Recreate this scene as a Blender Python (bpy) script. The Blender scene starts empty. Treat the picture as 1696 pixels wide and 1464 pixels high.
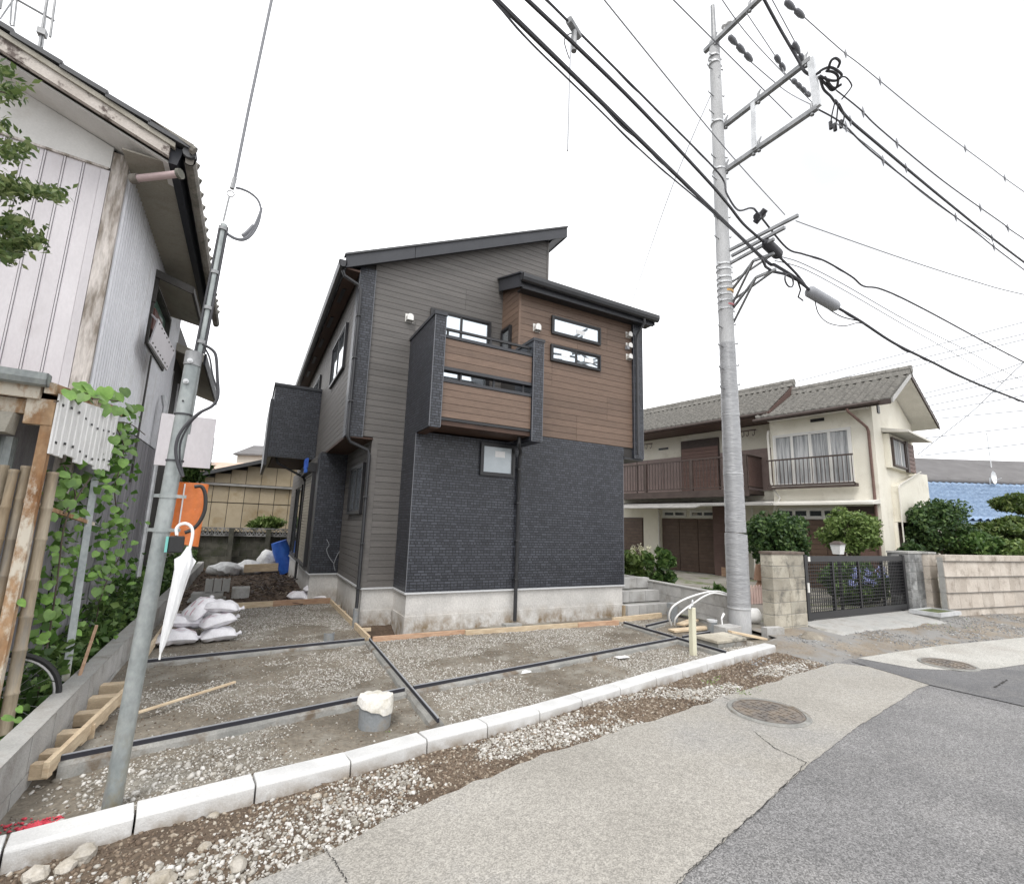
import bpy, math, random
import numpy as np
from mathutils import Vector, Matrix

S = bpy.context.scene
COL = S.collection
rnd = random.Random(7)
rng = np.random.default_rng(7)
RAD = math.radians

# ------------------------------------------------------------------ camera
FPX, YAW, PITCH, ROLL = 799.54, RAD(28.0798), RAD(9.7633), RAD(1.846)
CAM = Vector((0, 0, 1.6))
_F = Vector((math.sin(YAW)*math.cos(PITCH), math.cos(YAW)*math.cos(PITCH), math.sin(PITCH)))
_r = Vector((math.cos(YAW), -math.sin(YAW), 0))
_u = _r.cross(_F)
_R = _r*math.cos(ROLL) + _u*math.sin(ROLL)
_U = _u*math.cos(ROLL) - _r*math.sin(ROLL)
cd = bpy.data.cameras.new('camera')
cam = bpy.data.objects.new('camera', cd)
COL.objects.link(cam)
cd.sensor_width = 36
cd.lens = FPX/1696*36
cd.clip_start = .05
cd.clip_end = 2000
mw = Matrix((_R, _U, -_F)).transposed().to_4x4()
mw.translation = CAM
cam.matrix_world = mw
S.camera = cam

# ------------------------------------------------------------------ sky and sun (bright overcast)
SUN_EL, SUN_AZ = RAD(56), RAD(220)          # azimuth the light comes from, clockwise from +Y
W = bpy.data.worlds.new('World')
S.world = W
W.use_nodes = True
nt = W.node_tree
for n in list(nt.nodes):
    nt.nodes.remove(n)
wo = nt.nodes.new('ShaderNodeOutputWorld')
bg = nt.nodes.new('ShaderNodeBackground')
sky = nt.nodes.new('ShaderNodeTexSky')
sky.sky_type = 'NISHITA'
sky.sun_disc = False
sky.sun_elevation = SUN_EL
sky.sun_rotation = SUN_AZ
tc = nt.nodes.new('ShaderNodeTexCoord')
nz = nt.nodes.new('ShaderNodeTexNoise')
nz.inputs['Scale'].default_value = 1.5
nz.inputs['Detail'].default_value = 4
nz.inputs['Roughness'].default_value = .5
cr = nt.nodes.new('ShaderNodeValToRGB')
cr.color_ramp.elements[0].position = .27
cr.color_ramp.elements[0].color = (.415, .419, .43, 1)
cr.color_ramp.elements[1].position = .72
cr.color_ramp.elements[1].color = (1.0, 1.0, 1.01, 1)
vm = nt.nodes.new('ShaderNodeVectorMath')
vm.operation = 'SCALE'
vm.inputs['Scale'].default_value = 10.4
mx = nt.nodes.new('ShaderNodeMixRGB')
mx.inputs[0].default_value = .95
nt.links.new(tc.outputs['Generated'], nz.inputs['Vector'])
nt.links.new(nz.outputs['Fac'], cr.inputs['Fac'])
nt.links.new(cr.outputs['Color'], vm.inputs[0])
nt.links.new(sky.outputs['Color'], mx.inputs[1])
nt.links.new(vm.outputs['Vector'], mx.inputs[2])
nt.links.new(mx.outputs[0], bg.inputs['Color'])
bg.inputs['Strength'].default_value = .128
nt.links.new(bg.outputs[0], wo.inputs[0])

sd = bpy.data.lights.new('sun', 'SUN')
sd.energy = 1.25
sd.angle = RAD(25)
sd.color = (1.0, .97, .93)
sun = bpy.data.objects.new('sun', sd)
COL.objects.link(sun)
_sv = Vector((math.sin(SUN_AZ)*math.cos(SUN_EL), math.cos(SUN_AZ)*math.cos(SUN_EL), math.sin(SUN_EL)))
sun.rotation_euler = _sv.to_track_quat('Z', 'Y').to_euler()
sun.location = (0, -10, 30)

vs = S.view_settings
vs.view_transform = 'Standard'
vs.look = 'None'
vs.gamma = 1
vs.use_curve_mapping = False
vs.exposure = .88
S.render.engine = 'CYCLES'
S.cycles.max_bounces = 6
S.cycles.transparent_max_bounces = 8


# ------------------------------------------------------------------ survey helpers: sight line through a photo point meets a real plane
def ray(px, py):
    return _F + _R*((px-848)/FPX) - _U*((py-732)/FPX)


def at_z(px, py, z=0.0):
    d = ray(px, py)
    t = (z-CAM.z)/d.z
    return CAM + d*t


def at_y(px, py, y):
    d = ray(px, py)
    return CAM + d*(y/d.y)


def at_x(px, py, x):
    d = ray(px, py)
    return CAM + d*(x/d.x)


def at_plane(px, py, n, c):
    d = ray(px, py)
    return CAM + d*((c-n.dot(CAM))/n.dot(d))


# ------------------------------------------------------------------ mesh builder
def basis(d, up=(0, 0, 1)):
    d = Vector(d).normalized()
    up = Vector(up)
    if abs(d.dot(up)) > .97:
        up = Vector((0, 1, 0)) if abs(d.y) < .9 else Vector((1, 0, 0))
    a = d.cross(up).normalized()
    b = a.cross(d).normalized()
    return d, a, b


class MB:
    def __init__(s):
        s.v = []
        s.f = []

    def add(s, vs_, fs):
        o = len(s.v)
        s.v += [tuple(v) for v in vs_]
        s.f += [tuple(i+o for i in f) for f in fs]
        return s

    def box(s, x0, x1, y0, y1, z0, z1):
        return s.add([(x0, y0, z0), (x1, y0, z0), (x1, y1, z0), (x0, y1, z0), (x0, y0, z1), (x1, y0, z1), (x1, y1, z1), (x0, y1, z1)],
                     [(0, 3, 2, 1), (4, 5, 6, 7), (0, 1, 5, 4), (1, 2, 6, 5), (2, 3, 7, 6), (3, 0, 4, 7)])

    def hull8(s, b, t):
        """b, t: four bottom and four top points, counter-clockwise from above"""
        return s.add(list(b)+list(t), [(0, 3, 2, 1), (4, 5, 6, 7), (0, 1, 5, 4), (1, 2, 6, 5), (2, 3, 7, 6), (3, 0, 4, 7)])

    def bar(s, p, q, w, h, up=(0, 0, 1)):
        p = Vector(p)
        q = Vector(q)
        d, a, b = basis(q-p, up)
        o = [(-w/2, -h/2), (w/2, -h/2), (w/2, h/2), (-w/2, h/2)]
        vs_ = [p+a*i+b*j for i, j in o]+[q+a*i+b*j for i, j in o]
        return s.add(vs_, [(0, 1, 2, 3), (7, 6, 5, 4), (0, 4, 5, 1), (1, 5, 6, 2), (2, 6, 7, 3), (3, 7, 4, 0)])

    def tube(s, pts, r, n=8, caps=True):
        pts = [Vector(p) for p in pts]
        m = len(pts)
        rs = list(r) if hasattr(r, '__len__') else [r]*m
        vs_ = []
        A = None
        for i, p in enumerate(pts):
            d = (pts[min(i+1, m-1)]-pts[max(i-1, 0)]).normalized()
            if A is None:
                _, A, B = basis(d)
            else:
                A = (A-d*A.dot(d))
                A = A.normalized() if A.length > 1e-6 else basis(d)[1]
            B = d.cross(A).normalized()
            for k in range(n):
                t = 2*math.pi*k/n
                vs_.append(p+A*(math.cos(t)*rs[i])+B*(math.sin(t)*rs[i]))
        fs = []
        for i in range(m-1):
            for k in range(n):
                k2 = (k+1) % n
                fs.append((i*n+k, i*n+k2, (i+1)*n+k2, (i+1)*n+k))
        if caps:
            fs.append(tuple(range(n))[::-1])
            fs.append(tuple((m-1)*n+k for k in range(n)))
        return s.add(vs_, fs)

    def prism(s, poly, vec):
        poly = [Vector(p) for p in poly]
        vec = Vector(vec)
        n = len(poly)
        fs = [tuple(range(n)), tuple(range(2*n-1, n-1, -1))]
        for i in range(n):
            j = (i+1) % n
            fs.append((j, i, n+i, n+j))
        return s.add(poly+[p+vec for p in poly], fs)

    def face(s, *pts):
        return s.add(pts, [tuple(range(len(pts)))])

    def ring(s, x0, x1, z0, z1, w, y0, y1):
        """rectangular frame lying in the XZ plane"""
        s.box(x0, x0+w, y0, y1, z0, z1)
        s.box(x1-w, x1, y0, y1, z0, z1)
        s.box(x0+w, x1-w, y0+.001, y1-.001, z0, z0+w)
        s.box(x0+w, x1-w, y0+.001, y1-.001, z1-w, z1)
        return s

    def ringx(s, y0, y1, z0, z1, w, x0, x1):
        s.box(x0, x1, y0, y0+w, z0, z1)
        s.box(x0, x1, y1-w, y1, z0, z1)
        s.box(x0+.001, x1-.001, y0+w, y1-w, z0, z0+w)
        s.box(x0+.001, x1-.001, y0+w, y1-w, z1-w, z1)
        return s

    def build(s, name, mat, parent=None, smooth=False, kind=None, local=False, bevel=0):
        v = s.v
        if parent is not None and not local:
            o = Vector((0, 0, 0))
            q = parent
            while q is not None:
                o = o+q.location
                q = q.parent
            v = [(a[0]-o.x, a[1]-o.y, a[2]-o.z) for a in v]
        me = bpy.data.meshes.new(name)
        me.from_pydata(v, [], s.f)
        import bmesh
        bm = bmesh.new()
        bm.from_mesh(me)
        bmesh.ops.recalc_face_normals(bm, faces=bm.faces)
        if bevel:
            bmesh.ops.bevel(bm, geom=bm.edges[:], offset=bevel, segments=1, affect='EDGES')
        bm.to_mesh(me)
        bm.free()
        return link(name, me, mat, parent, smooth, kind)


def link(name, me, mat, parent=None, smooth=False, kind=None):
    if mat:
        me.materials.append(mat)
    if smooth:
        me.polygons.foreach_set('use_smooth', [True]*len(me.polygons))
        try:
            me.set_sharp_from_angle(angle=RAD(38))
        except Exception:
            pass
    ob = bpy.data.objects.new(name, me)
    COL.objects.link(ob)
    if parent is not None:
        ob.parent = parent
    if kind:
        ob['kind'] = kind
    return ob


def np_mesh(name, V, F, mat, parent=None, smooth=False, kind=None):
    """V (n,3), F (m,k) with constant k"""
    me = bpy.data.meshes.new(name)
    V = np.asarray(V, dtype=np.float32)
    F = np.asarray(F, dtype=np.int32)
    me.vertices.add(len(V))
    me.vertices.foreach_set('co', V.ravel())
    m, k = F.shape
    me.loops.add(m*k)
    me.loops.foreach_set('vertex_index', F.ravel())
    me.polygons.add(m)
    me.polygons.foreach_set('loop_start', np.arange(0, m*k, k, dtype=np.int32))
    me.update(calc_edges=True)
    me.validate()
    return link(name, me, mat, parent, smooth, kind)


def tag(o, label, cat, group=None):
    o['label'] = label
    o['category'] = cat
    if group:
        o['group'] = group
    return o


def thing(name, label, cat, loc=(0, 0, 0), rz=0.0, group=None):
    o = bpy.data.objects.new(name, None)
    o.empty_display_size = .2
    COL.objects.link(o)
    o.location = loc
    o.rotation_euler = (0, 0, rz)
    return tag(o, label, cat, group)


def copy_tree(o, parent=None):
    c = o.copy()
    COL.objects.link(c)
    c.parent = parent
    for ch in [k for k in COL.objects if k.parent == o]:
        copy_tree(ch, c)
    return c


def sm(pts, k=5):
    """smooth curve through the points"""
    P = [Vector(p) for p in pts]
    out = []
    for i in range(len(P)-1):
        p0, p1, p2, p3 = P[max(0, i-1)], P[i], P[i+1], P[min(len(P)-1, i+2)]
        for j in range(k):
            t = j/k
            out.append(.5*((2*p1)+(p2-p0)*t+(2*p0-5*p1+4*p2-p3)*t*t+(3*p1-p0-3*p2+p3)*t**3))
    out.append(P[-1])
    return out


# ------------------------------------------------------------------ materials
def NN(nt, t, **k):
    n = nt.nodes.new('ShaderNode'+t)
    for a, b in k.items():
        setattr(n, a, b)
    return n


def mat(name, c1, c2=None, scale=4.0, rough=.7, metal=0.0, bump=0.0, bscale=None, detail=5, stretch=(1, 1, 1), lo=.35, hi=.65,
        fine=.12, fscale=60.0, vary=0.0, dirt=None, dscale=2.0, dlo=.5, dhi=.7, spec=.5, coat=0.0, rvar=0.1, trans=0.0, zdirt_shade=None):
    m = bpy.data.materials.new(name)
    m.use_nodes = True
    nt = m.node_tree
    b = nt.nodes['Principled BSDF']
    L = nt.links.new
    tc = NN(nt, 'TexCoord')
    mp = NN(nt, 'Mapping')
    mp.inputs['Scale'].default_value = stretch
    L(tc.outputs['Object'], mp.inputs['Vector'])
    n1 = NN(nt, 'TexNoise')
    n1.inputs['Scale'].default_value = scale
    n1.inputs['Detail'].default_value = detail
    n1.inputs['Roughness'].default_value = .6
    L(mp.outputs[0], n1.inputs['Vector'])
    if vary:
        oi = NN(nt, 'ObjectInfo')
        ad = NN(nt, 'VectorMath', operation='ADD')
        sc = NN(nt, 'VectorMath', operation='SCALE')
        cx = NN(nt, 'CombineXYZ')
        for i in range(3):
            L(oi.outputs['Random'], cx.inputs[i])
        sc.inputs['Scale'].default_value = 37.0
        L(cx.outputs[0], sc.inputs[0])
        L(mp.outputs[0], ad.inputs[0])
        L(sc.outputs[0], ad.inputs[1])
        L(ad.outputs[0], n1.inputs['Vector'])
    r = NN(nt, 'ValToRGB')
    r.color_ramp.elements[0].position = lo
    r.color_ramp.elements[1].position = hi
    r.color_ramp.elements[0].color = (*c1, 1)
    r.color_ramp.elements[1].color = (*(c2 or c1), 1)
    L(n1.outputs['Fac'], r.inputs['Fac'])
    col = r.outputs['Color']
    n2 = NN(nt, 'TexNoise')
    n2.inputs['Scale'].default_value = fscale
    n2.inputs['Detail'].default_value = 3
    L(mp.outputs[0], n2.inputs['Vector'])
    if fine:
        mr = NN(nt, 'MapRange')
        mr.inputs[1].default_value = .25
        mr.inputs[2].default_value = .75
        mr.inputs[3].default_value = 1-fine
        mr.inputs[4].default_value = 1+fine
        L(n2.outputs['Fac'], mr.inputs[0])
        v = NN(nt, 'VectorMath', operation='SCALE')
        L(col, v.inputs[0])
        L(mr.outputs[0], v.inputs['Scale'])
        col = v.outputs['Vector']
    if vary:
        mr = NN(nt, 'MapRange')
        mr.inputs[3].default_value = 1-vary
        mr.inputs[4].default_value = 1+vary
        L(oi.outputs['Random'], mr.inputs[0])
        v = NN(nt, 'VectorMath', operation='SCALE')
        L(col, v.inputs[0])
        L(mr.outputs[0], v.inputs['Scale'])
        col = v.outputs['Vector']
    if dirt:
        n3 = NN(nt, 'TexNoise')
        n3.inputs['Scale'].default_value = dscale
        n3.inputs['Detail'].default_value = 8
        n3.inputs['Roughness'].default_value = .68
        L(mp.outputs[0], n3.inputs['Vector'])
        mr = NN(nt, 'MapRange')
        mr.inputs[1].default_value = dlo
        mr.inputs[2].default_value = dhi
        L(n3.outputs['Fac'], mr.inputs[0])
        fac = mr.outputs[0]
        if zdirt_shade:
            sx = NN(nt, 'SeparateXYZ')
            L(tc.outputs['Object'], sx.inputs[0])
            mz = NN(nt, 'MapRange')
            mz.inputs[1].default_value = zdirt_shade[0]
            mz.inputs[2].default_value = zdirt_shade[1]
            mz.inputs[3].default_value = 1
            mz.inputs[4].default_value = 0
            L(sx.outputs['Z'], mz.inputs[0])
            ml = NN(nt, 'Math', operation='MULTIPLY')
            L(fac, ml.inputs[0])
            L(mz.outputs[0], ml.inputs[1])
            fac = ml.outputs[0]
        mm = NN(nt, 'MixRGB')
        L(fac, mm.inputs[0])
        L(col, mm.inputs[1])
        mm.inputs[2].default_value = (*dirt, 1)
        col = mm.outputs[0]
    L(col, b.inputs['Base Color'])
    b.inputs['Metallic'].default_value = metal
    b.inputs['Specular IOR Level'].default_value = spec
    b.inputs['Coat Weight'].default_value = coat
    if trans:
        b.inputs['Transmission Weight'].default_value = trans
    mr = NN(nt, 'MapRange')
    mr.inputs[3].default_value = max(.02, rough-rvar)
    mr.inputs[4].default_value = min(1, rough+rvar)
    L(n1.outputs['Fac'], mr.inputs[0])
    L(mr.outputs[0], b.inputs['Roughness'])
    if bump:
        nb = NN(nt, 'TexNoise')
        nb.inputs['Scale'].default_value = bscale or fscale
        nb.inputs['Detail'].default_value = 5
        L(mp.outputs[0], nb.inputs['Vector'])
        bp = NN(nt, 'Bump')
        bp.inputs['Strength'].default_value = 1
        bp.inputs['Distance'].default_value = bump
        L(nb.outputs['Fac'], bp.inputs['Height'])
        L(bp.outputs[0], b.inputs['Normal'])
    return m


def brick_mat(name, c1, c2, mortar, bw, bh, msize, rough=.6, bump=.004, offset=.5, vary=True, squash=1.0, axis='xy', warp=0.0):
    m = bpy.data.materials.new(name)
    m.use_nodes = True
    nt = m.node_tree
    b = nt.nodes['Principled BSDF']
    L = nt.links.new
    tc = NN(nt, 'TexCoord')
    sx = NN(nt, 'SeparateXYZ')
    L(tc.outputs['Object'], sx.inputs[0])
    ad = NN(nt, 'Math', operation='ADD')
    L(sx.outputs['X'], ad.inputs[0])
    L(sx.outputs['Y'], ad.inputs[1])
    cx = NN(nt, 'CombineXYZ')
    L(ad.outputs[0], cx.inputs[0])
    L(sx.outputs['Z'], cx.inputs[1])
    br = NN(nt, 'TexBrick')
    br.offset = offset
    br.squash = squash
    br.squash_frequency = 3
    L(cx.outputs[0], br.inputs['Vector'])
    br.inputs['Color1'].default_value = (*c1, 1)
    br.inputs['Color2'].default_value = (*c2, 1)
    br.inputs['Mortar'].default_value = (*mortar, 1)
    br.inputs['Scale'].default_value = 1
    br.inputs['Mortar Size'].default_value = msize
    br.inputs['Mortar Smooth'].default_value = .2
    br.inputs['Brick Width'].default_value = bw
    br.inputs['Row Height'].default_value = bh
    nz = NN(nt, 'TexNoise')
    nz.inputs['Scale'].default_value = 3.0
    nz.inputs['Detail'].default_value = 6
    L(tc.outputs['Object'], nz.inputs['Vector'])
    mr = NN(nt, 'MapRange')
    mr.inputs[3].default_value = .78
    mr.inputs[4].default_value = 1.2
    L(nz.outputs['Fac'], mr.inputs[0])
    v = NN(nt, 'VectorMath', operation='SCALE')
    L(br.outputs['Color'], v.inputs[0])
    L(mr.outputs[0], v.inputs['Scale'])
    L(v.outputs[0], b.inputs['Base Color'])
    b.inputs['Roughness'].default_value = rough
    bp = NN(nt, 'Bump', invert=True)
    bp.inputs['Distance'].default_value = bump
    L(br.outputs['Fac'], bp.inputs['Height'])
    L(bp.outputs[0], b.inputs['Normal'])
    return m


def flat(name, c, rough=.5, metal=0.0, spec=.5):
    return mat(name, c, None, fine=.05, rough=rough, metal=metal, rvar=.06, spec=spec)


def glass_mat(name, tint=(.045, .055, .06), rough=.03, spec=.9):
    m = bpy.data.materials.new(name)
    m.use_nodes = True
    b = m.node_tree.nodes['Principled BSDF']
    b.inputs['Base Color'].default_value = (*tint, 1)
    b.inputs['Roughness'].default_value = rough
    b.inputs['Specular IOR Level'].default_value = spec
    b.inputs['IOR'].default_value = 1.9
    return m


MT = {}
MT['grey_siding'] = mat('grey_siding', (.112, .105, .099), (.142, .133, .125), scale=3, stretch=(.5, .5, 8), fine=.16, fscale=50, rough=.65, bump=.0015, bscale=90, vary=.08)
MT['brown_siding'] = mat('brown_siding', (.122, .079, .056), (.188, .126, .091), scale=5, stretch=(1, 1, 16), fine=.2, fscale=26, rough=.55, bump=.0012, vary=.13, lo=.3, hi=.7)
MT['joint'] = flat('joint', (.040, .037, .035), .8)
MT['tile'] = brick_mat('dark_tile', (.027, .030, .039), (.060, .066, .082), (.0105, .011, .014), .105, .041, .006, rough=.40, bump=.008, squash=.5)
MT['dark_metal'] = mat('dark_metal', (.028, .029, .032), (.04, .041, .045), rough=.38, fine=.06)
MT['fascia'] = mat('fascia', (.030, .032, .038), (.042, .044, .051), rough=.5, fine=.08, fscale=30)
MT['roof_dark'] = mat('roof_dark', (.05, .052, .056), (.065, .066, .07), rough=.55)
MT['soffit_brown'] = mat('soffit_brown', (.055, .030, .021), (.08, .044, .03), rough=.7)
MT['frame_black'] = flat('frame_black', (.018, .018, .02), .4)
MT['glass'] = glass_mat('glass')
MT['glass_coated'] = glass_mat('glass_coated', (.56, .61, .65), .025)
MT['glass_coated'].node_tree.nodes['Principled BSDF'].inputs['Metallic'].default_value = .85
MT['glass_frost'] = mat('glass_frost', (.42, .47, .50), (.48, .53, .56), rough=.16, fine=.03)
MT['paper'] = flat('paper', (.8, .8, .8), .8)
MT['foundation'] = mat('foundation', (.47, .46, .44), (.60, .585, .56), scale=2.2, stretch=(1, 1, .7), fine=.12, fscale=45, rough=.85, bump=.004, dirt=(.20, .145, .085), dscale=5, dlo=.40, dhi=.62, zdirt_shade=(.05, .30))
MT['flashing'] = flat('flashing', (.55, .56, .57), .4)
MT['vent_steel'] = mat('vent_steel', (.62, .61, .58), (.74, .73, .70), rough=.35, metal=.35)
MT['kerb'] = mat('kerb', (.50, .50, .495), (.62, .62, .61), scale=3, fine=.08, fscale=120, rough=.85, bump=.002, vary=.05, dirt=(.24, .20, .155), dscale=6, dlo=.34, dhi=.62, zdirt_shade=(.0, .075))  # low brown tone: soil splash that doubles as painted contact shade
MT['conc'] = mat('concrete', (.30, .30, .285), (.42, .41, .395), scale=3, fine=.15, fscale=80, rough=.9, bump=.004, dirt=(.20, .19, .16), dscale=3, dlo=.5, dhi=.7)
MT['conc_new'] = mat('concrete_fresh', (.19, .19, .178), (.29, .285, .265), scale=6, fine=.15, fscale=90, rough=.92, bump=.006, bscale=25, dirt=(.14, .11, .08), dscale=5, dlo=.52, dhi=.66)
MT['block'] = mat('block', (.36, .355, .345), (.46, .455, .44), scale=4, fine=.15, fscale=90, rough=.92, bump=.004, vary=.08, dirt=(.22, .205, .18), dscale=2.5, dlo=.5, dhi=.72)
MT['block_old'] = mat('block_old', (.30, .27, .215), (.44, .41, .34), scale=3, fine=.15, fscale=70, rough=.92, bump=.006, vary=.22, dirt=(.10, .095, .085), dscale=3, dlo=.5, dhi=.66)
MT['block_dark'] = mat('block_dark', (.15, .155, .155), (.33, .33, .325), scale=4, fine=.2, fscale=60, rough=.92, bump=.006, vary=.35, dirt=(.07, .07, .07), dscale=3, dlo=.48, dhi=.66)
MT['block_mossy'] = mat('block_mossy', (.045, .047, .035), (.12, .115, .095), scale=3, fine=.2, fscale=40, rough=.95, bump=.006, vary=.3, dirt=(.04, .05, .02), dscale=2, dlo=.5, dhi=.66)
MT['wall_pink'] = mat('wall_pink', (.43, .38, .325), (.55, .50, .44), scale=3, stretch=(1, 1, 1), fine=.15, fscale=60, rough=.92, bump=.006, vary=.08, dirt=(.22, .18, .145), dscale=3, dlo=.52, dhi=.72)
MT['lumber'] = mat('lumber', (.47, .36, .24), (.62, .51, .36), scale=2.5, stretch=(3, 3, 14), fine=.14, fscale=25, rough=.7, vary=.16, bump=.001)
MT['lumber_red'] = mat('lumber_red', (.36, .215, .135), (.50, .34, .23), scale=2.5, stretch=(3, 3, 14), fine=.14, fscale=25, rough=.7, vary=.12, bump=.001)
MT['black_board'] = flat('black_board', (.022, .022, .03), .6)
MT['galv'] = mat('galvanised', (.24, .265, .265), (.36, .385, .38), scale=9, stretch=(1, 1, .6), fine=.12, fscale=45, rough=.48, metal=.35, dirt=(.27, .23, .14), dscale=4, dlo=.45, dhi=.6, zdirt_shade=(.1, .55))
MT['galv_lt'] = mat('galvanised_light', (.50, .51, .52), (.66, .67, .68), scale=6, fine=.1, rough=.45, metal=.3)
MT['sheath'] = mat('sheath', (.27, .275, .285), (.37, .375, .385), scale=5, stretch=(1, 1, 7), fine=.12, fscale=14, rough=.4, metal=.15, bump=.012, bscale=12, detail=8)
MT['pole_conc'] = mat('pole_concrete', (.36, .365, .37), (.46, .465, .47), scale=4, stretch=(1, 1, .3), fine=.1, rough=.7, bump=.002)
MT['steel_arm'] = mat('steel_arm', (.20, .205, .21), (.32, .325, .33), scale=8, rough=.5, metal=.4)
MT['cable'] = flat('cable', (.042, .042, .048), .55)
MT['cable_grey'] = flat('cable_grey', (.30, .31, .33), .5)
MT['cable_thin'] = flat('cable_thin', (.16, .165, .18), .5)
MT['porcelain'] = flat('porcelain', (.62, .62, .62), .25)
MT['white_plastic'] = mat('white_plastic', (.74, .74, .73), (.84, .84, .83), scale=6, rough=.45, fine=.04)
MT['sandbag'] = mat('sandbag', (.66, .65, .68), (.80, .79, .82), scale=9, fine=.1, fscale=140, rough=.75, bump=.012, bscale=9)
MT['pink'] = flat('pink_stripe', (.55, .30, .36), .8)
MT['pvc'] = mat('pvc_grey', (.20, .215, .225), (.26, .275, .285), rough=.5, scale=5, dirt=(.25, .22, .18), dscale=5, dlo=.5, dhi=.7)
MT['blue'] = mat('blue_tarp', (.02, .085, .42), (.04, .16, .60), scale=4, rough=.45, bump=.01, bscale=8)
MT['cream_post'] = flat('cream_post', (.62, .60, .46), .6)
MT['orange'] = mat('orange', (.62, .16, .035), (.74, .22, .06), scale=5, rough=.45, fine=.1, fscale=30, dirt=(.75, .42, .26), dscale=14, dlo=.62, dhi=.68)
MT['black'] = flat('black_plastic', (.018, .018, .019), .4)
MT['teal'] = flat('teal_plastic', (.16, .46, .42), .5)
MT['rubber'] = flat('rubber', (.018, .018, .018), .7)
MT['rim'] = flat('rim', (.5, .5, .5), .35, metal=.5)

# ================================================================== GROUND, ROAD, LOT
def lattice(seed, n=64):
    return np.random.default_rng(seed).random((n, n))


def vnoise(x, y, seed):
    L = lattice(seed)
    n = L.shape[0]
    xi = np.floor(x).astype(int)
    yi = np.floor(y).astype(int)
    fx = x-xi
    fy = y-yi
    fx = fx*fx*(3-2*fx)
    fy = fy*fy*(3-2*fy)
    a = L[xi % n, yi % n]
    b = L[(xi+1) % n, yi % n]
    c = L[xi % n, (yi+1) % n]
    d = L[(xi+1) % n, (yi+1) % n]
    return (a*(1-fx)+b*fx)*(1-fy)+(c*(1-fx)+d*fx)*fy


def fbm(x, y, seed, oct=4, lac=2.1, gain=.5):
    s = 0
    a = 1
    t = 0
    for i in range(oct):
        s = s+a*vnoise(x*lac**i+17.3*i, y*lac**i+5.1*i, seed+i)
        t += a
        a *= gain
    return s/t


ROAD_EDGE = [(-40, -6.0), (-12, -.35), (-5, 1.35), (-2, 2.1), (.17, 2.67), (.57, 2.78), (1.07, 2.95), (2.03, 3.17), (4.3, 3.47), (5.65, 3.64), (7.3, 3.81), (9.57, 3.72), (11.84, 3.45), (16, 2.75), (30, -.4), (60, -8)]
SEAM = [(-40, -16), (-8, -3.4), (-1, .45), (1.91, 1.84), (2.84, 2.07), (3.69, 2.28), (4.74, 2.5), (6.08, 2.72)]
KERB = [(-3.0, 2.83), (-1.36, 3.125), (-.81, 3.225), (-.34, 3.30), (.207, 3.375), (.747, 3.435), (1.288, 3.54), (1.793, 3.605), (2.307, 3.675), (2.81, 3.77), (3.345, 3.875), (3.937, 4.0), (4.41, 4.085), (4.91, 4.175), (5.52, 4.275), (6.08, 4.36), (6.59, 4.435)]


def interp(line, x):
    xs = [p[0] for p in line]
    ys = [p[1] for p in line]
    return np.interp(x, xs, ys)


def kerb_back(x):
    return interp(KERB, x)+.16


def ragged(line, step=.12, amp=.025, seed=3):
    out = []
    r = random.Random(seed)
    for (x0, y0), (x1, y1) in zip(line[:-1], line[1:]):
        d = math.hypot(x1-x0, y1-y0)
        n = max(1, int(d/step)) if d < 8 else 1
        for i in range(n):
            t = i/n
            out.append((x0+(x1-x0)*t, y0+(y1-y0)*t+(r.uniform(-amp, amp) if d < 8 else 0)))
    out.append(line[-1])
    return out


def road_mat(name, c1, c2, speck_hi, speck_lo, stain, sscale=.7):
    m = mat(name, c1, c2, scale=1.1, detail=8, fine=0, rough=.88, bump=.0035, bscale=170, dirt=stain, dscale=sscale, dlo=.50, dhi=.72)
    nt = m.node_tree
    b = nt.nodes['Principled BSDF']
    L = nt.links.new
    src = b.inputs['Base Color'].links[0].from_socket
    tc = NN(nt, 'TexCoord')
    vo = NN(nt, 'TexVoronoi')
    vo.inputs['Scale'].default_value = 150
    L(tc.outputs['Object'], vo.inputs['Vector'])
    sp = NN(nt, 'SeparateColor')
    L(vo.outputs['Color'], sp.inputs[0])
    mr = NN(nt, 'MapRange')
    mr.inputs[3].default_value = speck_lo
    mr.inputs[4].default_value = speck_hi
    L(sp.outputs[0], mr.inputs[0])
    pw = NN(nt, 'Math', operation='POWER')
    pw.inputs[1].default_value = 1.6
    L(mr.outputs[0], pw.inputs[0])
    n2 = NN(nt, 'TexNoise')
    n2.inputs['Scale'].default_value = 24
    n2.inputs['Detail'].default_value = 6
    n2.inputs['Roughness'].default_value = .75
    L(tc.outputs['Object'], n2.inputs['Vector'])
    m2 = NN(nt, 'MapRange')
    m2.inputs[1].default_value = .3
    m2.inputs[2].default_value = .7
    m2.inputs[3].default_value = .82
    m2.inputs[4].default_value = 1.18
    L(n2.outputs['Fac'], m2.inputs[0])
    ml = NN(nt, 'Math', operation='MULTIPLY')
    L(pw.outputs[0], ml.inputs[0])
    L(m2.outputs[0], ml.inputs[1])
    v = NN(nt, 'VectorMath', operation='SCALE')
    L(src, v.inputs[0])
    L(ml.outputs[0], v.inputs['Scale'])
    L(v.outputs[0], b.inputs['Base Color'])
    return m


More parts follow.
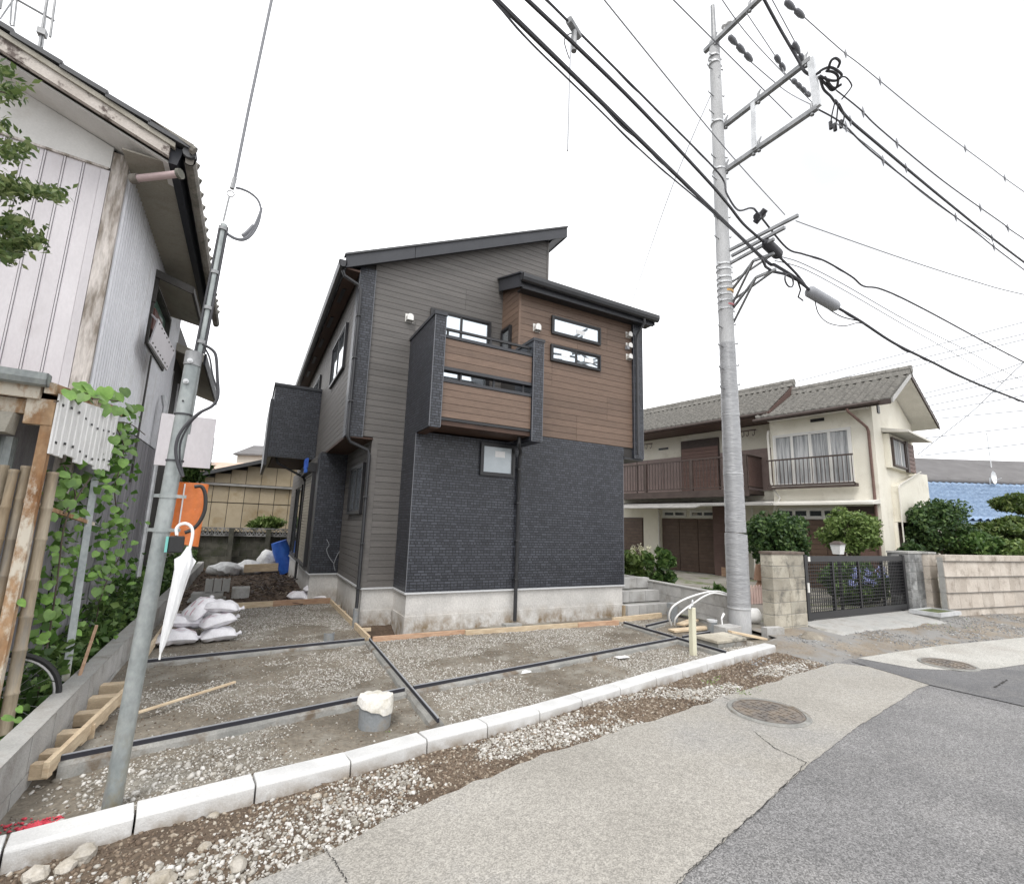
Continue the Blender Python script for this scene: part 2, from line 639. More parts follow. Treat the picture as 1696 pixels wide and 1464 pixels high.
MT['asphalt'] = road_mat('asphalt', (.132, .130, .130), (.182, .179, .178), 1.42, .66, (.20, .195, .19), .9)
MT['asphalt_dark'] = road_mat('asphalt_dark', (.105, .105, .108), (.135, .134, .136), 1.25, .78, (.16, .155, .15), 1.4)
MT['road_pale'] = road_mat('road_pale', (.28, .265, .236), (.345, .328, .296), 1.2, .82, (.245, .24, .23), .55)
MT['road_paler'] = road_mat('road_paler', (.36, .35, .32), (.43, .42, .39), 1.2, .8, (.33, .31, .28), .7)
MT['iron'] = mat('iron', (.11, .10, .095), (.20, .185, .17), scale=14, rough=.6, metal=.3, dirt=(.24, .20, .16), dscale=5, dlo=.42, dhi=.6)
MT['crack'] = flat('crack', (.03, .028, .026), .9)
MT['soil_far'] = mat('soil_far', (.10, .095, .07), (.17, .16, .12), scale=.4, rough=.95, fine=.2, fscale=20)
MT['dirt'] = mat('dirt', (.122, .104, .080), (.205, .18, .143), scale=1.5, detail=9, fine=.3, fscale=34, rough=.95, bump=.012, bscale=38, dirt=(.26, .245, .21), dscale=1.8, dlo=.50, dhi=.64)
MT['dirt_verge'] = mat('dirt_verge', (.066, .046, .031), (.145, .110, .077), scale=1.6, detail=9, fine=.32, fscale=38, rough=.95, bump=.012, bscale=42)
MT['dirt_wet'] = mat('dirt_wet', (.050, .032, .021), (.105, .072, .048), scale=2.2, detail=9, fine=.3, fscale=30, rough=.93, bump=.02, bscale=26)
MT['grass'] = mat('grass', (.06, .085, .028), (.12, .13, .055), scale=6, rough=.95, fine=.3, fscale=50)

g = MB()
g.face((-300, -300, -.26), (300, -300, -.26), (300, 300, -.26), (-300, 300, -.26))
g.build('ground', MT['soil_far'], kind='structure')

re_ = ragged(ROAD_EDGE, seed=4, amp=.02)
g = MB()
g.face(*([(x, y, 0) for x, y in re_]+[(60, -60, 0), (-40, -60, 0)][:2]))
g.build('road', MT['asphalt'], kind='structure')
# older pale paving strip along the verge
strip_top = [p for p in re_ if p[0] < 6.9]
SM = [(float(x), float(np.interp(x, [p[0] for p in SEAM], [p[1] for p in SEAM]))) for x in np.linspace(-8, 6.08, 48)]
sb = [(-40, -16)]+ragged(SM+[(6.5, 2.80), (6.84, 2.82), (6.93, 3.1), (7.02, 3.5)], step=.06, seed=9, amp=.006)
sb = [p for p in sb]
g = MB()
g.face(*([(x, y, .004) for x, y in strip_top]+[(x, y, .004) for x, y in reversed(sb)]))
g.build('old_paving_strip', MT['road_pale'], kind='structure')
# pale slab by the gate, dark trench patch across the road
slab = [(7.35, 3.79), (8.2, 3.77), (9.57, 3.70), (11.84, 3.43), (14.5, 2.98), (11.6, 2.75), (9.35, 2.72), (8.6, 2.79), (8.0, 2.92), (7.5, 3.22)]
g = MB()
g.face(*[(x, y, .004) for x, y in slab])
g.build('pale_paving_slab', MT['road_paler'], kind='structure')
tr = [(7.05, 3.72), (7.3, 3.75), (7.45, 3.2), (7.95, 2.88), (8.55, 2.75), (9.0, 2.45), (9.2, 1.6), (7.9, 1.55), (6.92, 2.09), (6.84, 2.81), (6.95, 3.2)]
g = MB()
g.face(*[(x, y, .008) for x, y in tr])
g.build('road_patch', MT['asphalt_dark'], kind='structure')


# cracks and seams: thin raised-edge strips pressed into the paving
def crack(pts, w, z, seed, name='road_crack', m='crack'):
    r = random.Random(seed)
    L = []
    R = []
    n = 26
    P = [Vector((p[0], p[1], 0)) for p in pts]
    seg = []
    for a, b in zip(P[:-1], P[1:]):
        for i in range(n):
            seg.append(a.lerp(b, i/n))
    seg.append(P[-1])
    for i, p in enumerate(seg):
        d = (seg[min(i+1, len(seg)-1)]-seg[max(i-1, 0)]).normalized()
        nrm = Vector((-d.y, d.x, 0))
        j = r.uniform(-.007, .007)
        ww = w*r.uniform(.15, .8)
        L.append(p+nrm*(j+ww/2)+Vector((0, 0, z)))
        R.append(p+nrm*(j-ww/2)+Vector((0, 0, z)))
    mb = MB()
    k = len(seg)
    mb.add(L+R, [(i, i+1, k+i+1, k+i) for i in range(k-1)])
    return mb.build(name, MT[m], kind='structure')


def zxy(px, py):
    p = at_z(px, py, 0)
    return (p.x, p.y)


crack([zxy(535, 1402), zxy(556, 1432), zxy(575, 1464)], .010, .0075, 1)
crack([zxy(1248, 1212), zxy(1283, 1240), zxy(1337, 1264)], .011, .0075, 2)
crack([zxy(1337, 1264), zxy(1262, 1338), zxy(1180, 1410), zxy(1118, 1466)], .009, .0095, 3)
crack([zxy(1197, 1155), zxy(1215, 1163)], .014, .0075, 4)
crack([zxy(1648, 1140), zxy(1668, 1127)], .03, .0125, 5)


# manholes
def manhole(px, py, r, label, z):
    c = at_z(px, py, 0)
    t = thing('manhole_cover', label, 'manhole', (c.x, c.y, z))
    mb = MB()
    n = 48
    for k in range(n):
        a0, a1 = 2*math.pi*k/n, 2*math.pi*(k+1)/n
        for (ra, rb, za, zb) in ((r*.90, r, .006, .006), (r, r*1.03, .006, -.006), (r*.88, r*.90, -.008, .006)):
            mb.face((ra*math.cos(a0), ra*math.sin(a0), za), (rb*math.cos(a0), rb*math.sin(a0), zb), (rb*math.cos(a1), rb*math.sin(a1), zb), (ra*math.cos(a1), ra*math.sin(a1), za))
    mb.build('rim', MT['conc_new'], t, local=True)
    mb = MB()
    mb.add([(r*.885*math.cos(2*math.pi*k/n), r*.885*math.sin(2*math.pi*k/n), .0) for k in range(n)], [tuple(range(n))])
    mb.build('lid', MT['iron'], t, local=True)
    mb = MB()                                        # raised chequer ribs of the lid
    rr = r*.82
    k = -8
    st = r*.19
    for i in range(-5, 6):
        for j in range(-5, 6):
            x, y = i*st, j*st
            if math.hypot(x, y) < rr-.02:
                hx, hy = (st*.42, st*.12) if (i+j) % 2 else (st*.12, st*.42)
                mb.box(x-hx, x+hx, y-hy, y+hy, .0005, .006)
    for k in range(n):
        a0, a1 = 2*math.pi*k/n, 2*math.pi*(k+1)/n
        mb.hull8([(rr*math.cos(a0), rr*math.sin(a0), .001), ((rr+.015)*math.cos(a0), (rr+.015)*math.sin(a0), .001), ((rr+.015)*math.cos(a1), (rr+.015)*math.sin(a1), .001), (rr*math.cos(a1), rr*math.sin(a1), .001)],
                 [(rr*math.cos(a0), rr*math.sin(a0), .006), ((rr+.015)*math.cos(a0), (rr+.015)*math.sin(a0), .006), ((rr+.015)*math.cos(a1), (rr+.015)*math.sin(a1), .006), (rr*math.cos(a1), rr*math.sin(a1), .006)])
    o = mb.build('raised_pattern', MT['iron'], t, local=True, kind='stuff')
    return t


manhole(1272, 1180, .335, 'round iron manhole cover dusted with soil, on the pale paving near the verge', .012)
manhole(1570, 1101, .30, 'round iron manhole cover farther off in the pale slab in front of the gate', .012)


# dirt sheets with real relief
def sheet(name, x0, x1, nx, ylo, yhi, ny, hfun, material, keep=None):
    u = np.linspace(0, 1, nx)
    v = np.linspace(0, 1, ny)
    U_, V_ = np.meshgrid(u, v, indexing='ij')
    X = x0+(x1-x0)*U_
    lo = ylo(X) if callable(ylo) else ylo
    hi = yhi(X) if callable(yhi) else yhi
    Y = lo+(hi-lo)*V_
    Z = hfun(X, Y)
    idx = np.arange(nx*ny).reshape(nx, ny)
    F = np.stack([idx[:-1, :-1], idx[1:, :-1], idx[1:, 1:], idx[:-1, 1:]], -1).reshape(-1, 4)
    if keep is not None:
        c = keep(X, Y)
        F = F[c[:-1, :-1].ravel()]
    return np_mesh(name, np.stack([X, Y, Z], -1).reshape(-1, 3), F, material, None, True, 'structure')


def edge_y(x):
    return interp(ROAD_EDGE, x)


def verge_h(x, y):
    e = edge_y(x)
    k = interp(KERB, np.clip(x, -3, 6.59))
    t = np.clip((y-e)/np.maximum(.05, k-e), 0, 1.6)
    base = -.022+.026*np.clip(t*5, 0, 1)
    base = base+.03*np.exp(-((x-3.0)/.55)**2)*np.clip(t*2-.5, 0, 1)      # soil heaped against the kerb
    base = base-.012*np.clip(t*2-1, 0, 1)
    base = base+.05*np.exp(-((x-7.6)/.5)**2-((y-4.45)/.3)**2)
    return base+.030*(fbm(x*3, y*3, 11)-.5)+.016*(fbm(x*14, y*14, 21)-.5)


def vy_hi(x):
    return np.where(x < 6.6, interp(KERB, np.clip(x, -3, 6.59))+.03, np.where(x < 8.4, 5.05, 5.35))


sheet('verge', -4.5, 6.62, 560, lambda x: edge_y(x)-.035, lambda x: interp(KERB, x)+.02, 52, verge_h, MT['dirt_verge'])


def apron_h(x, y):
    e = edge_y(x)
    t = np.clip((y-e)*3, 0, 1)
    a_ = -.01+.03*t+.09*np.clip((y-4.0)/1.1, 0, 1)+.03*(fbm(x*2, y*2, 12)-.5)*t+.012*(fbm(x*11, y*11, 22)-.5)
    k_ = np.clip((x-6.56)/.5, 0, 1)
    k_ = k_*k_*(3-2*k_)
    return verge_h(np.minimum(x, 6.62), y)*(1-k_)+a_*k_


MT['dirt_apron'] = mat('dirt_apron', (.16, .128, .092), (.26, .225, .18), scale=1.2, detail=9, fine=.25, fscale=40, rough=.95, bump=.008, bscale=50, dirt=(.225, .22, .21), dscale=1.4, dlo=.42, dhi=.58)
sheet('gravel_apron', 6.605, 20, 300, lambda x: edge_y(x)-.03, lambda x: np.where(x < 7.1, 4.75, np.where(x < 12.7, 5.3, 4.85-.12*(x-12.7))), 60, apron_h, MT['dirt_apron'])


def lot_h(x, y):
    h = .03+.02*np.clip((y-3.5)/3, 0, 1)+.035*(fbm(x*2.2, y*2.2, 31)-.5)+.018*(fbm(x*12, y*12, 41)-.5)
    pit = np.exp(-(((x-1.92)/.30)**4)-(((y-7.17)/.40)**4))
    h = h-.14*pit-.05*np.exp(-((x+.9)/.35)**2-((y-3.5)/.7)**2)
    hp = np.exp(-((x-.9)/.55)**2-((y-12.2)/1.5)**2)*.14+np.exp(-((x-.1)/.7)**2-((y-13.8)/.9)**2)*.06
    h = h+hp+np.clip((y-9.9)/.5, 0, 1)*.05*(fbm(x*3.1, y*3.1, 51)-.3)
    return h


sheet('building_lot', -1.02, 7.3, 360, lambda x: kerb_back(np.clip(x, -3, 6.59))-.02, lambda x: np.full_like(x, 9.82), 240, lot_h, MT['dirt'],
      keep=lambda x, y: ~((x > 2.35) & (y > 7.3) & (x < 6.0)) & ~((x > 1.8) & (y > 8.0) & (x < 6.0)))
sheet('pit_soil', 1.60, 2.10, 26, 6.74, 7.68, 40, lambda x, y: lot_h(x, y)+.006, MT['dirt_wet'])
sheet('side_yard', -1.05, 1.62, 120, 9.8, 17.6, 240, lot_h, MT['dirt_wet'])


def side_h(x, y):
    return -.04+.09*(fbm(x*2, y*2, 61)-.4)


sheet('neighbour_ground', -14, -1.06, 160, lambda x: np.full_like(x, 2.9)+(x+1.06)*.16, 19.5, 160, side_h, MT['dirt_wet'])


def yard_h(x, y):
    return .10+.03*(fbm(x*2, y*2, 71)-.5)


MT['yard'] = mat('yard', (.17, .155, .13), (.28, .265, .235), scale=1.0, detail=8, fine=.2, fscale=40, rough=.95, bump=.006, dirt=(.10, .125, .04), dscale=1.2, dlo=.52, dhi=.62)
sheet('neighbour_yard', 7.08, 30, 200, lambda x: np.where(x < 12.7, 5.2, 4.85-.12*(x-12.7)), 26, 180, yard_h, MT['yard'])
sheet('rear_ground', -14, 7.3, 60, 17.5, 40, 60, lambda x, y: -.02+.05*(fbm(x, y, 81)-.5), MT['soil_far'])

# concrete gate apron
g = MB()
g.add([(8.45, 4.62, .085), (11.7, 4.55, .085), (12.35, 5.25, .16), (8.4, 5.25, .16), (8.3, 4.38, .0), (11.9, 4.3, .0), (12.45, 5.25, .0), (8.4, 5.26, .0)],
      [(0, 1, 2, 3), (0, 4, 5, 1), (1, 5, 6, 2), (3, 7, 4, 0)])
g.build('gate_driveway', MT['conc'], kind='structure')


# ------------------------------------------------------------------ gravel (uncountable): real stones, one mesh per area
_t = (1+5**.5)/2
_iv = np.array([(-1, _t, 0), (1, _t, 0), (-1, -_t, 0), (1, -_t, 0), (0, -1, _t), (0, 1, _t), (0, -1, -_t), (0, 1, -_t), (_t, 0, -1), (_t, 0, 1), (-_t, 0, -1), (-_t, 0, 1)], float)
_iv /= np.linalg.norm(_iv[0])
_if = np.array([(0, 11, 5), (0, 5, 1), (0, 1, 7), (0, 7, 10), (0, 10, 11), (1, 5, 9), (5, 11, 4), (11, 10, 2), (10, 7, 6), (7, 1, 8), (3, 9, 4), (3, 4, 2), (3, 2, 6), (3, 6, 8), (3, 8, 9), (4, 9, 5), (2, 4, 11), (6, 2, 10), (8, 6, 7), (9, 8, 1)])


_ov = np.array([(1, 0, 0), (-1, 0, 0), (0, 1, 0), (0, -1, 0), (0, 0, 1), (0, 0, -1)], float)
_of = np.array([(0, 2, 4), (2, 1, 4), (1, 3, 4), (3, 0, 4), (2, 0, 5), (1, 2, 5), (3, 1, 5), (0, 3, 5)])


def stones(name, X, Y, Z, R, material, seed, flatten=.65, chips=False):
    r = np.random.default_rng(seed)
    n = len(X)
    bv, bf = (_ov, _of) if chips else (_iv, _if)
    nv_ = len(bv)
    base = bv[None]*(1+(.45 if chips else .42)*(r.random((n, nv_, 1))-.5)*2)
    base = base+r.normal(0, .12, base.shape)
    sc = np.stack([r.uniform(.7, 1.25, n), r.uniform(.7, 1.2, n), r.uniform(.5, .9, n)*flatten/.65], -1)
    base = base*sc[:, None, :]
    a = r.uniform(0, 2*np.pi, n)
    tl = r.normal(0, .35, n)
    ca, sa, ct, st = np.cos(a), np.sin(a), np.cos(tl), np.sin(tl)
    x, y, z = base[..., 0], base[..., 1], base[..., 2]
    y2 = y*ct[:, None]-z*st[:, None]
    z2 = y*st[:, None]+z*ct[:, None]
    x3 = x*ca[:, None]-y2*sa[:, None]
    y3 = x*sa[:, None]+y2*ca[:, None]
    V = np.stack([x3*R[:, None]+X[:, None], y3*R[:, None]+Y[:, None], z2*R[:, None]+Z[:, None]], -1).reshape(-1, 3)
    F = (bf[None]+(np.arange(n)*nv_)[:, None, None]).reshape(-1, 3)
    return np_mesh(name, V, F, material, None, False, 'stuff')


def stone_mat(name, ramp):
    m = bpy.data.materials.new(name)
    m.use_nodes = True
    nt = m.node_tree
    b = nt.nodes['Principled BSDF']
    gi = NN(nt, 'NewGeometry')
    r = NN(nt, 'ValToRGB')
    e = r.color_ramp.elements
    while len(e) < len(ramp):
        e.new(.5)
    for i, (p, c) in enumerate(ramp):
        e[i].position = p
        e[i].color = (*c, 1)
    nt.links.new(gi.outputs['Random Per Island'], r.inputs['Fac'])
    tc = NN(nt, 'TexCoord')
    nz_ = NN(nt, 'TexNoise')
    nz_.inputs['Scale'].default_value = 70
    nz_.inputs['Detail'].default_value = 4
    nt.links.new(tc.outputs['Object'], nz_.inputs['Vector'])
    mr = NN(nt, 'MapRange')
    mr.inputs[3].default_value = .72
    mr.inputs[4].default_value = 1.25
    nt.links.new(nz_.outputs['Fac'], mr.inputs[0])
    v = NN(nt, 'VectorMath', operation='SCALE')
    nt.links.new(r.outputs['Color'], v.inputs[0])
    nt.links.new(mr.outputs[0], v.inputs['Scale'])
    nt.links.new(v.outputs[0], b.inputs['Base Color'])
    b.inputs['Roughness'].default_value = .9
    return m


MT['stone_pale'] = stone_mat('stone_pale', [(0, (.19, .17, .14)), (.3, (.33, .31, .27)), (.65, (.45, .43, .395)), (1, (.62, .605, .575))])
MT['stone_brown'] = stone_mat('stone_brown', [(0, (.085, .06, .042)), (.5, (.17, .125, .088)), (.85, (.28, .23, .175)), (1, (.40, .36, .30))])
MT['stone_grey'] = stone_mat('stone_grey', [(0, (.14, .14, .14)), (.5, (.24, .24, .24)), (1, (.40, .40, .39))])


def scatter(n, x0, x1, ylo, yhi, dens, rlo, rhi, seed):
    r = np.random.default_rng(seed)
    X = r.uniform(x0, x1, n)
    lo = ylo(X) if callable(ylo) else np.full(n, ylo)
    hi = yhi(X) if callable(yhi) else np.full(n, yhi)
    Y = lo+(hi-lo)*r.random(n)
    k = r.random(n) < dens(X, Y)
    X, Y = X[k], Y[k]
    R = rlo*(rhi/rlo)**(r.random(len(X))**2.0)
    return X, Y, R


def dens_pale(x, y):
    return np.clip((fbm(x*1.3+y*.4, y*2.6, 101, 4)-.475)*10, .02, 1)*np.clip(1.25-1.1*(y-edge_y(x)-.12)/.55, .12, 1)


kf = lambda x: interp(KERB, x)
X, Y, R = scatter(38000, -3.2, 6.6, lambda x: edge_y(x)-.05, lambda x: kf(x)-.02, lambda x, y: dens_pale(x, y)*np.clip(1.5-(x-1.2)/5.0, .25, 1), .0045, .0165, 201)
stones('gravel', X, Y, verge_h(X, Y)+R*.18, R, MT['stone_pale'], 1)
X, Y, R = scatter(26000, -3.2, 6.6, lambda x: edge_y(x)-.03, lambda x: kf(x)-.01, lambda x, y: 1-.7*dens_pale(x, y), .004, .015, 202)
stones('gravel', X, Y, verge_h(X, Y)+R*.1, R, MT['stone_brown'], 2)
X, Y, R = scatter(9000, 5.6, 17, lambda x: edge_y(x)-.02, lambda x: np.where(x < 7.0, 4.5, 4.75-.08*np.maximum(0, x-12)), lambda x, y: np.clip((fbm(x*1.2, y*1.2, 111, 3)-.42)*6, .05, 1), .007, .018, 203)
stones('gravel', X, Y, apron_h(X, Y)+R*.1+.002, R, MT['stone_grey'], 3)


def lot_mask(x, y):
    inhouse = ((x > 2.05) & (y > 6.95)) | ((x > 1.55) & (y > 7.62)) | (y > 9.75)
    pit = (x > 1.6) & (y > 6.8)
    return (~inhouse) & (~pit)


def dens_lot(x, y):
    return np.where(lot_mask(x, y), np.clip((fbm(x*.95, y*1.3, 121, 5)-.470)*12, .03, 1), 0)


X, Y, R = scatter(190000, -.95, 6.6, lambda x: kerb_back(x)+.01, 9.75, dens_lot, .0042, .0135, 204)
stones('gravel', X, Y, lot_h(X, Y)+R*.05, R, MT['stone_pale'], 4, chips=True)
X, Y, R = scatter(30000, -.95, 6.6, lambda x: kerb_back(x)+.01, 9.75, lambda x, y: np.where(lot_mask(x, y), .55, 0), .004, .012, 205)
stones('gravel', X, Y, lot_h(X, Y)+R*.05, R, MT['stone_brown'], 5, chips=True)
X, Y, R = scatter(420, -.95, .15, lambda x: kerb_back(x)+.02, 4.1, lambda x, y: np.full_like(x, .7), .008, .026, 211)
stones('gravel', X, Y, lot_h(X, Y)+R*.1, R, MT['stone_pale'], 11)
X, Y, R = scatter(3500, -1.0, 1.55, 9.9, 17.2, lambda x, y: np.full_like(x, .8)*(x < 1.05), .012, .05, 206)
stones('soil_clods', X, Y, lot_h(X, Y), R, stone_mat('clod', [(0, (.035, .023, .015)), (.6, (.075, .05, .033)), (.93, (.13, .095, .065)), (1, (.3, .26, .2))]), 6)

# larger stones one can pick out on the verge
big = [(140, 1408, .055), (112, 1424, .045), (150, 1378, .034), (268, 1452, .05), (60, 1440, .05), (128, 1415, .03), (395, 1425, .042), (318, 1440, .03), (208, 1455, .03), (395, 1318, .03), (525, 1310, .028), (340, 1395, .03), (355, 1340, .026), (80, 1400, .03)]
for i, (px, py, r_) in enumerate(big):
    p = at_z(px, py, .03)
    q = random.Random(90+i)
    import bmesh
    bm = bmesh.new()
    bmesh.ops.create_icosphere(bm, subdivisions=2, radius=r_)
    for v in bm.verts:
        k = 1+q.uniform(-.14, .14)
        v.co = Vector((v.co.x*1.15*k, v.co.y*.9*k, v.co.z*.68*k))
    bmesh.ops.rotate(bm, verts=bm.verts, cent=(0, 0, 0), matrix=Matrix.Rotation(q.uniform(0, 6), 3, 'Z'))
    me = bpy.data.meshes.new('stone')
    bm.to_mesh(me)
    bm.free()
    o = link('stone', me, None)
    if 'big_stone' not in MT:
        MT['big_stone'] = mat('big_stone', (.30, .265, .21), (.46, .43, .38), scale=12, rough=.9, fine=.15, fscale=90, vary=.18, bump=.004)
    me.materials.append(MT['big_stone'])
    o.location = (p.x, p.y, float(verge_h(np.array([p.x]), np.array([p.y]))[0])+r_*.25)
    tag(o, 'pale fist-sized stone lying loose on the dirt verge before the kerb', 'stone', 'loose stones on the verge')
# red marking paint sprayed over the dirt by the kerb
MT['red_paint'] = mat('red_paint', (.50, .03, .06), (.66, .09, .12), scale=20, rough=.8)
for X0, Y0, n_, sg in ((at_z(66, 1356, .02).x, at_z(66, 1356, .02).y, 190, .026), (at_z(28, 1362, .0).x, at_z(28, 1362, .0).y, 26, .035)):
    r_ = np.random.default_rng(5)
    X = X0+r_.normal(0, sg*1.5, n_)
    Y = Y0+r_.normal(0, sg, n_)
    R = r_.uniform(.004, .010, n_)
    stones('painted_gravel', X, Y, lot_h(X, Y)+.006, R, MT['red_paint'], 8)

# ------------------------------------------------------------------ kerb
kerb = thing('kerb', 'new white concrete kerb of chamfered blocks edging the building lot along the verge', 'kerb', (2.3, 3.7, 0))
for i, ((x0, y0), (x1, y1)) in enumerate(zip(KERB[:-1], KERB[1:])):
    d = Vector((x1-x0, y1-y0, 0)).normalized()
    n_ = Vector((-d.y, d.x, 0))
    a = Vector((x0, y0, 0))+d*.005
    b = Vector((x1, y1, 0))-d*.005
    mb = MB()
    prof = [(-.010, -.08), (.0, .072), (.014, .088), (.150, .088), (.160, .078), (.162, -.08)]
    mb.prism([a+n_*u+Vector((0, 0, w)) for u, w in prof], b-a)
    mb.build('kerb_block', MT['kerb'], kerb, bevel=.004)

# ================================================================== NEW DARK HOUSE
XL, XR, YF, YG, XS, XI, YR, XB, YB = 2.09, 6.13, 7.0, 7.67, 1.19, 1.60, 9.86, 1.10, 16.4
ZF = .60
H = thing('new_house', 'new two-storey house with dark tile, grey and brown plank siding and a slanted roof', 'house', (2.09, 7.0, .05))
# foundation
mb = MB()
mb.prism([(XL+.02, YF+.02, -.4), (XR-.02, YF+.02, -.4), (XR-.02, YB, -.4), (XB+.02, YB, -.4), (XB+.02, YR+.02, -.4), (XI+.02, YR+.02, -.4), (XI+.02, YG+.02, -.4), (XL+.02, YG+.02, -.4)], (0, 0, .98))
mb.build('foundation', MT['foundation'], H)
mb = MB()                                        # rough lower pour of the footing
z1 = .27
mb.box(XL+.012, XR-.012, YF+.008, YF+.03, -.3, z1)
mb.box(XL+.008, XL+.03, YF+.03, YG+.01, -.3, z1)
mb.box(XI+.012, XL+.0, YG+.008, YG+.03, -.3, z1)
mb.build('footing', MT['foundation'], H)
mb = MB()                                        # water-table flashing
o = .016
mb.prism([(XL-o, YF-o, ZF-.022), (XR+o, YF-o, ZF-.022), (XR+o, YB-.1, ZF-.022), (XB-o, YB-.1, ZF-.022), (XB-o, YR-o, ZF-.022), (XI-o, YR-o, ZF-.022), (XI-o, YG-o, ZF-.022), (XL-o, YG-o, ZF-.022)], (0, 0, .024))
mb.build('flashing', MT['flashing'], H)
# inner wall mass (shows only in the joints)
i_ = .02
core = MB()
core.prism([(XL+i_, YF+i_, ZF+.002), (XR-i_, YF+i_, ZF+.002), (XR-i_, YB-.02, ZF+.002), (XB+i_, YB-.02, ZF+.002), (XB+i_, YR+i_, ZF+.002), (XI+i_, YR+i_, ZF+.002), (XI+i_, YG+i_, ZF+.002), (XL+i_, YG+i_, ZF+.002)], (0, 0, 2.28))


def zr(x):
    return 5.60+.458*(x-.98)


core.prism([(XS+i_, YG+i_, 2.9), (4.77, YG+i_, 2.9), (4.77, YG+i_, zr(4.77)), (XS+i_, YG+i_, zr(XS))], (0, YB-YG-.06, 0))
core.prism([(3.82, YF+i_, 2.95), (3.82, 10.8, 2.95), (3.82, 10.8, 6.95), (3.82, YF+i_, 5.72)], (2.72, 0, 0))
wall = core.build('wall', MT['joint'], H)


def boards(parent, name, m, x0, x1, z0, z1, pitch, plane, side, fix=None, gap=.0065, th=.02, cutz=None, seams=None):
    """horizontal planks; plane 'y' -> on y=side facing -y, 'x' -> on x=side facing -x"""
    z = z0
    while z < z1-.015:
        zt = min(z+pitch-gap, z1)
        a, b = x0, x1
        if cutz:
            a = max(x0, cutz(zt))
        cuts = [a]+[s for s in (seams[int((z-z0)/pitch/4+.01) % len(seams)] if seams else ()) if a+.2 < s < b-.2]+[b]
        for u, w_ in zip(cuts[:-1], cuts[1:]):
            u2 = u+(.002 if u != a else 0)
            w2 = w_-(.002 if w_ != b else 0)
            if w2-u2 > .04:
                mb = MB()
                if plane == 'y':
                    mb.box(u2, w2, side, side+th, z, zt)
                else:
                    mb.box(side, side+th, u2, w2, z, zt)
                mb.build(name, m, parent)
        z += pitch


GS, BS = MT['grey_siding'], MT['brown_siding']
# grey gable: rows end on the slope of the roof
z = ZF+.004
P_ = .1
while z < 7.33:
    zt = z+P_-.006
    if zt < 2.88:
        a = XI
        b = XL
    else:
        a = 1.43 if z > 2.86 else XI
        b = 4.78
        if zt > zr(a):
            a = .98+(zt-5.60)/.458
        if 2.88 <= zt < 2.98:
            a = XI
    if b-a > .05:
        mb = MB()
        if zt > zr(max(1.43, a)-.001) and z > 5.8:       # slanted upper-left end
            xa = .98+(z-5.60)/.458
            mb.prism([(xa, YG, z), (b, YG, z), (b, YG, zt), (a, YG, zt)], (0, .02, 0))
        else:
            k4 = int((z-ZF)/P_/4)
            s_ = (3.05, 2.15, 3.95)[k4 % 3]
            if z > 2.9 and a+.2 < s_ < b-.2:
                m2 = MB()
                m2.box(s_+.002, b, YG, YG+.02, z, zt)
                m2.build('siding_board', GS, wall)
                mb.box(a, s_-.002, YG, YG+.02, z, zt)
            else:
                mb.box(a, b, YG, YG+.02, z, zt)
        mb.build('siding_board', GS, wall)
    z += P_
# corner trims of the grey wall
mb = MB()
mb.box(XI-.012, XI+.085, YG-.010, YG+.012, ZF+.004, 2.86)
mb.build('corner_trim', GS, wall)
mb = MB()
mb.box(4.76, 4.80, YG-.012, YG+.02, 5.9, 7.33)
mb.build('corner_trim', GS, wall)
# ground-floor recess wall and the upper side wall
boards(wall, 'siding_board', GS, YG+.03, YR-.01, ZF+.004, 2.86, .1, 'x', XI)
boards(wall, 'siding_board', GS, YG+.02, YB-.05, 2.90, 5.66, .1, 'x', XS, seams=[(9.6, 12.6), (8.6, 11.6), (10.5, 13.5)])
boards(wall, 'siding_board', GS, YR+.35, YB-.05, ZF+.004, 2.86, .1, 'x', XB)
# brown block
boards(wall, 'siding_board', BS, 3.832, 6.37, 3.135, 5.72, .115, 'y', YF, seams=[(5.05,), (5.75,), (4.5,)])
boards(wall, 'siding_board', BS, YF+.02, YG, 4.4, 6.05, .115, 'x', 3.80)
mb = MB()
mb.box(3.790, 3.83, YF-.010, YF+.02, 4.4, 5.74)
mb.build('corner_trim', BS, wall)
# dark tile claddings
T = MT['tile']
mb = MB()
mb.box(XL, XR, YF, YF+.02, ZF+.004, 2.95)
mb.box(3.96, 6.15, YF-.001, YF+.019, 2.95, 3.125)
mb.build('tile_cladding', T, wall)
mb = MB()
mb.box(XL-.001, XL+.019, YF+.021, YG-.001, ZF+.004, 3.02)
mb.build('tile_cladding', T, wall)
mb = MB()
mb.box(XB-.002, XI-.003, YR-.004, YR+.02, ZF+.004, 2.86)
mb.box(XB-.004, XB+.02, YR+.021, YR+.35, ZF+.004, 2.86)
mb.build('tile_cladding', T, wall)
mb = MB()                                        # corner pilaster upstairs
mb.box(XS-.012, 1.43, YG-.035, YG+.019, 2.87, 5.68)
mb.box(XS-.022, XS-.001, YG-.034, YG+.20, 2.87, 5.62)
mb.build('corner_pilaster', T, H)
mb = MB()                                        # right pilaster
mb.box(6.37, 6.60, YF-.06, YF+.05, 2.93, 5.80)
mb.box(6.575, 6.61, YF+.05, YF+.6, 2.95, 5.80)
mb.build('corner_pilaster', T, H)
mb = MB()
mb.box(6.14, 6.62, YF-.02, 10.7, 2.90, 2.94)
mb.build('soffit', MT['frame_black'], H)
mb = MB()                                        # right-hand wall of the overhanging block
mb.prism([(6.54, YF+.05, 2.94), (6.54, 10.75, 2.94), (6.54, 10.75, 6.9), (6.54, YF+.05, 5.75)], (.03, 0, 0))
mb.build('side_cladding', T, H)
mb = MB()                                        # dark underside of the side overhang
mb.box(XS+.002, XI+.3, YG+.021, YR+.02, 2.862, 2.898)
mb.box(XS+.0, XI, YG-.03, YG+.02, 2.855, 2.868)
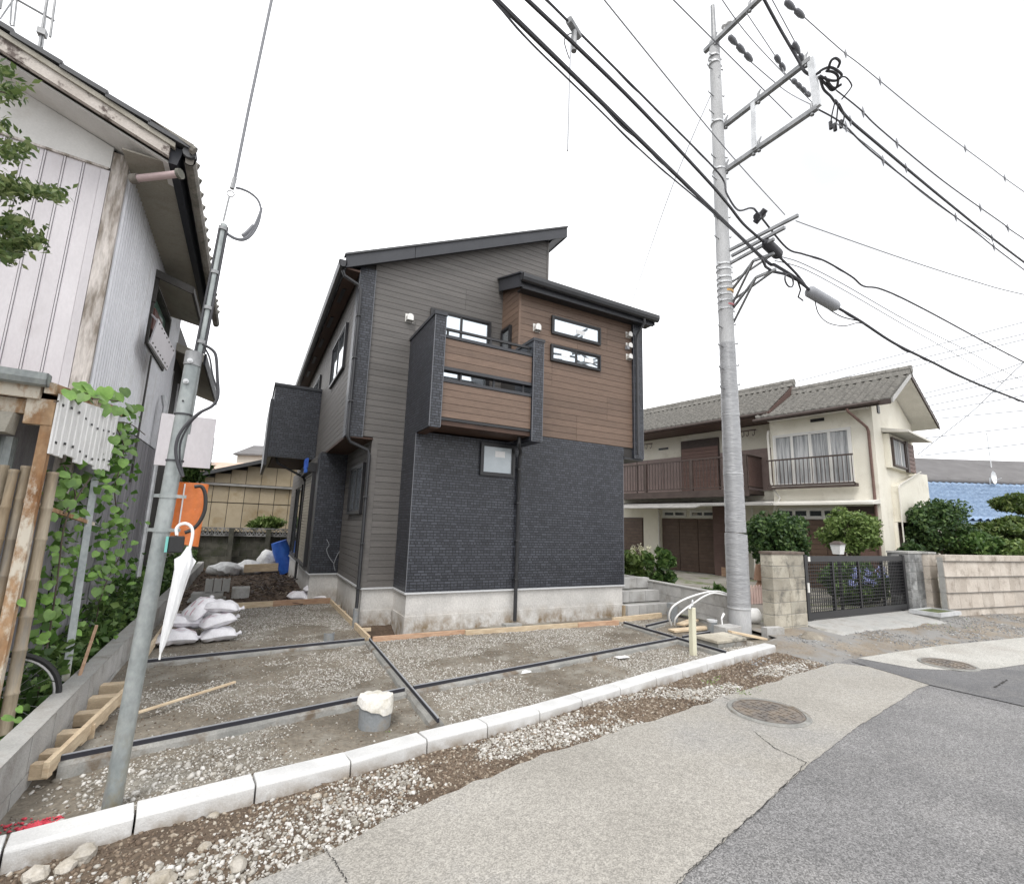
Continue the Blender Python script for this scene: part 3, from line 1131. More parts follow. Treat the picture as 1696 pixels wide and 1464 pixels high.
mb.build('soffit', MT['soffit_brown'], H)

# pale corner beads of the tile cladding
MT['bead'] = flat('bead', (.13, .135, .15), .45)
for x, y, z0, z1 in ((XL-.004, YF-.004, ZF+.01, 2.93), (XR-.004, YF-.004, ZF+.01, 2.94), (XL-.007, 6.396, 2.94, 4.595), (XL+.160, 6.396, 2.94, 4.595), (3.756, 6.396, 2.91, 4.55), (3.944, 6.396, 2.91, 4.55), (1.424, YG-.039, 2.88, 5.68), (XS-.016, YG-.039, 2.88, 5.62), (6.366, YF-.064, 2.94, 5.78), (6.594, YF-.064, 2.94, 5.78)):
    mb = MB()
    mb.box(x, x+.010, y, y+.010, z0, z1)
    mb.build('corner_bead', MT['bead'], H)

# roof
RF = MT['fascia']
roof = MB()
xa, xb, ya, yb = .95, 5.12, YG-.17, YB+.2


def rz(x, d):
    return zr(x)+d


roof.prism([(xa, ya+.03, rz(xa, .15)), (xb-.02, ya+.03, rz(xb, .15)), (xb-.02, ya+.03, rz(xb, .0)), (xa, ya+.03, rz(xa, .0))], (0, yb-ya-.03, 0))
roof = roof.build('roof', MT['roof_dark'], H)
xm = 2.02
for x0, x1 in ((xa-.03, xm-.004), (xm+.004, xb)):
    mb = MB()
    mb.prism([(x0, ya, rz(x0, -.055)), (x1, ya, rz(x1, -.055)), (x1, ya, rz(x1, .15)), (x0, ya, rz(x0, .15))], (0, .028, 0))
    mb.build('verge_board', RF, roof)
mb = MB()
mb.prism([(xa-.05, ya-.02, rz(xa-.05, .155)), (xb+.02, ya-.02, rz(xb+.02, .155)), (xb+.02, ya-.02, rz(xb+.02, .19)), (xa-.05, ya-.02, rz(xa-.05, .19))], (0, .12, 0))
mb.build('drip_edge', MT['roof_dark'], roof)
mb = MB()
mb.prism([(xb-.015, ya+.005, rz(xb, -.05)), (xb+.012, ya+.005, rz(xb, -.05)), (xb+.012, ya+.005, rz(xb, .148)), (xb-.015, ya+.005, rz(xb, .148))], (0, yb-ya-.1, 0))
mb.prism([(4.80, ya+.03, rz(4.8, -.065)), (xb-.016, ya+.03, rz(xb, -.045)), (xb-.016, ya+.03, rz(xb, -.004)), (4.8, ya+.03, rz(4.8, -.004))], (0, yb-ya-.2, 0))
mb.build('high_eave_board', RF, roof)
mb = MB()
for k in range(10):                              # standing seams on top
    x0 = xa
    y = ya+.3+k*.9
    mb.prism([(x0, y, rz(x0, .15)), (xb, y, rz(xb, .15)), (xb, y, rz(xb, .18)), (x0, y, rz(x0, .18))], (0, .02, 0))
mb.build('roof_seams', MT['roof_dark'], roof)
mb = MB()                                        # eave soffit on the left
mb.box(xa, XS-.03, YG-.13, yb-.02, 5.52, 5.55)
mb.build('eave_soffit', MT['soffit_brown'], roof)
for k in range(5):
    mb = MB()
    mb.box(1.0, 1.06, 8.25+k*1.35, 8.85+k*1.35, 5.508, 5.519)
    mb.build('soffit_vent', MT['frame_black'], roof)


def gutter(name, p, q, m, parent, w=.11, h=.10):
    """open half-round trough between p and q with closed ends"""
    p = Vector(p)
    q = Vector(q)
    d = (q-p).normalized()
    n_ = Vector((-d.y, d.x, 0))
    pts = [(-w/2, h*.5), (-w/2, 0), (-w*.34, -h*.38), (0, -h*.5), (w*.34, -h*.38), (w/2, 0), (w/2, h*.5), (w/2-.012, h*.5), (w/2-.014, 0), (w*.3, -h*.3), (0, -h*.4), (-w*.3, -h*.3), (-w/2+.014, 0), (-w/2+.012, h*.5)]
    mb = MB()
    mb.prism([p+n_*u+Vector((0, 0, v)) for u, v in pts], q-p)
    for e in (p, q-d*.008):
        mb.prism([e+n_*u+Vector((0, 0, v)) for u, v in pts[:7]], d*.008)
    return mb.build(name, m, parent)


gutter('gutter', (.88, YG-.20, 5.56), (.88, yb+.02, 5.52), MT['dark_metal'], roof, .12, .13)
DM = MT['dark_metal']


def pipe(pts, r, name='downpipe', m=None, parent=None, brackets=0):
    mb = MB()
    mb.tube(pts, r, 10)
    o = mb.build(name, m or DM, parent, smooth=True)
    return o


pipe([(.9, YG-.12, 5.48), (.93, YG-.12, 5.40), (1.16, YG-.09, 5.32), (1.20, YG-.085, 5.24), (1.20, YG-.085, 3.0), (1.205, YG-.08, 2.86), (1.25, YG-.06, 2.78), (1.53, YG-.04, 2.68), (1.556, YG-.04, 2.6), (1.556, YG-.04, .20)], .026, parent=H)
for z in (.6, 1.25, 1.95, 3.4, 4.1, 4.8):
    x = 1.556 if z < 2.8 else 1.20
    mb = MB()
    mb.box(x-.035, x+.035, YG-.09 if z < 2.8 else YG-.125, YG, z, z+.018)
    mb.build('pipe_bracket', DM, H)
mb = MB()
mb.tube([(1.556, YG-.04, .32), (1.556, YG-.04, -.1)], .045, 12)
mb.build('drain_riser', MT['pvc'], H, smooth=True)
# brown block roof and gutter
mb = MB()
yf2 = YF-.22
k2 = .33


def z2(y, d=0):
    return 5.80+k2*(y-YF)+d


mb.prism([(3.72, yf2, z2(yf2, .0)), (3.72, 10.9, z2(10.9, .0)), (3.72, 10.9, z2(10.9, .13)), (3.72, yf2, z2(yf2, .13))], (3.02, 0, 0))
roof2 = mb.build('roof', MT['roof_dark'], H)
mb = MB()
mb.prism([(3.69, yf2-.02, z2(yf2, -.09)), (3.69, YG-.02, z2(YG, -.09)), (3.69, YG-.02, z2(YG, .145)), (3.69, yf2-.02, z2(yf2, .145))], (.028, 0, 0))
mb.prism([(3.66, yf2-.03, z2(yf2, .148)), (3.66, YG-.01, z2(YG, .148)), (3.66, YG-.01, z2(YG, .175)), (3.66, yf2-.03, z2(yf2, .175))], (.1, 0, 0))
mb.build('verge_board', RF, roof2)
mb = MB()
mb.prism([(6.745, yf2-.02, z2(yf2, -.09)), (6.745, 10.9, z2(10.9, -.09)), (6.745, 10.9, z2(10.9, .145)), (6.745, yf2-.02, z2(yf2, .145))], (.03, 0, 0))
mb.build('verge_board', RF, roof2)
mb = MB()
mb.box(3.72, 6.745, yf2-.01, yf2+.02, 5.62, z2(yf2, .02))
mb.build('eave_board', RF, roof2)
mb = MB()
mb.box(3.74, 6.74, yf2+.022, YF-.002, 5.64, 5.66)
mb.build('eave_soffit', MT['frame_black'], roof2)
gutter('gutter', (3.66, yf2-.075, 5.77), (6.80, yf2-.075, 5.75), DM, roof2, .12, .13)
pipe([(6.45, yf2-.07, 5.70), (6.45, yf2-.06, 5.6), (6.43, YF-.11, 5.42), (6.42, YF-.10, 5.3), (6.42, YF-.10, 3.0)], .024, parent=H)
# downpipe beside the small window
pipe([(3.66, 6.62, 2.98), (3.66, 6.62, 2.9), (3.70, 6.7, 2.86), (3.84, 6.88, 2.80), (3.86, YF-.05, 2.7), (3.86, YF-.05, .12)], .030, parent=H)
for z in (.75, 1.35, 1.95, 2.5):
    mb = MB()
    mb.box(3.82, 3.90, YF-.085, YF, z, z+.02)
    mb.build('pipe_bracket', DM, H)
mb = MB()
mb.box(3.66, 3.94, YF-.14, YF+.0, .02, .09)
mb.build('pipe_base', MT['conc'], H)

# balcony above the front
bal = MB()
bal.box(XL-.003, XL+.165, 6.40, 7.0, 2.93, 4.60)
bal.box(XL-.002, XL+.163, 7.001, YG-.003, 3.0, 4.60)
bal = bal.build('balcony', T, H)
mb = MB()
mb.box(3.76, 3.95, 6.40, 6.999, 2.90, 4.55)
mb.build('pillar', T, bal)
mb = MB()
mb.box(XL-.018, XL+.18, 6.385, YG-.004, 4.602, 4.65)
mb.build('cap', MT['fascia'], bal)
mb = MB()
mb.box(3.745, 3.965, 6.385, 6.998, 4.552, 4.60)
mb.build('cap', MT['fascia'], bal)
mb = MB()
mb.box(XL+.166, 3.759, 6.46, YG-.004, 2.985, 3.05)
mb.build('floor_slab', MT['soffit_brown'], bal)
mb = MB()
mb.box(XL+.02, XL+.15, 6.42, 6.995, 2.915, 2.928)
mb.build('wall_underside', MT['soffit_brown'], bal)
mb = MB()
mb.box(XL+.167, 3.757, 6.44, 6.459, 3.055, 3.09)
mb.build('trim', MT['frame_black'], bal)
for z0, n in ((3.10, 5), (3.855, 4)):
    for k in range(n):
        mb = MB()
        p_ = .104 if n == 5 else .108
        mb.box(XL+.168, 3.756, 6.445, 6.47, z0+k*p_, z0+k*p_+p_-.006)
        mb.build('board', BS, bal)
mb = MB()
mb.box(XL+.167, 3.757, 6.471, 6.56, 3.095, 3.615)
mb.box(XL+.167, 3.757, 6.471, 6.56, 3.85, 4.285)
mb.build('backing', MT['joint'], bal)
mb = MB()
mb.box(XL+.167, 3.757, 6.43, 6.57, 3.62, 3.665)
mb.box(XL+.167, 3.757, 6.43, 6.57, 3.80, 3.848)
mb.box(XL+.167, 3.757, 6.43, 6.57, 4.29, 4.335)
for x in (2.55, 3.1, 3.62):
    mb.box(x, x+.03, 6.49, 6.52, 3.666, 3.799)
mb.build('trim', MT['fascia'], bal)
mb = MB()
mb.box(XL+.167, 3.757, 6.48, 6.52, 4.43, 4.465)
for x in (2.31, 3.02, 3.70):
    mb.box(x, x+.028, 6.486, 6.514, 4.336, 4.429)
mb.build('rail', MT['frame_black'], bal)

# rear-side balcony
mb = MB()
mb.box(.23, XS-.005, 11.6, 11.68, 2.90, 4.48)
mb.box(.225, .31, 11.68, 14.6, 2.92, 4.48)
mb.box(.235, XS-.006, 14.52, 14.6, 2.92, 4.48)
b2 = mb.build('balcony', T, H)
mb = MB()
mb.box(.20, XS-.006, 11.575, 11.70, 4.481, 4.54)
mb.box(.20, .33, 11.70, 14.62, 4.481, 4.54)
mb.build('cap', MT['fascia'], b2)
mb = MB()
mb.box(.33, XS-.006, 11.69, 14.5, 2.93, 3.0)
mb.build('floor_slab', MT['soffit_brown'], b2)
mb = MB()
mb.box(.16, .222, 11.75, 14.7, 2.72, 4.2)
mb.build('privacy_panel', MT['fascia'], b2)
pipe([(.4, 11.8, 2.92), (.45, 11.8, 2.78), (1.0, 11.85, 2.52), (1.05, 11.85, 2.4), (1.05, 11.85, .3)], .026, parent=b2)


# windows
def win_y(x0, x1, z0, z1, y, parent, panes=1, frost=False, paper=(), fw=.04, name='window'):
    f = MB()
    f.ring(x0, x1, z0, z1, fw, y-.045, y+.0)
    f = f.build(name, MT['frame_black'], parent)
    n = panes
    for k in range(n):
        a = x0+fw+(x1-x0-2*fw)*k/n
        b = x0+fw+(x1-x0-2*fw)*(k+1)/n
        dy = .010*(k % 2)
        s_ = MB()
        s_.ring(a+.001, b-.001, z0+fw+.001, z1-fw-.001, .022, y-.036+dy, y-.016+dy)
        s_.build('sash', MT['frame_black'], f)
        g_ = MB()
        g_.box(a+.023, b-.023, y-.022+dy, y-.017+dy, z0+fw+.023, z1-fw-.023)
        g_.build('pane', MT['glass_frost'] if frost else MT['glass_coated'], f)
    for (px0, px1, pz0, pz1) in paper:
        q = MB()
        q.box(px0, px1, y-.0262, y-.0235, pz0, pz1)
        q.build('paper_sticker', MT['paper'], f)
    return f


def win_x(y0, y1, z0, z1, x, parent, panes=1, fw=.04, name='window', glass='glass_coated'):
    f = MB()
    f.ringx(y0, y1, z0, z1, fw, x-.05, x)
    f = f.build(name, MT['frame_black'], parent)
    for k in range(panes):
        a = y0+fw+(y1-y0-2*fw)*k/panes
        b = y0+fw+(y1-y0-2*fw)*(k+1)/panes
        dx = .012*(k % 2)
        s_ = MB()
        s_.ringx(a+.001, b-.001, z0+fw+.001, z1-fw-.001, .024, x-.040+dx, x-.018+dx)
        s_.build('sash', MT['frame_black'], f)
        g_ = MB()
        g_.box(x-.026+dx, x-.020+dx, a+.025, b-.025, z0+fw+.025, z1-fw-.025)
        g_.build('pane', MT[glass], f)
    return f


win_y(3.16, 3.80-.02, 2.37, 2.90, YF, H, 1, True, [(3.42, 3.60, 2.68, 2.78)], .035)
win_y(4.46, 5.57, 5.03, 5.38, YF, H, 1, False, [(5.0, 5.2, 5.15, 5.23)], .035)
win_y(4.45, 5.57, 4.52, 4.83, YF, H, 2, False, [(4.68, 4.86, 4.64, 4.72), (5.2, 5.4, 4.64, 4.72)], .032)
win_y(2.40, 3.56, 3.25, 5.27, YG, H, 2, False, (), .04, 'balcony_door')
win_x(7.26, 7.62, 4.55, 5.14, 3.80, H, 1)
win_x(8.45, 10.05, 4.18, 5.01, XS, H, 2)
win_x(12.0, 13.6, 3.1, 5.0, XS, H, 2)
win_x(8.02, 9.16, 1.70, 2.53, XI, H, 2)
# shuttered window on the ground floor, behind the tile return
f = MB()
f.ringx(10.32, 11.85, .68, 2.52, .05, XB-.07, XB)
f.box(XB-.16, XB-.002, 10.30, 11.87, 2.521, 2.70)
sh = f.build('shutter_window', MT['frame_black'], H)
MT['shutter_beige'] = mat('shutter_beige', (.30, .27, .215), (.36, .325, .26), rough=.5, scale=3)
for k in range(28):
    q = MB()
    q.box(XB-.045, XB-.02, 10.372, 11.798, .735+k*.0622, .735+k*.0622+.054)
    q.build('shutter_slat', MT['shutter_beige'], sh)
win_x(12.6, 14.2, .7, 2.4, XB, H, 2)
mb = MB()                                        # blue masking sheet left on the shutter box
for k in range(9):
    a = 10.32+k*.045
    mb.box(XB-.185-.012*(k % 3), XB-.162, a, a+.043, 2.60-.03*((k*7) % 4), 2.78+.012*(k % 2))
mb.build('masking_sheet', MT['blue'], H)


# vent hoods
def hood(x, z, y, r=.062):
    mb = MB()
    n = 10
    prof = []
    ring0 = []
    for k in range(n+1):
        a = math.pi*k/n
        ring0.append((x+r*math.cos(a), z+r*math.sin(a)))
    pts = [(x+r, z-r*1.15)]+ring0+[(x-r, z-r*1.15)]
    m = len(pts)
    A = [(p[0], y-.004, p[1]) for p in pts]
    B = [(x+(p[0]-x)*.86, y-.085, z+(p[1]-z)*.86+.004) for p in pts]
    mb.add(A+B, [tuple(range(m)), tuple(range(2*m-1, m-1, -1))][1:]+[(i, i+1, m+i+1, m+i) for i in range(m-1)])
    o = mb.build('vent_hood', MT['vent_steel'], H)
    q = MB()
    q.box(x-r*1.12, x+r*1.12, y-.006, y-.001, z-r*1.2, z+r*1.12)
    q.build('vent_plate', MT['vent_steel'], o)
    return o


hood(2.04, 5.0, YG)
hood(4.15, 5.07, YF)
for z in (5.41, 5.18, 4.95):
    hood(6.28, z, YF, .052)
mb = MB()
mb.box(6.20, 6.26, YF-.07, YF-.004, 5.09, 5.16)
mb.build('junction_box', MT['cable_grey'], H)
# loose cables hanging out of the tile wall, waiting for a lamp
mb = MB()
mb.tube(sm([at_y(*p, YR-.03) for p in ((555, 945), (553, 935), (556, 925), (561, 915), (568, 905))]), .006, 6)
mb.tube(sm([at_y(*p, YR-.04) for p in ((553, 933), (545, 922), (541, 910), (545, 902), (541, 893))]), .006, 6)
mb.build('loose_cable', MT['cable_grey'], H, smooth=True)

# ================================================================== CREAM HOUSE ON THE RIGHT
A2 = RAD(9.5)
C2 = Vector((14.9, 6.79, .08))
GX = Vector((math.cos(A2), math.sin(A2), 0))
EY = Vector((-math.sin(A2), math.cos(A2), 0))
N2 = thing('cream_house', 'older cream plaster house with grey tiled roofs and a brown railed balcony', 'house', C2, A2)


def A_(px, py, lx=0.0):
    p = at_plane(px, py, GX, GX.dot(C2)+lx)-C2
    return p.dot(EY), p.z


def B_(px, py, ly=0.0):
    p = at_plane(px, py, EY, EY.dot(C2)+ly)-C2
    return p.dot(GX), p.z


MT['cream'] = mat('cream_plaster', (.72, .685, .585), (.78, .75, .655), scale=1.4, fine=.1, fscale=60, rough=.92, bump=.003, dirt=(.54, .50, .41), dscale=1.2, dlo=.55, dhi=.75)
MT['cream_dk'] = mat('soffit_white', (.58, .56, .51), (.68, .66, .61), scale=2, rough=.85)
MT['brown_clad'] = mat('brown_clad', (.085, .050, .042), (.12, .074, .062), scale=4, stretch=(1, 1, 10), rough=.6, vary=.1)
MT['brown_red'] = mat('brown_red', (.14, .082, .066), (.19, .115, .095), scale=4, stretch=(1, 1, 10), rough=.65, vary=.12)
MT['shutter_brown'] = mat('shutter_brown', (.085, .052, .036), (.12, .078, .055), scale=4, rough=.5, vary=.08)
MT['shutter_pale'] = mat('shutter_pale', (.23, .17, .155), (.28, .21, .19), scale=4, rough=.6, vary=.06)
MT['dark_wood'] = mat('dark_wood', (.045, .030, .025), (.07, .05, .042), scale=5, rough=.6)
MT['alu'] = flat('aluminium', (.66, .65, .62), .4)
MT['curtain'] = mat('curtain', (.24, .25, .255), (.46, .465, .47), scale=14, stretch=(1, 1, .05), lo=.42, hi=.58, fine=.05, rough=.9)
MT['roof_tile'] = mat('roof_tile', (.14, .135, .122), (.215, .205, .185), scale=7, fine=.3, fscale=24, rough=.8, dirt=(.27, .26, .24), dscale=14, dlo=.54, dhi=.66)
MT['roof_edge'] = mat('roof_edge', (.16, .15, .14), (.22, .21, .195), scale=4, rough=.8)
MT['zinc'] = mat('zinc', (.28, .275, .26), (.38, .37, .35), scale=3, rough=.5)


def lb(m, name, material, parent=N2, **k):
    return m.build(name, material, parent, local=True, **k)


ez = 5.12         # eave height (local z)
DEP = 3.75
# right wing mass, gable to the road
ridge_x, ridge_z = 1.55, 6.15
mb = MB()
mb.prism([(0, 0, -.3), (DEP, 0, -.3), (DEP, 0, 5.12), (ridge_x, 0, ridge_z), (0, 0, 5.30)], (0, 2.75, 0))
lb(mb, 'wall', MT['cream'])
# left wing mass, set back
mb = MB()
mb.box(1.0, 5.0, 2.752, 10.5, -.3, 5.22)
lb(mb, 'wall', MT['cream'])


def tiled(name, p0, u, v, nu, nv, parent, amp=.03, step=.028):
    """roof slope of overlapping wavy tiles: p0 eave corner, u along the eave, v up the slope"""
    p0, u, v = Vector(p0), Vector(u), Vector(v)
    n_ = u.cross(v).normalized()
    if n_.z < 0:
        n_ = -n_
    L = u.length
    per = L/nu
    res = 6
    V = []
    F = []
    us = np.linspace(0, 1, nu*res+1)
    wave = np.array([amp*(1 if False else math.cos(2*math.pi*((i % res)/res))) for i in range(nu*res+1)])
    rows = []
    for r_ in range(nv):
        for t, h in ((r_/nv, step), ((r_+1)/nv+.0005, .004)):
            rows.append((t, h))
    for t, h in rows:
        for i, s_ in enumerate(us):
            p = p0+u*float(s_)+v*t+n_*(h+float(wave[i]))
            V.append(p[:])
    w = len(us)
    for r_ in range(len(rows)-1):
        for i in range(w-1):
            F.append((r_*w+i, r_*w+i+1, (r_+1)*w+i+1, (r_+1)*w+i))
    # thickness: skirt at the eave
    b = len(V)
    for i, s_ in enumerate(us):
        V.append((p0+u*float(s_)-n_*.03)[:])
    for i in range(w-1):
        F.append((i, b+i, b+i+1, i+1))
    return np_mesh(name, V, F, MT['roof_tile'], parent, False, 'stuff')


def ridge_tiles(p, q, parent, n, r=.12):
    p, q = Vector(p), Vector(q)
    mb = MB()
    d = (q-p)/n
    for k in range(n):
        a = p+d*k
        b = a+d*.97
        mb.tube([a, b], [r*1.05, r], 8)
    dn = d.normalized()
    mb.prism([p+dn*.02+Vector((0, 0, -.02))+dn.cross(Vector((0, 0, 1)))*s_ for s_ in (-.11, .11)]+[p+dn*.02+Vector((0, 0, -.16))+dn.cross(Vector((0, 0, 1)))*s_ for s_ in (.15, -.15)], (q-p)*.995)
    return mb.build('ridge', MT['roof_tile'], parent, local=True)


# roof of the right wing
ov = .62
y0r, y1r = -ov, 2.95
fx = -.5
rx = 4.25
slope_f = (ridge_z+.12-(ez+.02))/(ridge_x-fx)
rb = MB()
rb.prism([(fx+.02, y0r+.04, ez-.02), (ridge_x, y0r+.04, ridge_z+.06), (rx, y0r+.04, 5.08), (rx, y0r+.04, 5.0), (ridge_x, y0r+.04, ridge_z-.03), (fx+.02, y0r+.04, ez-.1)], (0, y1r-y0r-.06, 0))
r1 = lb(rb, 'roof', MT['cream_dk'])
tiled('roof_tiles', (fx, y1r, ez+.02), (0, y0r-y1r, 0), (ridge_x-fx, 0, ridge_z+.10-ez-.02), 17, 11, r1)
tiled('roof_tiles', (rx, y0r, 5.10), (0, y1r-y0r, 0), (ridge_x-rx, 0, ridge_z+.10-5.10), 15, 12, r1)
ridge_tiles((ridge_x, y0r-.03, ridge_z+.22), (ridge_x, y1r, ridge_z+.22), r1, 12)
mb = MB()                                        # dark barge boards along the verge
mb.prism([(fx, y0r, ez-.12), (ridge_x, y0r, ridge_z-.02), (ridge_x, y0r, ridge_z+.12), (fx, y0r, ez+.03)], (0, .035, 0))
lb(mb, 'verge_board', MT['zinc'], r1)
mb = MB()
mb.prism([(ridge_x, y0r, ridge_z-.02), (rx+.03, y0r, 4.98), (rx+.03, y0r, 5.10), (ridge_x, y0r, ridge_z+.12)], (0, .035, 0))
lb(mb, 'verge_board', MT['dark_wood'], r1)
mb = MB()
mb.box(fx-.01, fx+.03, y0r+.05, y1r, ez-.14, ez-.01)
lb(mb, 'eave_board', MT['dark_wood'], r1)
gl = MB()
gl.tube([(fx-.06, y0r+.3, ez-.06), (fx-.06, y1r+.05, ez-.09)], .055, 8)
lb(gl, 'gutter', MT['dark_wood'], r1)
mb = MB()
mb.box(fx+.04, -.003, .05, 2.7, ez-.10, ez-.085)
lb(mb, 'eave_soffit', MT['cream_dk'], r1)

# roof of the left wing
ez2 = 5.36
y0l, y1l = 2.60, 10.6
fx2 = -.25
rg_x, rg_z = 1.65, 6.50
rb = MB()
rb.prism([(fx2+.02, y0l+.06, ez2-.02), (rg_x, y0l+.06, rg_z+.04), (rg_x+3.4, y0l+.06, ez2), (rg_x+3.4, y0l+.06, ez2-.1), (fx2+.02, y0l+.06, ez2-.1)], (0, y1l-y0l-.1, 0))
r2 = lb(rb, 'roof', MT['brown_clad'])
tiled('roof_tiles', (fx2, y1l, ez2+.02), (0, y0l-y1l, 0), (rg_x-fx2, 0, rg_z+.08-ez2-.02), 38, 11, r2)
ridge_tiles((rg_x, y0l-.03, rg_z+.2), (rg_x, y1l, rg_z+.2), r2, 24)
mb = MB()
mb.prism([(fx2, y0l, ez2-.28), (rg_x, y0l, rg_z-.50), (rg_x, y0l, rg_z+.1), (fx2, y0l, ez2+.04)], (0, .05, 0))
lb(mb, 'verge_board', MT['brown_clad'], r2)
mb = MB()
mb.box(fx2-.01, fx2+.03, y0l+.06, y1l, ez2-.15, ez2-.01)
lb(mb, 'eave_board', MT['brown_clad'], r2)
gl = MB()
gl.tube([(fx2-.06, y0l+.1, ez2-.07), (fx2-.06, y1l, ez2-.09)], .055, 8)
lb(gl, 'gutter', MT['dark_wood'], r2)
mb = MB()
mb.box(fx2+.04, .998, 2.76, 10.4, ez2-.12, ez2-.105)
lb(mb, 'eave_soffit', MT['brown_clad'], r2)


# windows and doors (local x = 0 faces the camera side)
def h2win(y0, y1, z0, z1, x, panes, parent=N2, curtain=True, fw=.045, fm='alu'):
    f = MB()
    f.ringx(y0, y1, z0, z1, fw, x-.06, x+.0)
    f = lb(f, 'window', MT[fm], parent)
    for k in range(panes):
        a = y0+fw+(y1-y0-2*fw)*k/panes
        b = y0+fw+(y1-y0-2*fw)*(k+1)/panes
        s_ = MB()
        dx = .014*(k % 2)
        s_.ringx(a+.001, b-.001, z0+fw+.001, z1-fw-.001, .038, x-.062+dx, x-.034+dx)
        lb(s_, 'sash', MT[fm], f)
        q = MB()
        if curtain:                               # pleated net curtain right behind clear glass
            n = 14
            pts = []
            for i in range(n+1):
                t = a+.03+(b-a-.06)*i/n
                pts.append((x-.022+(.006 if i % 2 else -.004)+dx, t))
            V = [(p[0], p[1], z0+fw+.03) for p in pts]+[(p[0], p[1], z1-fw-.03) for p in pts]
            q.add(V, [(i, i+1, n+2+i, n+1+i) for i in range(n)])
            lb(q, 'curtain', MT['curtain'], f)
        else:
            q.box(x-.034+dx, x-.030+dx, a+.03, b-.03, z0+fw+.03, z1-fw-.03)
            lb(q, 'pane', MT['glass'], f)
    return f


wy0, wz0 = A_(1416, 803)
wy1, wz1 = A_(1281, 722)
h2win(.53, 2.66, 2.96, 4.58, 0, 4)
mb = MB()
for k in range(21):
    y = .50+k*(2.74-.50)/20
    mb.box(-.27, -.255, y-.008, y+.008, 3.0, 3.74)
mb2 = MB()
mb2.box(-.285, -.24, .46, 2.79, 3.74, 3.785)
mb2.box(-.28, -.245, .46, 2.79, 2.95, 3.0)
mb2.box(-.28, -.062, .44, .48, 2.93, 2.97)
mb2.box(-.30, -.062, .44, 2.8, 2.88, 2.93)
rl = lb(mb2, 'window_railing', MT['dark_wood'])
for k in range(21):
    y = .50+k*(2.74-.50)/20
    q = MB()
    q.box(-.27, -.255, y-.008, y+.008, 3.001, 3.739)
    lb(q, 'baluster', MT['dark_wood'], rl)
mb = MB()
y_, z_ = A_(1352, 687)
mb.box(-.02, -.001, 1.18, 1.55, 4.86, 4.95)
lb(mb, 'wall_vent', MT['frame_black'])
# canopy and ground-floor opening of the right wing
mb = MB()
mb.prism([(-.62, .0, 2.36), (-.62, .0, 2.42), (-.001, .0, 2.52), (-.001, .0, 2.40)], (0, 2.95, 0))
lb(mb, 'canopy', MT['cream_dk'])
h2win(.95, 2.62, 1.98, 2.30, 0, 4, curtain=False)
mb = MB()
mb.box(-.03, -.002, .90, 2.66, -.05, 1.96)
shp = lb(mb, 'shutter_doors', MT['dark_wood'])
for k in range(4):
    for j in range(14):
        q = MB()
        q.box(-.046, -.031, .92+k*.435, .92+k*.435+.42, .02+j*.138, .02+j*.138+.126)
        lb(q, 'slat', MT['shutter_brown'], shp)
mb = MB()
mb.box(-.018, -.002, .12, .86, -.05, 2.34)
cl = lb(mb, 'wood_panel', MT['dark_wood'])
for j in range(13):
    q = MB()
    q.box(-.034, -.019, .13, .85, .0+j*.165, .0+j*.165+.155)
    lb(q, 'cladding_board', MT['brown_red'], cl)
# downpipe on the near corner
mb = MB()
mb.tube([(fx-.05, .42, ez-.12), (fx-.03, .40, ez-.2), (-.10, .12, ez-.62), (-.07, .10, ez-.75), (-.07, .10, .0)], .036, 8)
lb(mb, 'downpipe', MT['brown_red'], smooth=True)
mb = MB()
mb.tube([(-.05, 2.78, 4.75), (-.06, 2.80, 4.6), (-.06, 2.78, 3.1), (-.06, 2.70, 2.86), (-.10, 2.52, 2.6), (-.06, 2.72, 2.3), (-.05, 2.84, 1.9), (-.05, 2.84, .2)], .035, 8)
lb(mb, 'pipe_cover', MT['cream_dk'], smooth=True)
# meter box on the return wall
mb = MB()
mb.box(.38, .60, 2.76, 2.86, 4.55, 4.95)
lb(mb, 'meter_box', MT['cream'])

# gable side: bay window with hood, stair-shaped bulge
f = MB()
x0, x1 = .75, 2.95
f.box(x0, x1, -.14, -.001, 3.45, 4.42)
bay = lb(f, 'bay_window', MT['cream'])
f = MB()
f.hull8([(x0-.1, -.62, 4.38), (x1+.12, -.62, 4.38), (x1+.12, -.0, 4.46), (x0-.1, -.0, 4.46)], [(x0-.1, -.62, 4.44), (x1+.12, -.62, 4.44), (x1+.12, -.0, 4.58), (x0-.1, -.0, 4.58)])
lb(f, 'hood', MT['cream_dk'], bay)
f = MB()
f.ring(x0+.1, 2.05, 3.5, 4.32, .05, -.200, -.141)
wf = lb(f, 'window_frame', MT['dark_wood'], bay)
f = MB()
f.box(x0+.16, 1.54, -.170, -.165, 3.56, 4.27)
f.box(1.60, 2.0, -.162, -.157, 3.56, 4.27)
lb(f, 'pane', MT['curtain'], bay)
f = MB()
f.box(1.545, 1.595, -.185, -.150, 3.55, 4.27)
lb(f, 'mullion', MT['alu'], bay)
f = MB()
f.box(2.08, 2.26, -.210, -.141, 3.42, 4.36)
lb(f, 'post', MT['dark_wood'], bay)
for k in range(7):
    q = MB()
    q.box(2.28, 2.94, -.190, -.141, 3.47+k*.125, 3.47+k*.125+.11)
    lb(q, 'shutter_board', MT['brown_red'], bay)
mb = MB()
mb.box(.45, .62, -.03, -.001, 4.98, 5.2)
lb(mb, 'wall_vent', MT['frame_black'])
mb = MB()                                        # bulge under a sloping top
mb.prism([(1.05, 0, 1.95), (4.3, 0, 1.95), (4.3, 0, 3.55), (3.4, 0, 3.50), (1.05, 0, 2.95)], (0, -.16, 0))
lb(mb, 'wall_bulge', MT['cream'])
mb = MB()
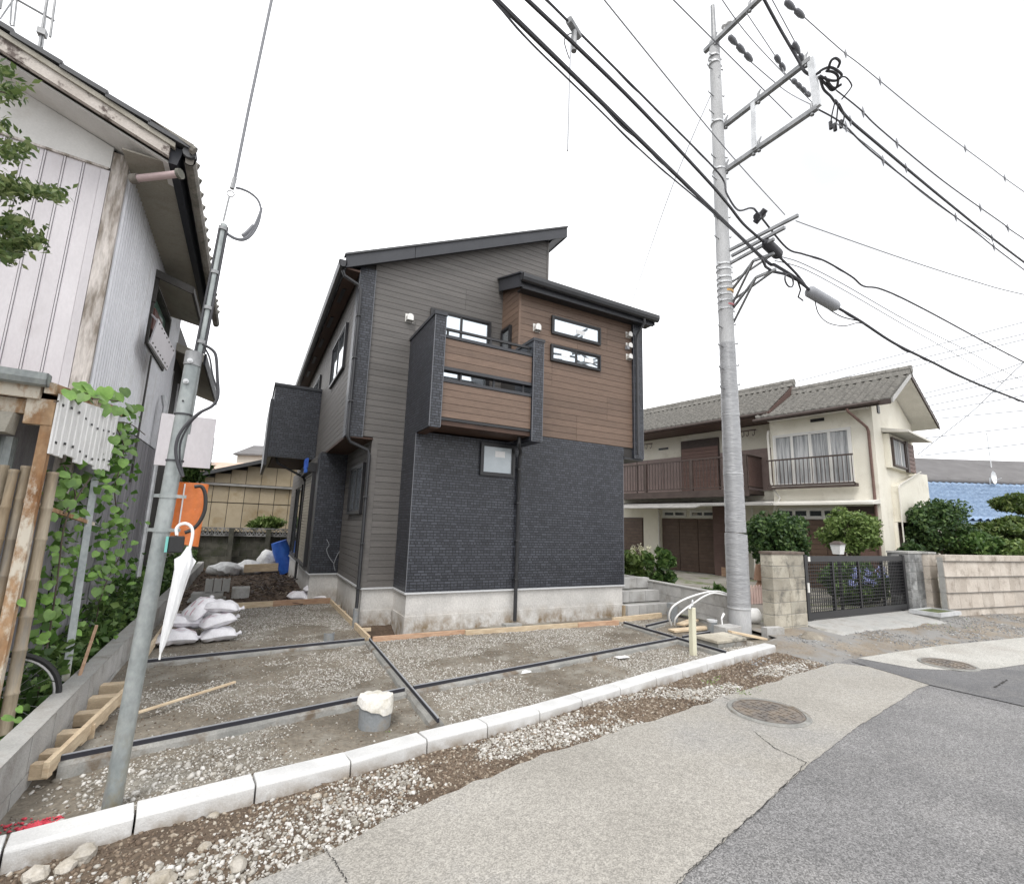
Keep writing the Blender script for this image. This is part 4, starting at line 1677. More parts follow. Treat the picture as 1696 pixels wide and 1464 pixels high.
mb.tube([(1.0, -.18, 1.2), (1.0, -.18, 2.9), (1.1, -.19, 2.98), (3.4, -.2, 3.56)], .018, 6)
lb(mb, 'bulge_pipe', MT['cream_dk'], smooth=True)
mb = MB()
mb.box(1.2, 4.2, -.04, -.002, -.2, 1.9)
lb(mb, 'recess_shade_panel', MT['dark_wood'])  # flat dark panel painted in for the shade of a recess
mb = MB()
mb.box(.95, 1.02, -.08, -.003, -.2, 1.94)
lb(mb, 'pillar', MT['cream'])

# left wing upper wall: dark shutters, red boards, cream band on top
mb = MB()
mb.box(.95, .998, 2.9, 5.0, 2.95, 4.38)
mb.box(.95, .998, 6.6, 10.4, 2.95, 4.38)
lb(mb, 'storm_shutter', MT['shutter_pale'])
bp_ = MB()
bp_.box(.93, .997, 5.02, 6.58, 2.95, 4.98)
bp_ = lb(bp_, 'board_panel', MT['dark_wood'])
for k in range(13):
    q = MB()
    q.box(.905, .929, 5.05, 6.55, 2.98+k*.13, 2.98+k*.13+.12)
    lb(q, 'cladding_board', MT['brown_red'], bp_)
for k in range(5):
    q = MB()
    q.box(.935, .949, 6.7+k*.75, 6.7+k*.75+.70, 2.99, 4.32)
    lb(q, 'shutter_panel', MT['shutter_pale'])
mb = MB()
mb.box(.975, .997, 7.2, 7.65, 4.75, 4.83)
lb(mb, 'wall_vent', MT['frame_black'])

# balcony of the left wing
bx, by0, by1, bz0, bz1 = -.02, 3.50, 9.6, 2.93, 4.08
mb = MB()
mb.box(bx-.06, 1.0, by0, by1, 2.78, 2.92)
mb.box(bx-.09, bx-.061, by0-.03, by1, 2.70, 2.94)
b_ = lb(mb, 'balcony', MT['dark_wood'])
q = MB()
q.box(bx-.055, bx+.0, by0, by1, bz1-.05, bz1)
q.box(bx-.05, bx-.005, by0, by1, 3.0, 3.04)
q.box(bx, .98, by0, by0+.05, bz1-.05, bz1)
q.box(bx, .98, by0, by0+.04, 3.0, 3.04)
for y in (by0+.02, 5.5, 7.5, by1-.06):
    q.box(bx-.065, bx+.012, y, y+.09, 2.93, bz1+.003)
lb(q, 'railing', MT['dark_wood'], b_)
n = 44
for k in range(n):
    y = by0+.1+k*(by1-by0-.2)/n
    q = MB()
    q.box(bx-.036, bx-.018, y, y+.026, 3.041, bz1-.051)
    lb(q, 'baluster', MT['dark_wood'], b_)
for k in range(11):
    q = MB()
    x = .06+k*.085
    q.box(x, x+.03, by0+.008, by0+.034, 3.041, bz1-.051)
    lb(q, 'baluster', MT['brown_clad'], b_)
for y in (8.0, 3.95):                             # clothes-pole brackets
    q = MB()
    q.tube([(bx+.03, y, 2.95), (bx+.03, y, 4.7), (bx+.03, y-.08, 4.84), (bx+.03, y-.2, 4.87), (bx+.03, y-.75, 4.87)], .024, 6)
    for d in (.35, .5, .7):
        q.tube([(bx+.03, y-d, 4.87), (bx+.03, y-d, 4.72), (bx+.05, y-d+.06, 4.68), (bx+.05, y-d+.08, 4.74)], .012, 5)
    lb(q, 'clothes_pole_bracket', MT['dark_wood'], b_, smooth=True)
# lower canopy under the balcony
mb = MB()
mb.hull8([(-.75, 2.5, 2.36), (1.0, 2.5, 2.5), (1.0, 9.6, 2.5), (-.75, 9.6, 2.36)], [(-.75, 2.5, 2.42), (1.0, 2.5, 2.62), (1.0, 9.6, 2.62), (-.75, 9.6, 2.42)])
cn = lb(mb, 'canopy', MT['zinc'])
mb = MB()
mb.hull8([(-1.1, 4.8, 2.28), (-.76, 4.8, 2.36), (-.76, 8.6, 2.36), (-1.1, 8.6, 2.28)], [(-1.1, 4.8, 2.31), (-.76, 4.8, 2.40), (-.76, 8.6, 2.40), (-1.1, 8.6, 2.31)])
lb(mb, 'canopy_edge', MT['zinc'], cn)
# ground floor of the left wing
h2win(5.2, 6.3, 2.02, 2.30, 1.0, 2, curtain=False)
h2win(6.45, 7.5, 2.02, 2.30, 1.0, 2, curtain=False)
mb = MB()
mb.box(.97, .998, 5.15, 7.55, .0, 1.98)
sp = lb(mb, 'shutter_doors', MT['dark_wood'])
for k in range(3):
    for j in range(15):
        q = MB()
        q.box(.945, .968, 5.2+k*.785, 5.2+k*.785+.76, .03+j*.13, .03+j*.13+.119)
        lb(q, 'slat', MT['shutter_brown'], sp)
mb = MB()
mb.box(.55, .998, 4.6, 5.14, .0, 2.42)
lb(mb, 'wood_panel', MT['brown_clad'])
mb = MB()
mb.box(.85, .999, 7.62, 8.36, -.1, 2.36)
lb(mb, 'pillar', MT['cream'])
mb = MB()
mb.box(.97, .999, 8.45, 10.3, .0, 2.0)
sp = lb(mb, 'shutter_doors', MT['dark_wood'])
for j in range(15):
    q = MB()
    q.box(.945, .968, 8.5, 10.2, .03+j*.13, .03+j*.13+.119)
    lb(q, 'slat', MT['shutter_brown'], sp)
mb = MB()
mb.tube([(.75, 7.57, 2.3), (.78, 7.57, 2.1), (.78, 7.57, .0)], .028, 6)
mb.tube([(.30, 3.6, 2.4), (.30, 3.6, .1)], .03, 6)
lb(mb, 'downpipe', MT['cream_dk'], smooth=True)


# antennas
def antenna(name, label, base, h, heading, n=7, blen=.9, group=None, s=1.0):
    t = thing(name, label, 'antenna', base, heading, group)
    mb = MB()
    mb.tube([(0, 0, 0), (0, 0, h)], .018*s, 6)
    lb(mb, 'mast', MT['galv_lt'], t)
    mb = MB()
    mb.tube([(-blen*.5, 0, h-.05), (blen*.5, 0, h+.08)], .010*s, 5)
    lb(mb, 'boom', MT['galv_lt'], t)
    for k in range(n):
        x = -blen*.5+blen*k/(n-1)
        q = MB()
        L_ = .16+.05*(n-k)/n
        z = h-.05+.13*k/(n-1)
        q.tube([(x, -L_, z), (x, L_, z)], .006*s, 4)
        lb(q, 'element', MT['galv_lt'], t)
    return t


p = C2+GX*3.2+EY*5.9
antenna('tv_antenna', 'television aerial on a thin mast rising behind the left roof ridge of the cream house', (p.x, p.y, 6.1), 1.75, A2+.6, s=1.2)

# ================================================================== FRONT BOUNDARY OF THE CREAM HOUSE
BW, BH = .40, .195


def block_pier(name, label, x0, x1, y0, y1, z0, z1, m, cols, rows, cap=None, cat='gate pillar'):
    t = thing(name, label, cat, ((x0+x1)/2, y0, z0))
    w = (x1-x0)/cols
    h = (z1-z0)/rows
    for j in range(rows):
        for i in range(cols):
            q = MB()
            off = 0
            e = .004
            q.box(x0+i*w+e, x0+(i+1)*w-e, y0+rnd.uniform(0, .005), y1, z0+j*h+e, z0+(j+1)*h-e)
            q.build('block', MT[m], t, bevel=.004)
    q = MB()
    q.box(x0+.012, x1-.012, y0+.012, y1-.012, z0-.2, z1-.01)
    q.build('mortar', MT['conc'], t)
    if cap:
        q = MB()
        q.box(x0-.01, x1+.01, y0-.01, y1+.01, z1, z1+.04)
        q.build('cap', MT[cap], t)
    return t


MT['cap_brown'] = mat('cap_brown', (.10, .075, .06), (.17, .135, .11), scale=6, rough=.9)
block_pier('gate_pillar', 'weathered yellowish concrete block pillar left of the black sliding gate', 7.50, 8.36, 5.03, 5.24, -.06, 1.27, 'block_old', 2, 7, 'cap_brown')
block_pier('gate_pillar', 'mottled dark grey block pillar right of the black sliding gate', 12.12, 12.72, 5.12, 5.5, -.02, 1.28, 'block_dark', 2, 7, 'conc')
block_pier('gate_pillar', 'plain buff block pier between the grey pillar and the long garden wall', 12.74, 13.08, 5.02, 5.4, -.02, 1.28, 'wall_pink', 1, 5, 'conc')

# long pinkish garden wall
wl = thing('garden_wall', 'long pinkish block garden wall with projecting ledges, right of the gate', 'wall', (13.05, 4.72, 0))
wd = Vector((.992, -.122, 0))
wn = Vector((-.122, -.992, 0))
w0 = Vector((12.62, 4.73, -.12))
for j in range(4):
    zz = .02+j*.315
    for i in range(21):
        L_ = .40
        off = .0 if j % 2 else -.12
        a = w0+wd*(i*L_+off+.004+(.13 if i == 0 and j % 2 == 0 else 0))
        b = w0+wd*(i*L_+off+L_-.004)
        s_ = .008*(3-j)/3
        q = MB()
        q.prism([a+wn*(s_+.006)+Vector((0, 0, zz)), a+wn*(s_)+Vector((0, 0, zz+.30)), a-wn*.12+Vector((0, 0, zz+.30)), a-wn*.12+Vector((0, 0, zz))], b-a)
        q.build('block', MT['wall_pink'], wl)
    a, b = w0+wd*.0, w0+wd*8.4
    q = MB()
    q.prism([a+wn*.028+Vector((0, 0, zz+.302)), a+wn*.032+Vector((0, 0, zz+.314)), a-wn*.1+Vector((0, 0, zz+.314)), a-wn*.1+Vector((0, 0, zz+.302))], b-a)
    q.build('ledge', MT['roof_edge'], wl)
for i in range(14):
    a = w0+wd*(i*.6+.004)
    b = w0+wd*(i*.6+.596)
    q = MB()
    q.prism([a+wn*.03+Vector((0, 0, 1.282)), a+wn*.03+Vector((0, 0, 1.40)), a-wn*.13+Vector((0, 0, 1.40)), a-wn*.13+Vector((0, 0, 1.282))], b-a)
    q.build('coping_block', MT['wall_pink'], wl)
q = MB()
q.prism([w0-wn*.01+Vector((0, 0, -.3)), w0-wn*.01+Vector((0, 0, 1.35)), w0-wn*.11+Vector((0, 0, 1.35)), w0-wn*.11+Vector((0, 0, -.3))], wd*8.4)
q.build('mortar', MT['conc'], wl)

# sliding gate
gt = thing('sliding_gate', 'black metal sliding gate with a fine bar grid, closed across the driveway', 'gate', (10.3, 5.2, .12))
gx0, gx1, gy, gz0, gz1 = 8.58, 12.04, 5.18, .17, 1.23
GM = MT['frame_black']
mb = MB()
mb.box(gx0, gx0+.085, gy-.03, gy+.03, gz0-.03, gz1+.02)
mb.box(gx1-.085, gx1, gy-.03, gy+.03, gz0, gz1+.02)
mb.box(gx0+.086, gx1-.086, gy-.025, gy+.025, gz1-.10, gz1)
mb.box(gx0+.086, gx1-.086, gy-.025, gy+.025, gz0, gz0+.11)
mb.build('gate_frame', GM, gt)
for k in (1, 2, 3):
    x = gx0+(gx1-gx0)*k/4
    mb = MB()
    mb.box(x-.02, x+.02, gy-.02, gy+.02, gz0+.111, gz1-.101)
    mb.build('upright', GM, gt)
n = 14
for k in range(n):
    z = gz0+.15+(gz1-.12-gz0-.15)*k/(n-1)
    mb = MB()
    mb.box(gx0+.087, gx1-.087, gy-.014, gy-.002, z-.0045, z+.0045)
    mb.build('rail', GM, gt)
for k in range(52):
    x = gx0+.11+(gx1-gx0-.22)*k/51
    mb = MB()
    mb.box(x-.004, x+.004, gy+.0, gy+.010, gz0+.112, gz1-.102)
    mb.build('bar', GM, gt)
mb = MB()
mb.box(11.55, 11.98, gy+.035, gy+.05, gz0+.3, gz1-.12)
mb.build('latch_panel', GM, gt)
for x in (gx0+.12, gx1-.2):
    mb = MB()
    mb.tube([(x, gy-.02, gz0-.02), (x, gy+.02, gz0-.02)], .045, 12)
    mb.build('wheel', MT['black'], gt)
mb = MB()
mb.box(gx0+.10, gx0+.16, gy-.034, gy-.026, gz1-.09, gz1-.01)
mb.box(gx0+.02, gx0+.07, gy-.045, gy-.031, .62, .78)
mb.build('lock_plate', MT['alu'], gt)
mb = MB()
mb.box(8.45, 12.1, gy-.012, gy+.012, .118, .135)
mb.build('gate_track', MT['zinc'], gt)

# lantern behind the gate
lt = thing('garden_lantern', 'small white square lantern on a post just behind the black gate', 'lantern', (10.75, 5.75, .1))
mb = MB()
mb.tube([(10.75, 5.75, .1), (10.75, 5.75, 1.22)], .03, 8)
mb.build('post', MT['black'], lt)
mb = MB()
mb.hull8([(10.68, 5.68, 1.225), (10.82, 5.68, 1.225), (10.82, 5.82, 1.225), (10.68, 5.82, 1.225)], [(10.65, 5.65, 1.42), (10.85, 5.65, 1.42), (10.85, 5.85, 1.42), (10.65, 5.85, 1.42)])
mb.build('lamp_glass', MT['white_plastic'], lt)
mb = MB()
mb.hull8([(10.63, 5.63, 1.425), (10.87, 5.63, 1.425), (10.87, 5.87, 1.425), (10.63, 5.87, 1.425)], [(10.73, 5.7, 1.49), (10.77, 5.7, 1.49), (10.77, 5.8, 1.49), (10.73, 5.8, 1.49)])
mb.build('cap', MT['dark_wood'], lt)

# concrete catch basin with mossy top by the pillar
cb = thing('mossy_planter', 'low square concrete basin with moss on top, at the foot of the buff pier', 'basin', (12.3, 4.75, .0))
mb = MB()
mb.box(11.75, 12.55, 4.55, 5.0, -.02, .14)
mb.build('base', MT['conc'], cb)
mb = MB()
mb.box(11.72, 12.58, 4.52, 4.58, .14, .21)
mb.box(11.72, 12.58, 4.97, 5.03, .14, .21)
mb.box(11.72, 11.78, 4.58, 4.97, .14, .21)
mb.box(12.52, 12.58, 4.58, 4.97, .14, .21)
mb.build('rim', MT['galv_lt'], cb)
mb = MB()
mb.box(11.781, 12.519, 4.581, 4.969, .15, .19)
mb.build('moss', MT['grass'], cb)
# rock in front of the left pillar
import bmesh


def rock(name, label, c, r, sx, sy, sz, m, seed, cat='rock'):
    q = random.Random(seed)
    bm = bmesh.new()
    bmesh.ops.create_icosphere(bm, subdivisions=3, radius=1)
    ph = [q.uniform(0, 6) for _ in range(6)]
    for v in bm.verts:
        k = 1+.13*math.sin(3*v.co.x+ph[0])+.11*math.sin(4*v.co.y+ph[1])+.07*math.sin(7*v.co.z+5*v.co.x+ph[2])+q.uniform(-.03, .03)
        v.co = Vector((v.co.x*sx*k, v.co.y*sy*k, v.co.z*sz*k))*r
    me = bpy.data.meshes.new(name)
    bm.to_mesh(me)
    bm.free()
    o = link(name, me, MT[m], None, True)
    o.location = c
    return tag(o, label, cat)


MT['rock'] = mat('rock', (.17, .15, .12), (.30, .27, .22), scale=5, rough=.92, bump=.015, bscale=14)
p = at_z(1345, 1062, .02)
rock('rock', 'flattish brown rock at the foot of the left block gate pillar', (p.x, p.y, .04), .16, 1.7, .8, .6, 'rock', 4)
p = at_z(655, 1050, .0)
rock('rock', 'rough brown rock lying in the pit beside the dark house foundation', (1.90, 6.98, -.06), .09, 1.3, .9, .8, 'rock', 9)

# ------------------------------------------------------------------ boundary wall between the lots (grey ribbed blocks)
def block_row(t, a, b, z0, rows, L_, h, th, m, stagger=True, seed=1):
    a = Vector(a)
    b = Vector(b)
    d = (b-a)
    n = max(1, round(d.length/L_))
    dn = d.normalized()
    step = d.length/n
    nn = Vector((-dn.y, dn.x, 0))
    r_ = random.Random(seed)
    for j in range(rows):
        o = step/2 if (stagger and j % 2) else 0
        k = -1 if o else 0
        while k < n:
            s0 = max(0, k*step+o)
            s1 = min(d.length, (k+1)*step+o)
            k += 1
            if s1-s0 < .05:
                continue
            p = a+dn*(s0+.003)
            q = a+dn*(s1-.003)
            e = r_.uniform(0, .003)
            mb = MB()
            zz = z0+j*h
            mb.prism([p+nn*e+Vector((0, 0, zz+.003)), p+nn*(th)+Vector((0, 0, zz+.003)), p+nn*th+Vector((0, 0, zz+h-.003)), p+nn*e+Vector((0, 0, zz+h-.003))], q-p)
            mb.build('block', MT[m], t)
    mb = MB()
    mb.prism([a+nn*.012+dn*.01+Vector((0, 0, z0-.1)), a+nn*(th-.012)+dn*.01+Vector((0, 0, z0-.1)), a+nn*(th-.012)+dn*.01+Vector((0, 0, z0+rows*h-.008)), a+nn*.012+dn*.01+Vector((0, 0, z0+rows*h-.008))], d-dn*.02)
    mb.build('mortar', MT['conc_new'], t)


bwl = thing('boundary_wall', 'low grey ribbed block wall between the new house and the cream house yard', 'wall', (7.1, 6.5, .0))
block_row(bwl, (7.35, 8.6, 0), (7.04, 5.42, 0), .0, 3, .40, .19, .12, 'block', True, 3)
mb = MB()
mb.prism([(7.03, 5.42, .571), (7.19, 5.42, .571), (7.50, 8.6, .571), (7.34, 8.6, .571)], (0, 0, .022))
mb.build('coping', MT['conc'], bwl)
bw2 = thing('kerb_wall', 'short piece of grey block kerb wall between the big pole and the yellowish pillar', 'wall', (7.2, 5.05, 0))
block_row(bw2, (7.44, 4.95, 0), (7.12, 5.02, 0), .0, 1, .33, .19, .12, 'block', False, 5)

# stepped block entrance beside the house
st = thing('block_steps', 'unfinished steps of pale grey concrete blocks beside the dark house', 'steps', (6.6, 7.0, .02))
for j, (y, z0, h, x1) in enumerate(((6.92, .0, .245, 7.2), (7.22, .246, .20, 7.22), (7.55, .447, .20, 7.28))):
    xs_ = [6.15, 6.42, 6.60, 6.9, x1] if j == 0 else ([6.15, 6.30, 6.46, 6.86, x1] if j == 1 else [6.15, 6.62, 6.95, x1])
    for a, b in zip(xs_[:-1], xs_[1:]):
        q = MB()
        q.box(a+.004, b-.004, y+rnd.uniform(0, .006), y+.14, z0+.003, z0+h-.003)
        q.build('block', MT['block'], st)
    q = MB()
    q.box(6.16, x1-.02, y+.145, y+.36 if j < 2 else 9.2, z0-.02, z0+h-.012)
    q.build('fill', MT['conc_new'], st)

# ================================================================== OLD HOUSE ON THE LEFT
MT['panel_white'] = mat('panel_white', (.52, .495, .512), (.60, .575, .592), scale=1.6, stretch=(1, 1, .4), rough=.6, fine=.05, dirt=(.42, .38, .38), dscale=1.6, dlo=.58, dhi=.8, vary=.04)
MT['plaster_white'] = mat('plaster_white', (.58, .57, .55), (.66, .65, .63), scale=2, rough=.9, fine=.05, dirt=(.45, .42, .38), dscale=1.4, dlo=.6, dhi=.8)
MT['old_wood'] = mat('old_wood', (.20, .17, .14), (.52, .48, .45), scale=4, stretch=(3, 3, .5), rough=.85, fine=.2, fscale=25, bump=.004, lo=.4, hi=.58)
MT['corrug'] = mat('corrugated', (.52, .525, .55), (.64, .645, .67), scale=1.5, stretch=(1, 1, .3), rough=.45, metal=.25, fine=.08, dirt=(.33, .31, .29), dscale=1.5, dlo=.55, dhi=.75)
MT['soffit_old'] = mat('soffit_old', (.27, .25, .21), (.38, .36, .31), scale=2, rough=.85, dirt=(.20, .18, .14), dscale=2, dlo=.5, dhi=.7)
MT['bargeboard'] = mat('bargeboard', (.40, .36, .32), (.52, .48, .44), scale=3, rough=.85, dirt=(.12, .095, .085), dscale=7, dlo=.54, dhi=.62)
MT['tile_old'] = mat('tile_old', (.17, .155, .135), (.30, .28, .25), scale=3, rough=.85, fine=.2, dirt=(.12, .12, .10), dscale=5, dlo=.5, dhi=.65)
MT['navy'] = flat('dark_fascia', (.010, .012, .018), .6)
MT['rust'] = mat('rust', (.22, .10, .035), (.44, .30, .18), scale=5, stretch=(1, 1, .5), rough=.8, fine=.25, fscale=30, dirt=(.60, .55, .46), dscale=4, dlo=.5, dhi=.58, bump=.003)
MT['bamboo'] = mat('bamboo', (.27, .20, .12), (.42, .36, .27), scale=2, stretch=(4, 4, .6), rough=.6, fine=.18, fscale=22, vary=.2, dirt=(.22, .20, .17), dscale=2.2, dlo=.5, dhi=.66)
MT['pink_pipe'] = flat('pink_pipe', (.52, .40, .40), .6)
MT['dark_old'] = mat('dark_old', (.05, .048, .045), (.09, .085, .08), scale=4, rough=.85)
MT['grey_boards'] = mat('grey_boards', (.19, .185, .20), (.33, .325, .345), scale=3, stretch=(4, 4, .3), rough=.85, fine=.15)
MT['green_glass'] = mat('green_film', (.16, .28, .23), (.22, .35, .29), rough=.3, fine=.05)
MT['red_wood'] = mat('red_wood', (.085, .035, .03), (.16, .075, .06), scale=5, stretch=(1, 6, 1), rough=.7)

OC = Vector((-1.45, 5.70, 0))
H0 = thing('old_house', 'old two-storey house clad in whitish metal panels and corrugated sheet, tiled roof', 'house', (-1.45, 5.70, 0))
fa = RAD(5)
fd = Vector((-math.cos(fa), -math.sin(fa), 0))        # along the front wall, leftwards
fn = Vector((math.sin(fa), -math.cos(fa), 0))         # out of the front wall
RK = .34                                              # roof slope
Z_E = 5.08                                            # soffit level at the side wall


def F0(s, o=0.0, z=0.0):
    p = OC+fd*s+fn*o
    return Vector((p.x, p.y, z))


# inner mass
mb = MB()
mb.prism([F0(.03, -.04, -.2), F0(5.5, -.04, -.2), F0(5.5, -.04, 5.0+RK*2.4), F0(2.75, -.04, 5.0+RK*2.7), F0(.03, -.04, 5.02)], (0, 6.2, 0))
mb.build('wall', MT['dark_old'], H0)
# pale standing-seam panels of the front wall (each about 0.3 m wide, with a double rib)
pw = .137
for k in range(22):
    s0 = .187+k*pw
    zt = 4.915
    mb = MB()
    mb.prism([F0(s0+.0005, .0, 2.62), F0(s0+pw-.022, .0, 2.62), F0(s0+pw-.022, .022, 2.62), F0(s0+.0005, .022, 2.62)], (0, 0, zt-2.62))
    mb.prism([F0(s0+pw-.0205, .0, 2.625), F0(s0+pw-.002, .0, 2.625), F0(s0+pw-.006, .030, 2.625), F0(s0+pw-.0165, .030, 2.625)], (0, 0, zt-2.63))
    mb.build('wall_panel', MT['panel_white'], H0)
mb = MB()
mb.prism([F0(0.0, .0, 0), F0(5.4, .0, 0), F0(5.4, .018, 0), F0(0.0, .018, 0)], (0, 0, 2.55))
mb.build('lower_front_wall', MT['grey_boards'], H0)
# plaster gable band
mb = MB()
mb.prism([F0(.12, .034, 4.935), F0(5.4, .034, 4.935), F0(5.4, .034, 5.15+RK*2.5), F0(2.75, .034, 5.15+RK*2.75), F0(.12, .034, 5.16)], -fn*.03)
mb.build('gable_plaster', MT['plaster_white'], H0)
mb = MB()
mb.bar(F0(.13, .03, 4.925), F0(5.4, .03, 4.925), .022, .02)
mb.build('gable_trim', MT['old_wood'], H0)
# weathered corner post
mb = MB()
mb.prism([F0(-.012, -.10, 1.6), F0(.115, -.0, 1.6), F0(.115, .03, 1.6), F0(-.012, .03, 1.6)], (0, 0, 3.52))
mb.build('corner_post', MT['old_wood'], H0)
mb = MB()
mb.prism([F0(.12, -.0, 2.6), F0(.185, -.0, 2.6), F0(.185, .026, 2.6), F0(.12, .026, 2.6)], (0, 0, 2.31))
mb.build('corner_board', MT['panel_white'], H0)
# stub roof under the panels
mb = MB()
mb.prism([F0(.15, .0, 2.66), F0(5, .0, 2.66), F0(5, .42, 2.56), F0(.25, .42, 2.56)], (0, 0, .03))
mb.prism([F0(.0, .0, 2.60), F0(5, .0, 2.60), F0(5, .30, 2.50), F0(.1, .30, 2.50)], (0, 0, .03))
mb.build('pent_roof', MT['red_wood'], H0)


# corrugated side wall
def corrug(y0, y1, z0, z1, x, pitch, amp, name, m, parent):
    n = int((y1-y0)/pitch)
    V = []
    for i in range(n+1):
        for t, dx in ((0, 0), (.50, 0), (.62, 1), (.88, 1)):
            y = y0+(i+t)*pitch
            if y <= y1+1e-6:
                V += [(x+amp*dx, y, z0), (x+amp*dx, y, z1)]
    k = len(V)//2
    mb = MB()
    mb.add(V, [(2*i, 2*i+2, 2*i+3, 2*i+1) for i in range(k-1)])
    return mb.build(name, m, parent)


corrug(5.73, 7.55, 2.62, 5.1, -1.44, .085, .018, 'corrugated_cladding', MT['corrug'], H0)
corrug(7.55, 8.95, 2.62, 3.78, -1.44, .085, .018, 'corrugated_cladding', MT['corrug'], H0)
corrug(7.55, 8.95, 4.62, 5.1, -1.44, .085, .018, 'corrugated_cladding', MT['corrug'], H0)
corrug(8.95, 10.0, 2.62, 5.1, -1.44, .085, .018, 'corrugated_cladding', MT['corrug'], H0)
mb = MB()
for k in range(14):                                # weathered vertical boards below
    y = 5.74+k*.30
    q = MB()
    q.box(-1.45, -1.425-.006*(k % 2), y, y+.285, .1, 2.60)
    q.build('wall_board', MT['grey_boards'], H0)
mb = MB()
mb.box(-1.46, -1.415, 8.0, 8.06, 2.0, 3.75)
mb.build('corner_trim', MT['dark_old'], H0)
# window with hood, loose panel and dark recess
wy0_, wy1_ = 7.55, 8.95
f = MB()
f.ringx(wy0_, wy1_, 3.78, 4.62, .05, -1.50, -1.40)
wn_ = f.build('window', MT['dark_old'], H0)
f = MB()
f.box(-1.49, -1.47, wy0_+.05, wy1_-.05, 4.30, 4.57)
f.box(-1.49, -1.47, wy0_+.05, wy0_+.5, 3.83, 4.0)
f.build('pane', MT['green_glass'], wn_)
f = MB()
f.box(-1.46, -1.38, wy0_+.05, wy0_+.62, 4.0, 4.29)
f.build('box_panel', MT['red_wood'], wn_)
f = MB()
f.box(-1.48, -1.45, wy0_+.66, wy1_-.06, 3.84, 4.29)
f.build('dark_recess', MT['navy'], wn_)
f = MB()                                           # perforated white shutter hung proud of the window
f.hull8([(-1.27, 6.92, 3.60), (-1.25, 6.90, 3.60), (-1.15, 7.60, 3.47), (-1.17, 7.62, 3.47)], [(-1.27, 7.16, 4.0), (-1.25, 7.14, 4.0), (-1.15, 7.95, 3.85), (-1.17, 7.97, 3.85)])
f.tube([(-1.26, 7.2, 3.98), (-1.42, 7.6, 4.2)], .012, 6)
f.tube([(-1.16, 7.9, 3.84), (-1.42, 8.7, 4.1)], .012, 6)
f.build('hanging_panel', MT['panel_white'], wn_)
for k in range(7):
    t = .08+.84*k/6
    for r0, r1 in ((.9, 0), (.1, 1)):
        lo_ = Vector((-1.25, 6.90, 3.60)).lerp(Vector((-1.15, 7.60, 3.47)), t)
        hi_ = Vector((-1.25, 7.14, 4.0)).lerp(Vector((-1.15, 7.95, 3.85)), t)
        c = lo_.lerp(hi_, r0)
        q = MB()
        q.tube([c, c+Vector((.004, -.002, 0))], .012, 8)
        q.build('bolt_hole', MT['dark_old'], wn_)
f = MB()
f.hull8([(-1.45, 7.52, 4.70), (-1.02, 7.62, 4.62), (-1.02, 9.0, 4.62), (-1.45, 9.0, 4.70)], [(-1.45, 7.52, 4.78), (-1.02, 7.62, 4.67), (-1.02, 9.0, 4.67), (-1.45, 9.0, 4.78)])
f.build('window_hood', MT['soffit_old'], H0)
f = MB()
f.bar((-1.45, 7.50, 4.745), (-1.0, 7.60, 4.64), .03, .10)
f.bar((-1.005, 7.58, 4.645), (-1.005, 9.02, 4.645), .03, .08)
f.bar((-1.41, 7.55, 4.35), (-1.41, 7.55, 4.70), .05, .05)
f.build('hood_frame', MT['dark_old'], H0)

# second, set-back bay of the house with its own windows and lower eave
mb = MB()
mb.box(-3.2, -1.62, 10.0, 13.2, -.2, 4.4)
mb.build('rear_wall', MT['plaster_white'], H0)
f = MB()
f.ringx(10.3, 12.0, 3.2, 4.1, .06, -1.66, -1.50)
w2_ = f.build('window', MT['dark_old'], H0)
f = MB()
f.box(-1.60, -1.58, 10.36, 11.94, 3.26, 4.04)
f.build('pane', MT['navy'], w2_)
f = MB()
f.box(-1.49, -1.46, 10.3, 10.36, 3.0, 4.15)
f.box(-1.49, -1.46, 11.1, 11.14, 3.2, 4.1)
f.build('bars', MT['galv_lt'], w2_)
mb = MB()
mb.prism([(-1.0, 9.9, 4.28), (-1.0, 9.9, 4.42), (-3.2, 9.9, 5.15), (-3.2, 9.9, 5.0)], (0, 3.6, 0))
mb.build('rear_roof', MT['soffit_old'], H0)
mb = MB()
mb.box(-1.0, -.965, 9.9, 13.5, 4.24, 4.44)
mb.build('eave_board', MT['navy'], H0)

# main roof
xe = -1.0                                          # eave edge
ye = 5.28                                          # front edge at the eave


def V0(d, zo=0.0, yo=0.0):
    """point on the front verge, d metres up the slope from the eave (horizontally)"""
    return Vector((xe-d, ye+yo-math.tan(fa)*d, 5.03+RK*d+zo))


dm = 3.2
BK = 9.9
mb = MB()
a, b = V0(0.02, .14), V0(dm, .14)
mb.prism([a, b, b-Vector((0, 0, .05)), a-Vector((0, 0, .05))], (0, BK-ye+.0, 0))
rf0 = mb.build('roof', MT['soffit_old'], H0)
mb = MB()
mb.prism([V0(.06, -.02, .02), V0(dm, -.02, .02), V0(dm, .135, .02), V0(.06, .135, .02)], (0, .05, 0))
mb.build('bargeboard', MT['bargeboard'], rf0)
mb = MB()
mb.prism([V0(.05, -.05, .10), V0(dm, -.05, .10), V0(dm, -.03, .10), V0(.05, -.03, .10)], (0, .40, 0))
mb.build('verge_soffit', MT['plaster_white'], rf0)
mb = MB()
mb.box(-1.44, xe-.05, ye+.13, BK-.02, 5.02, 5.035)
mb.build('eave_soffit', MT['soffit_old'], rf0)
mb = MB()
mb.hull8([(xe-.06, ye+.05, 4.98), (xe+.01, ye+.05, 4.98), (xe+.01, BK, 4.98), (xe-.06, BK, 4.98)], [(xe-.06, ye+.05, 5.16), (xe+.045, ye+.05, 5.16), (xe+.045, BK, 5.16), (xe-.06, BK, 5.16)])
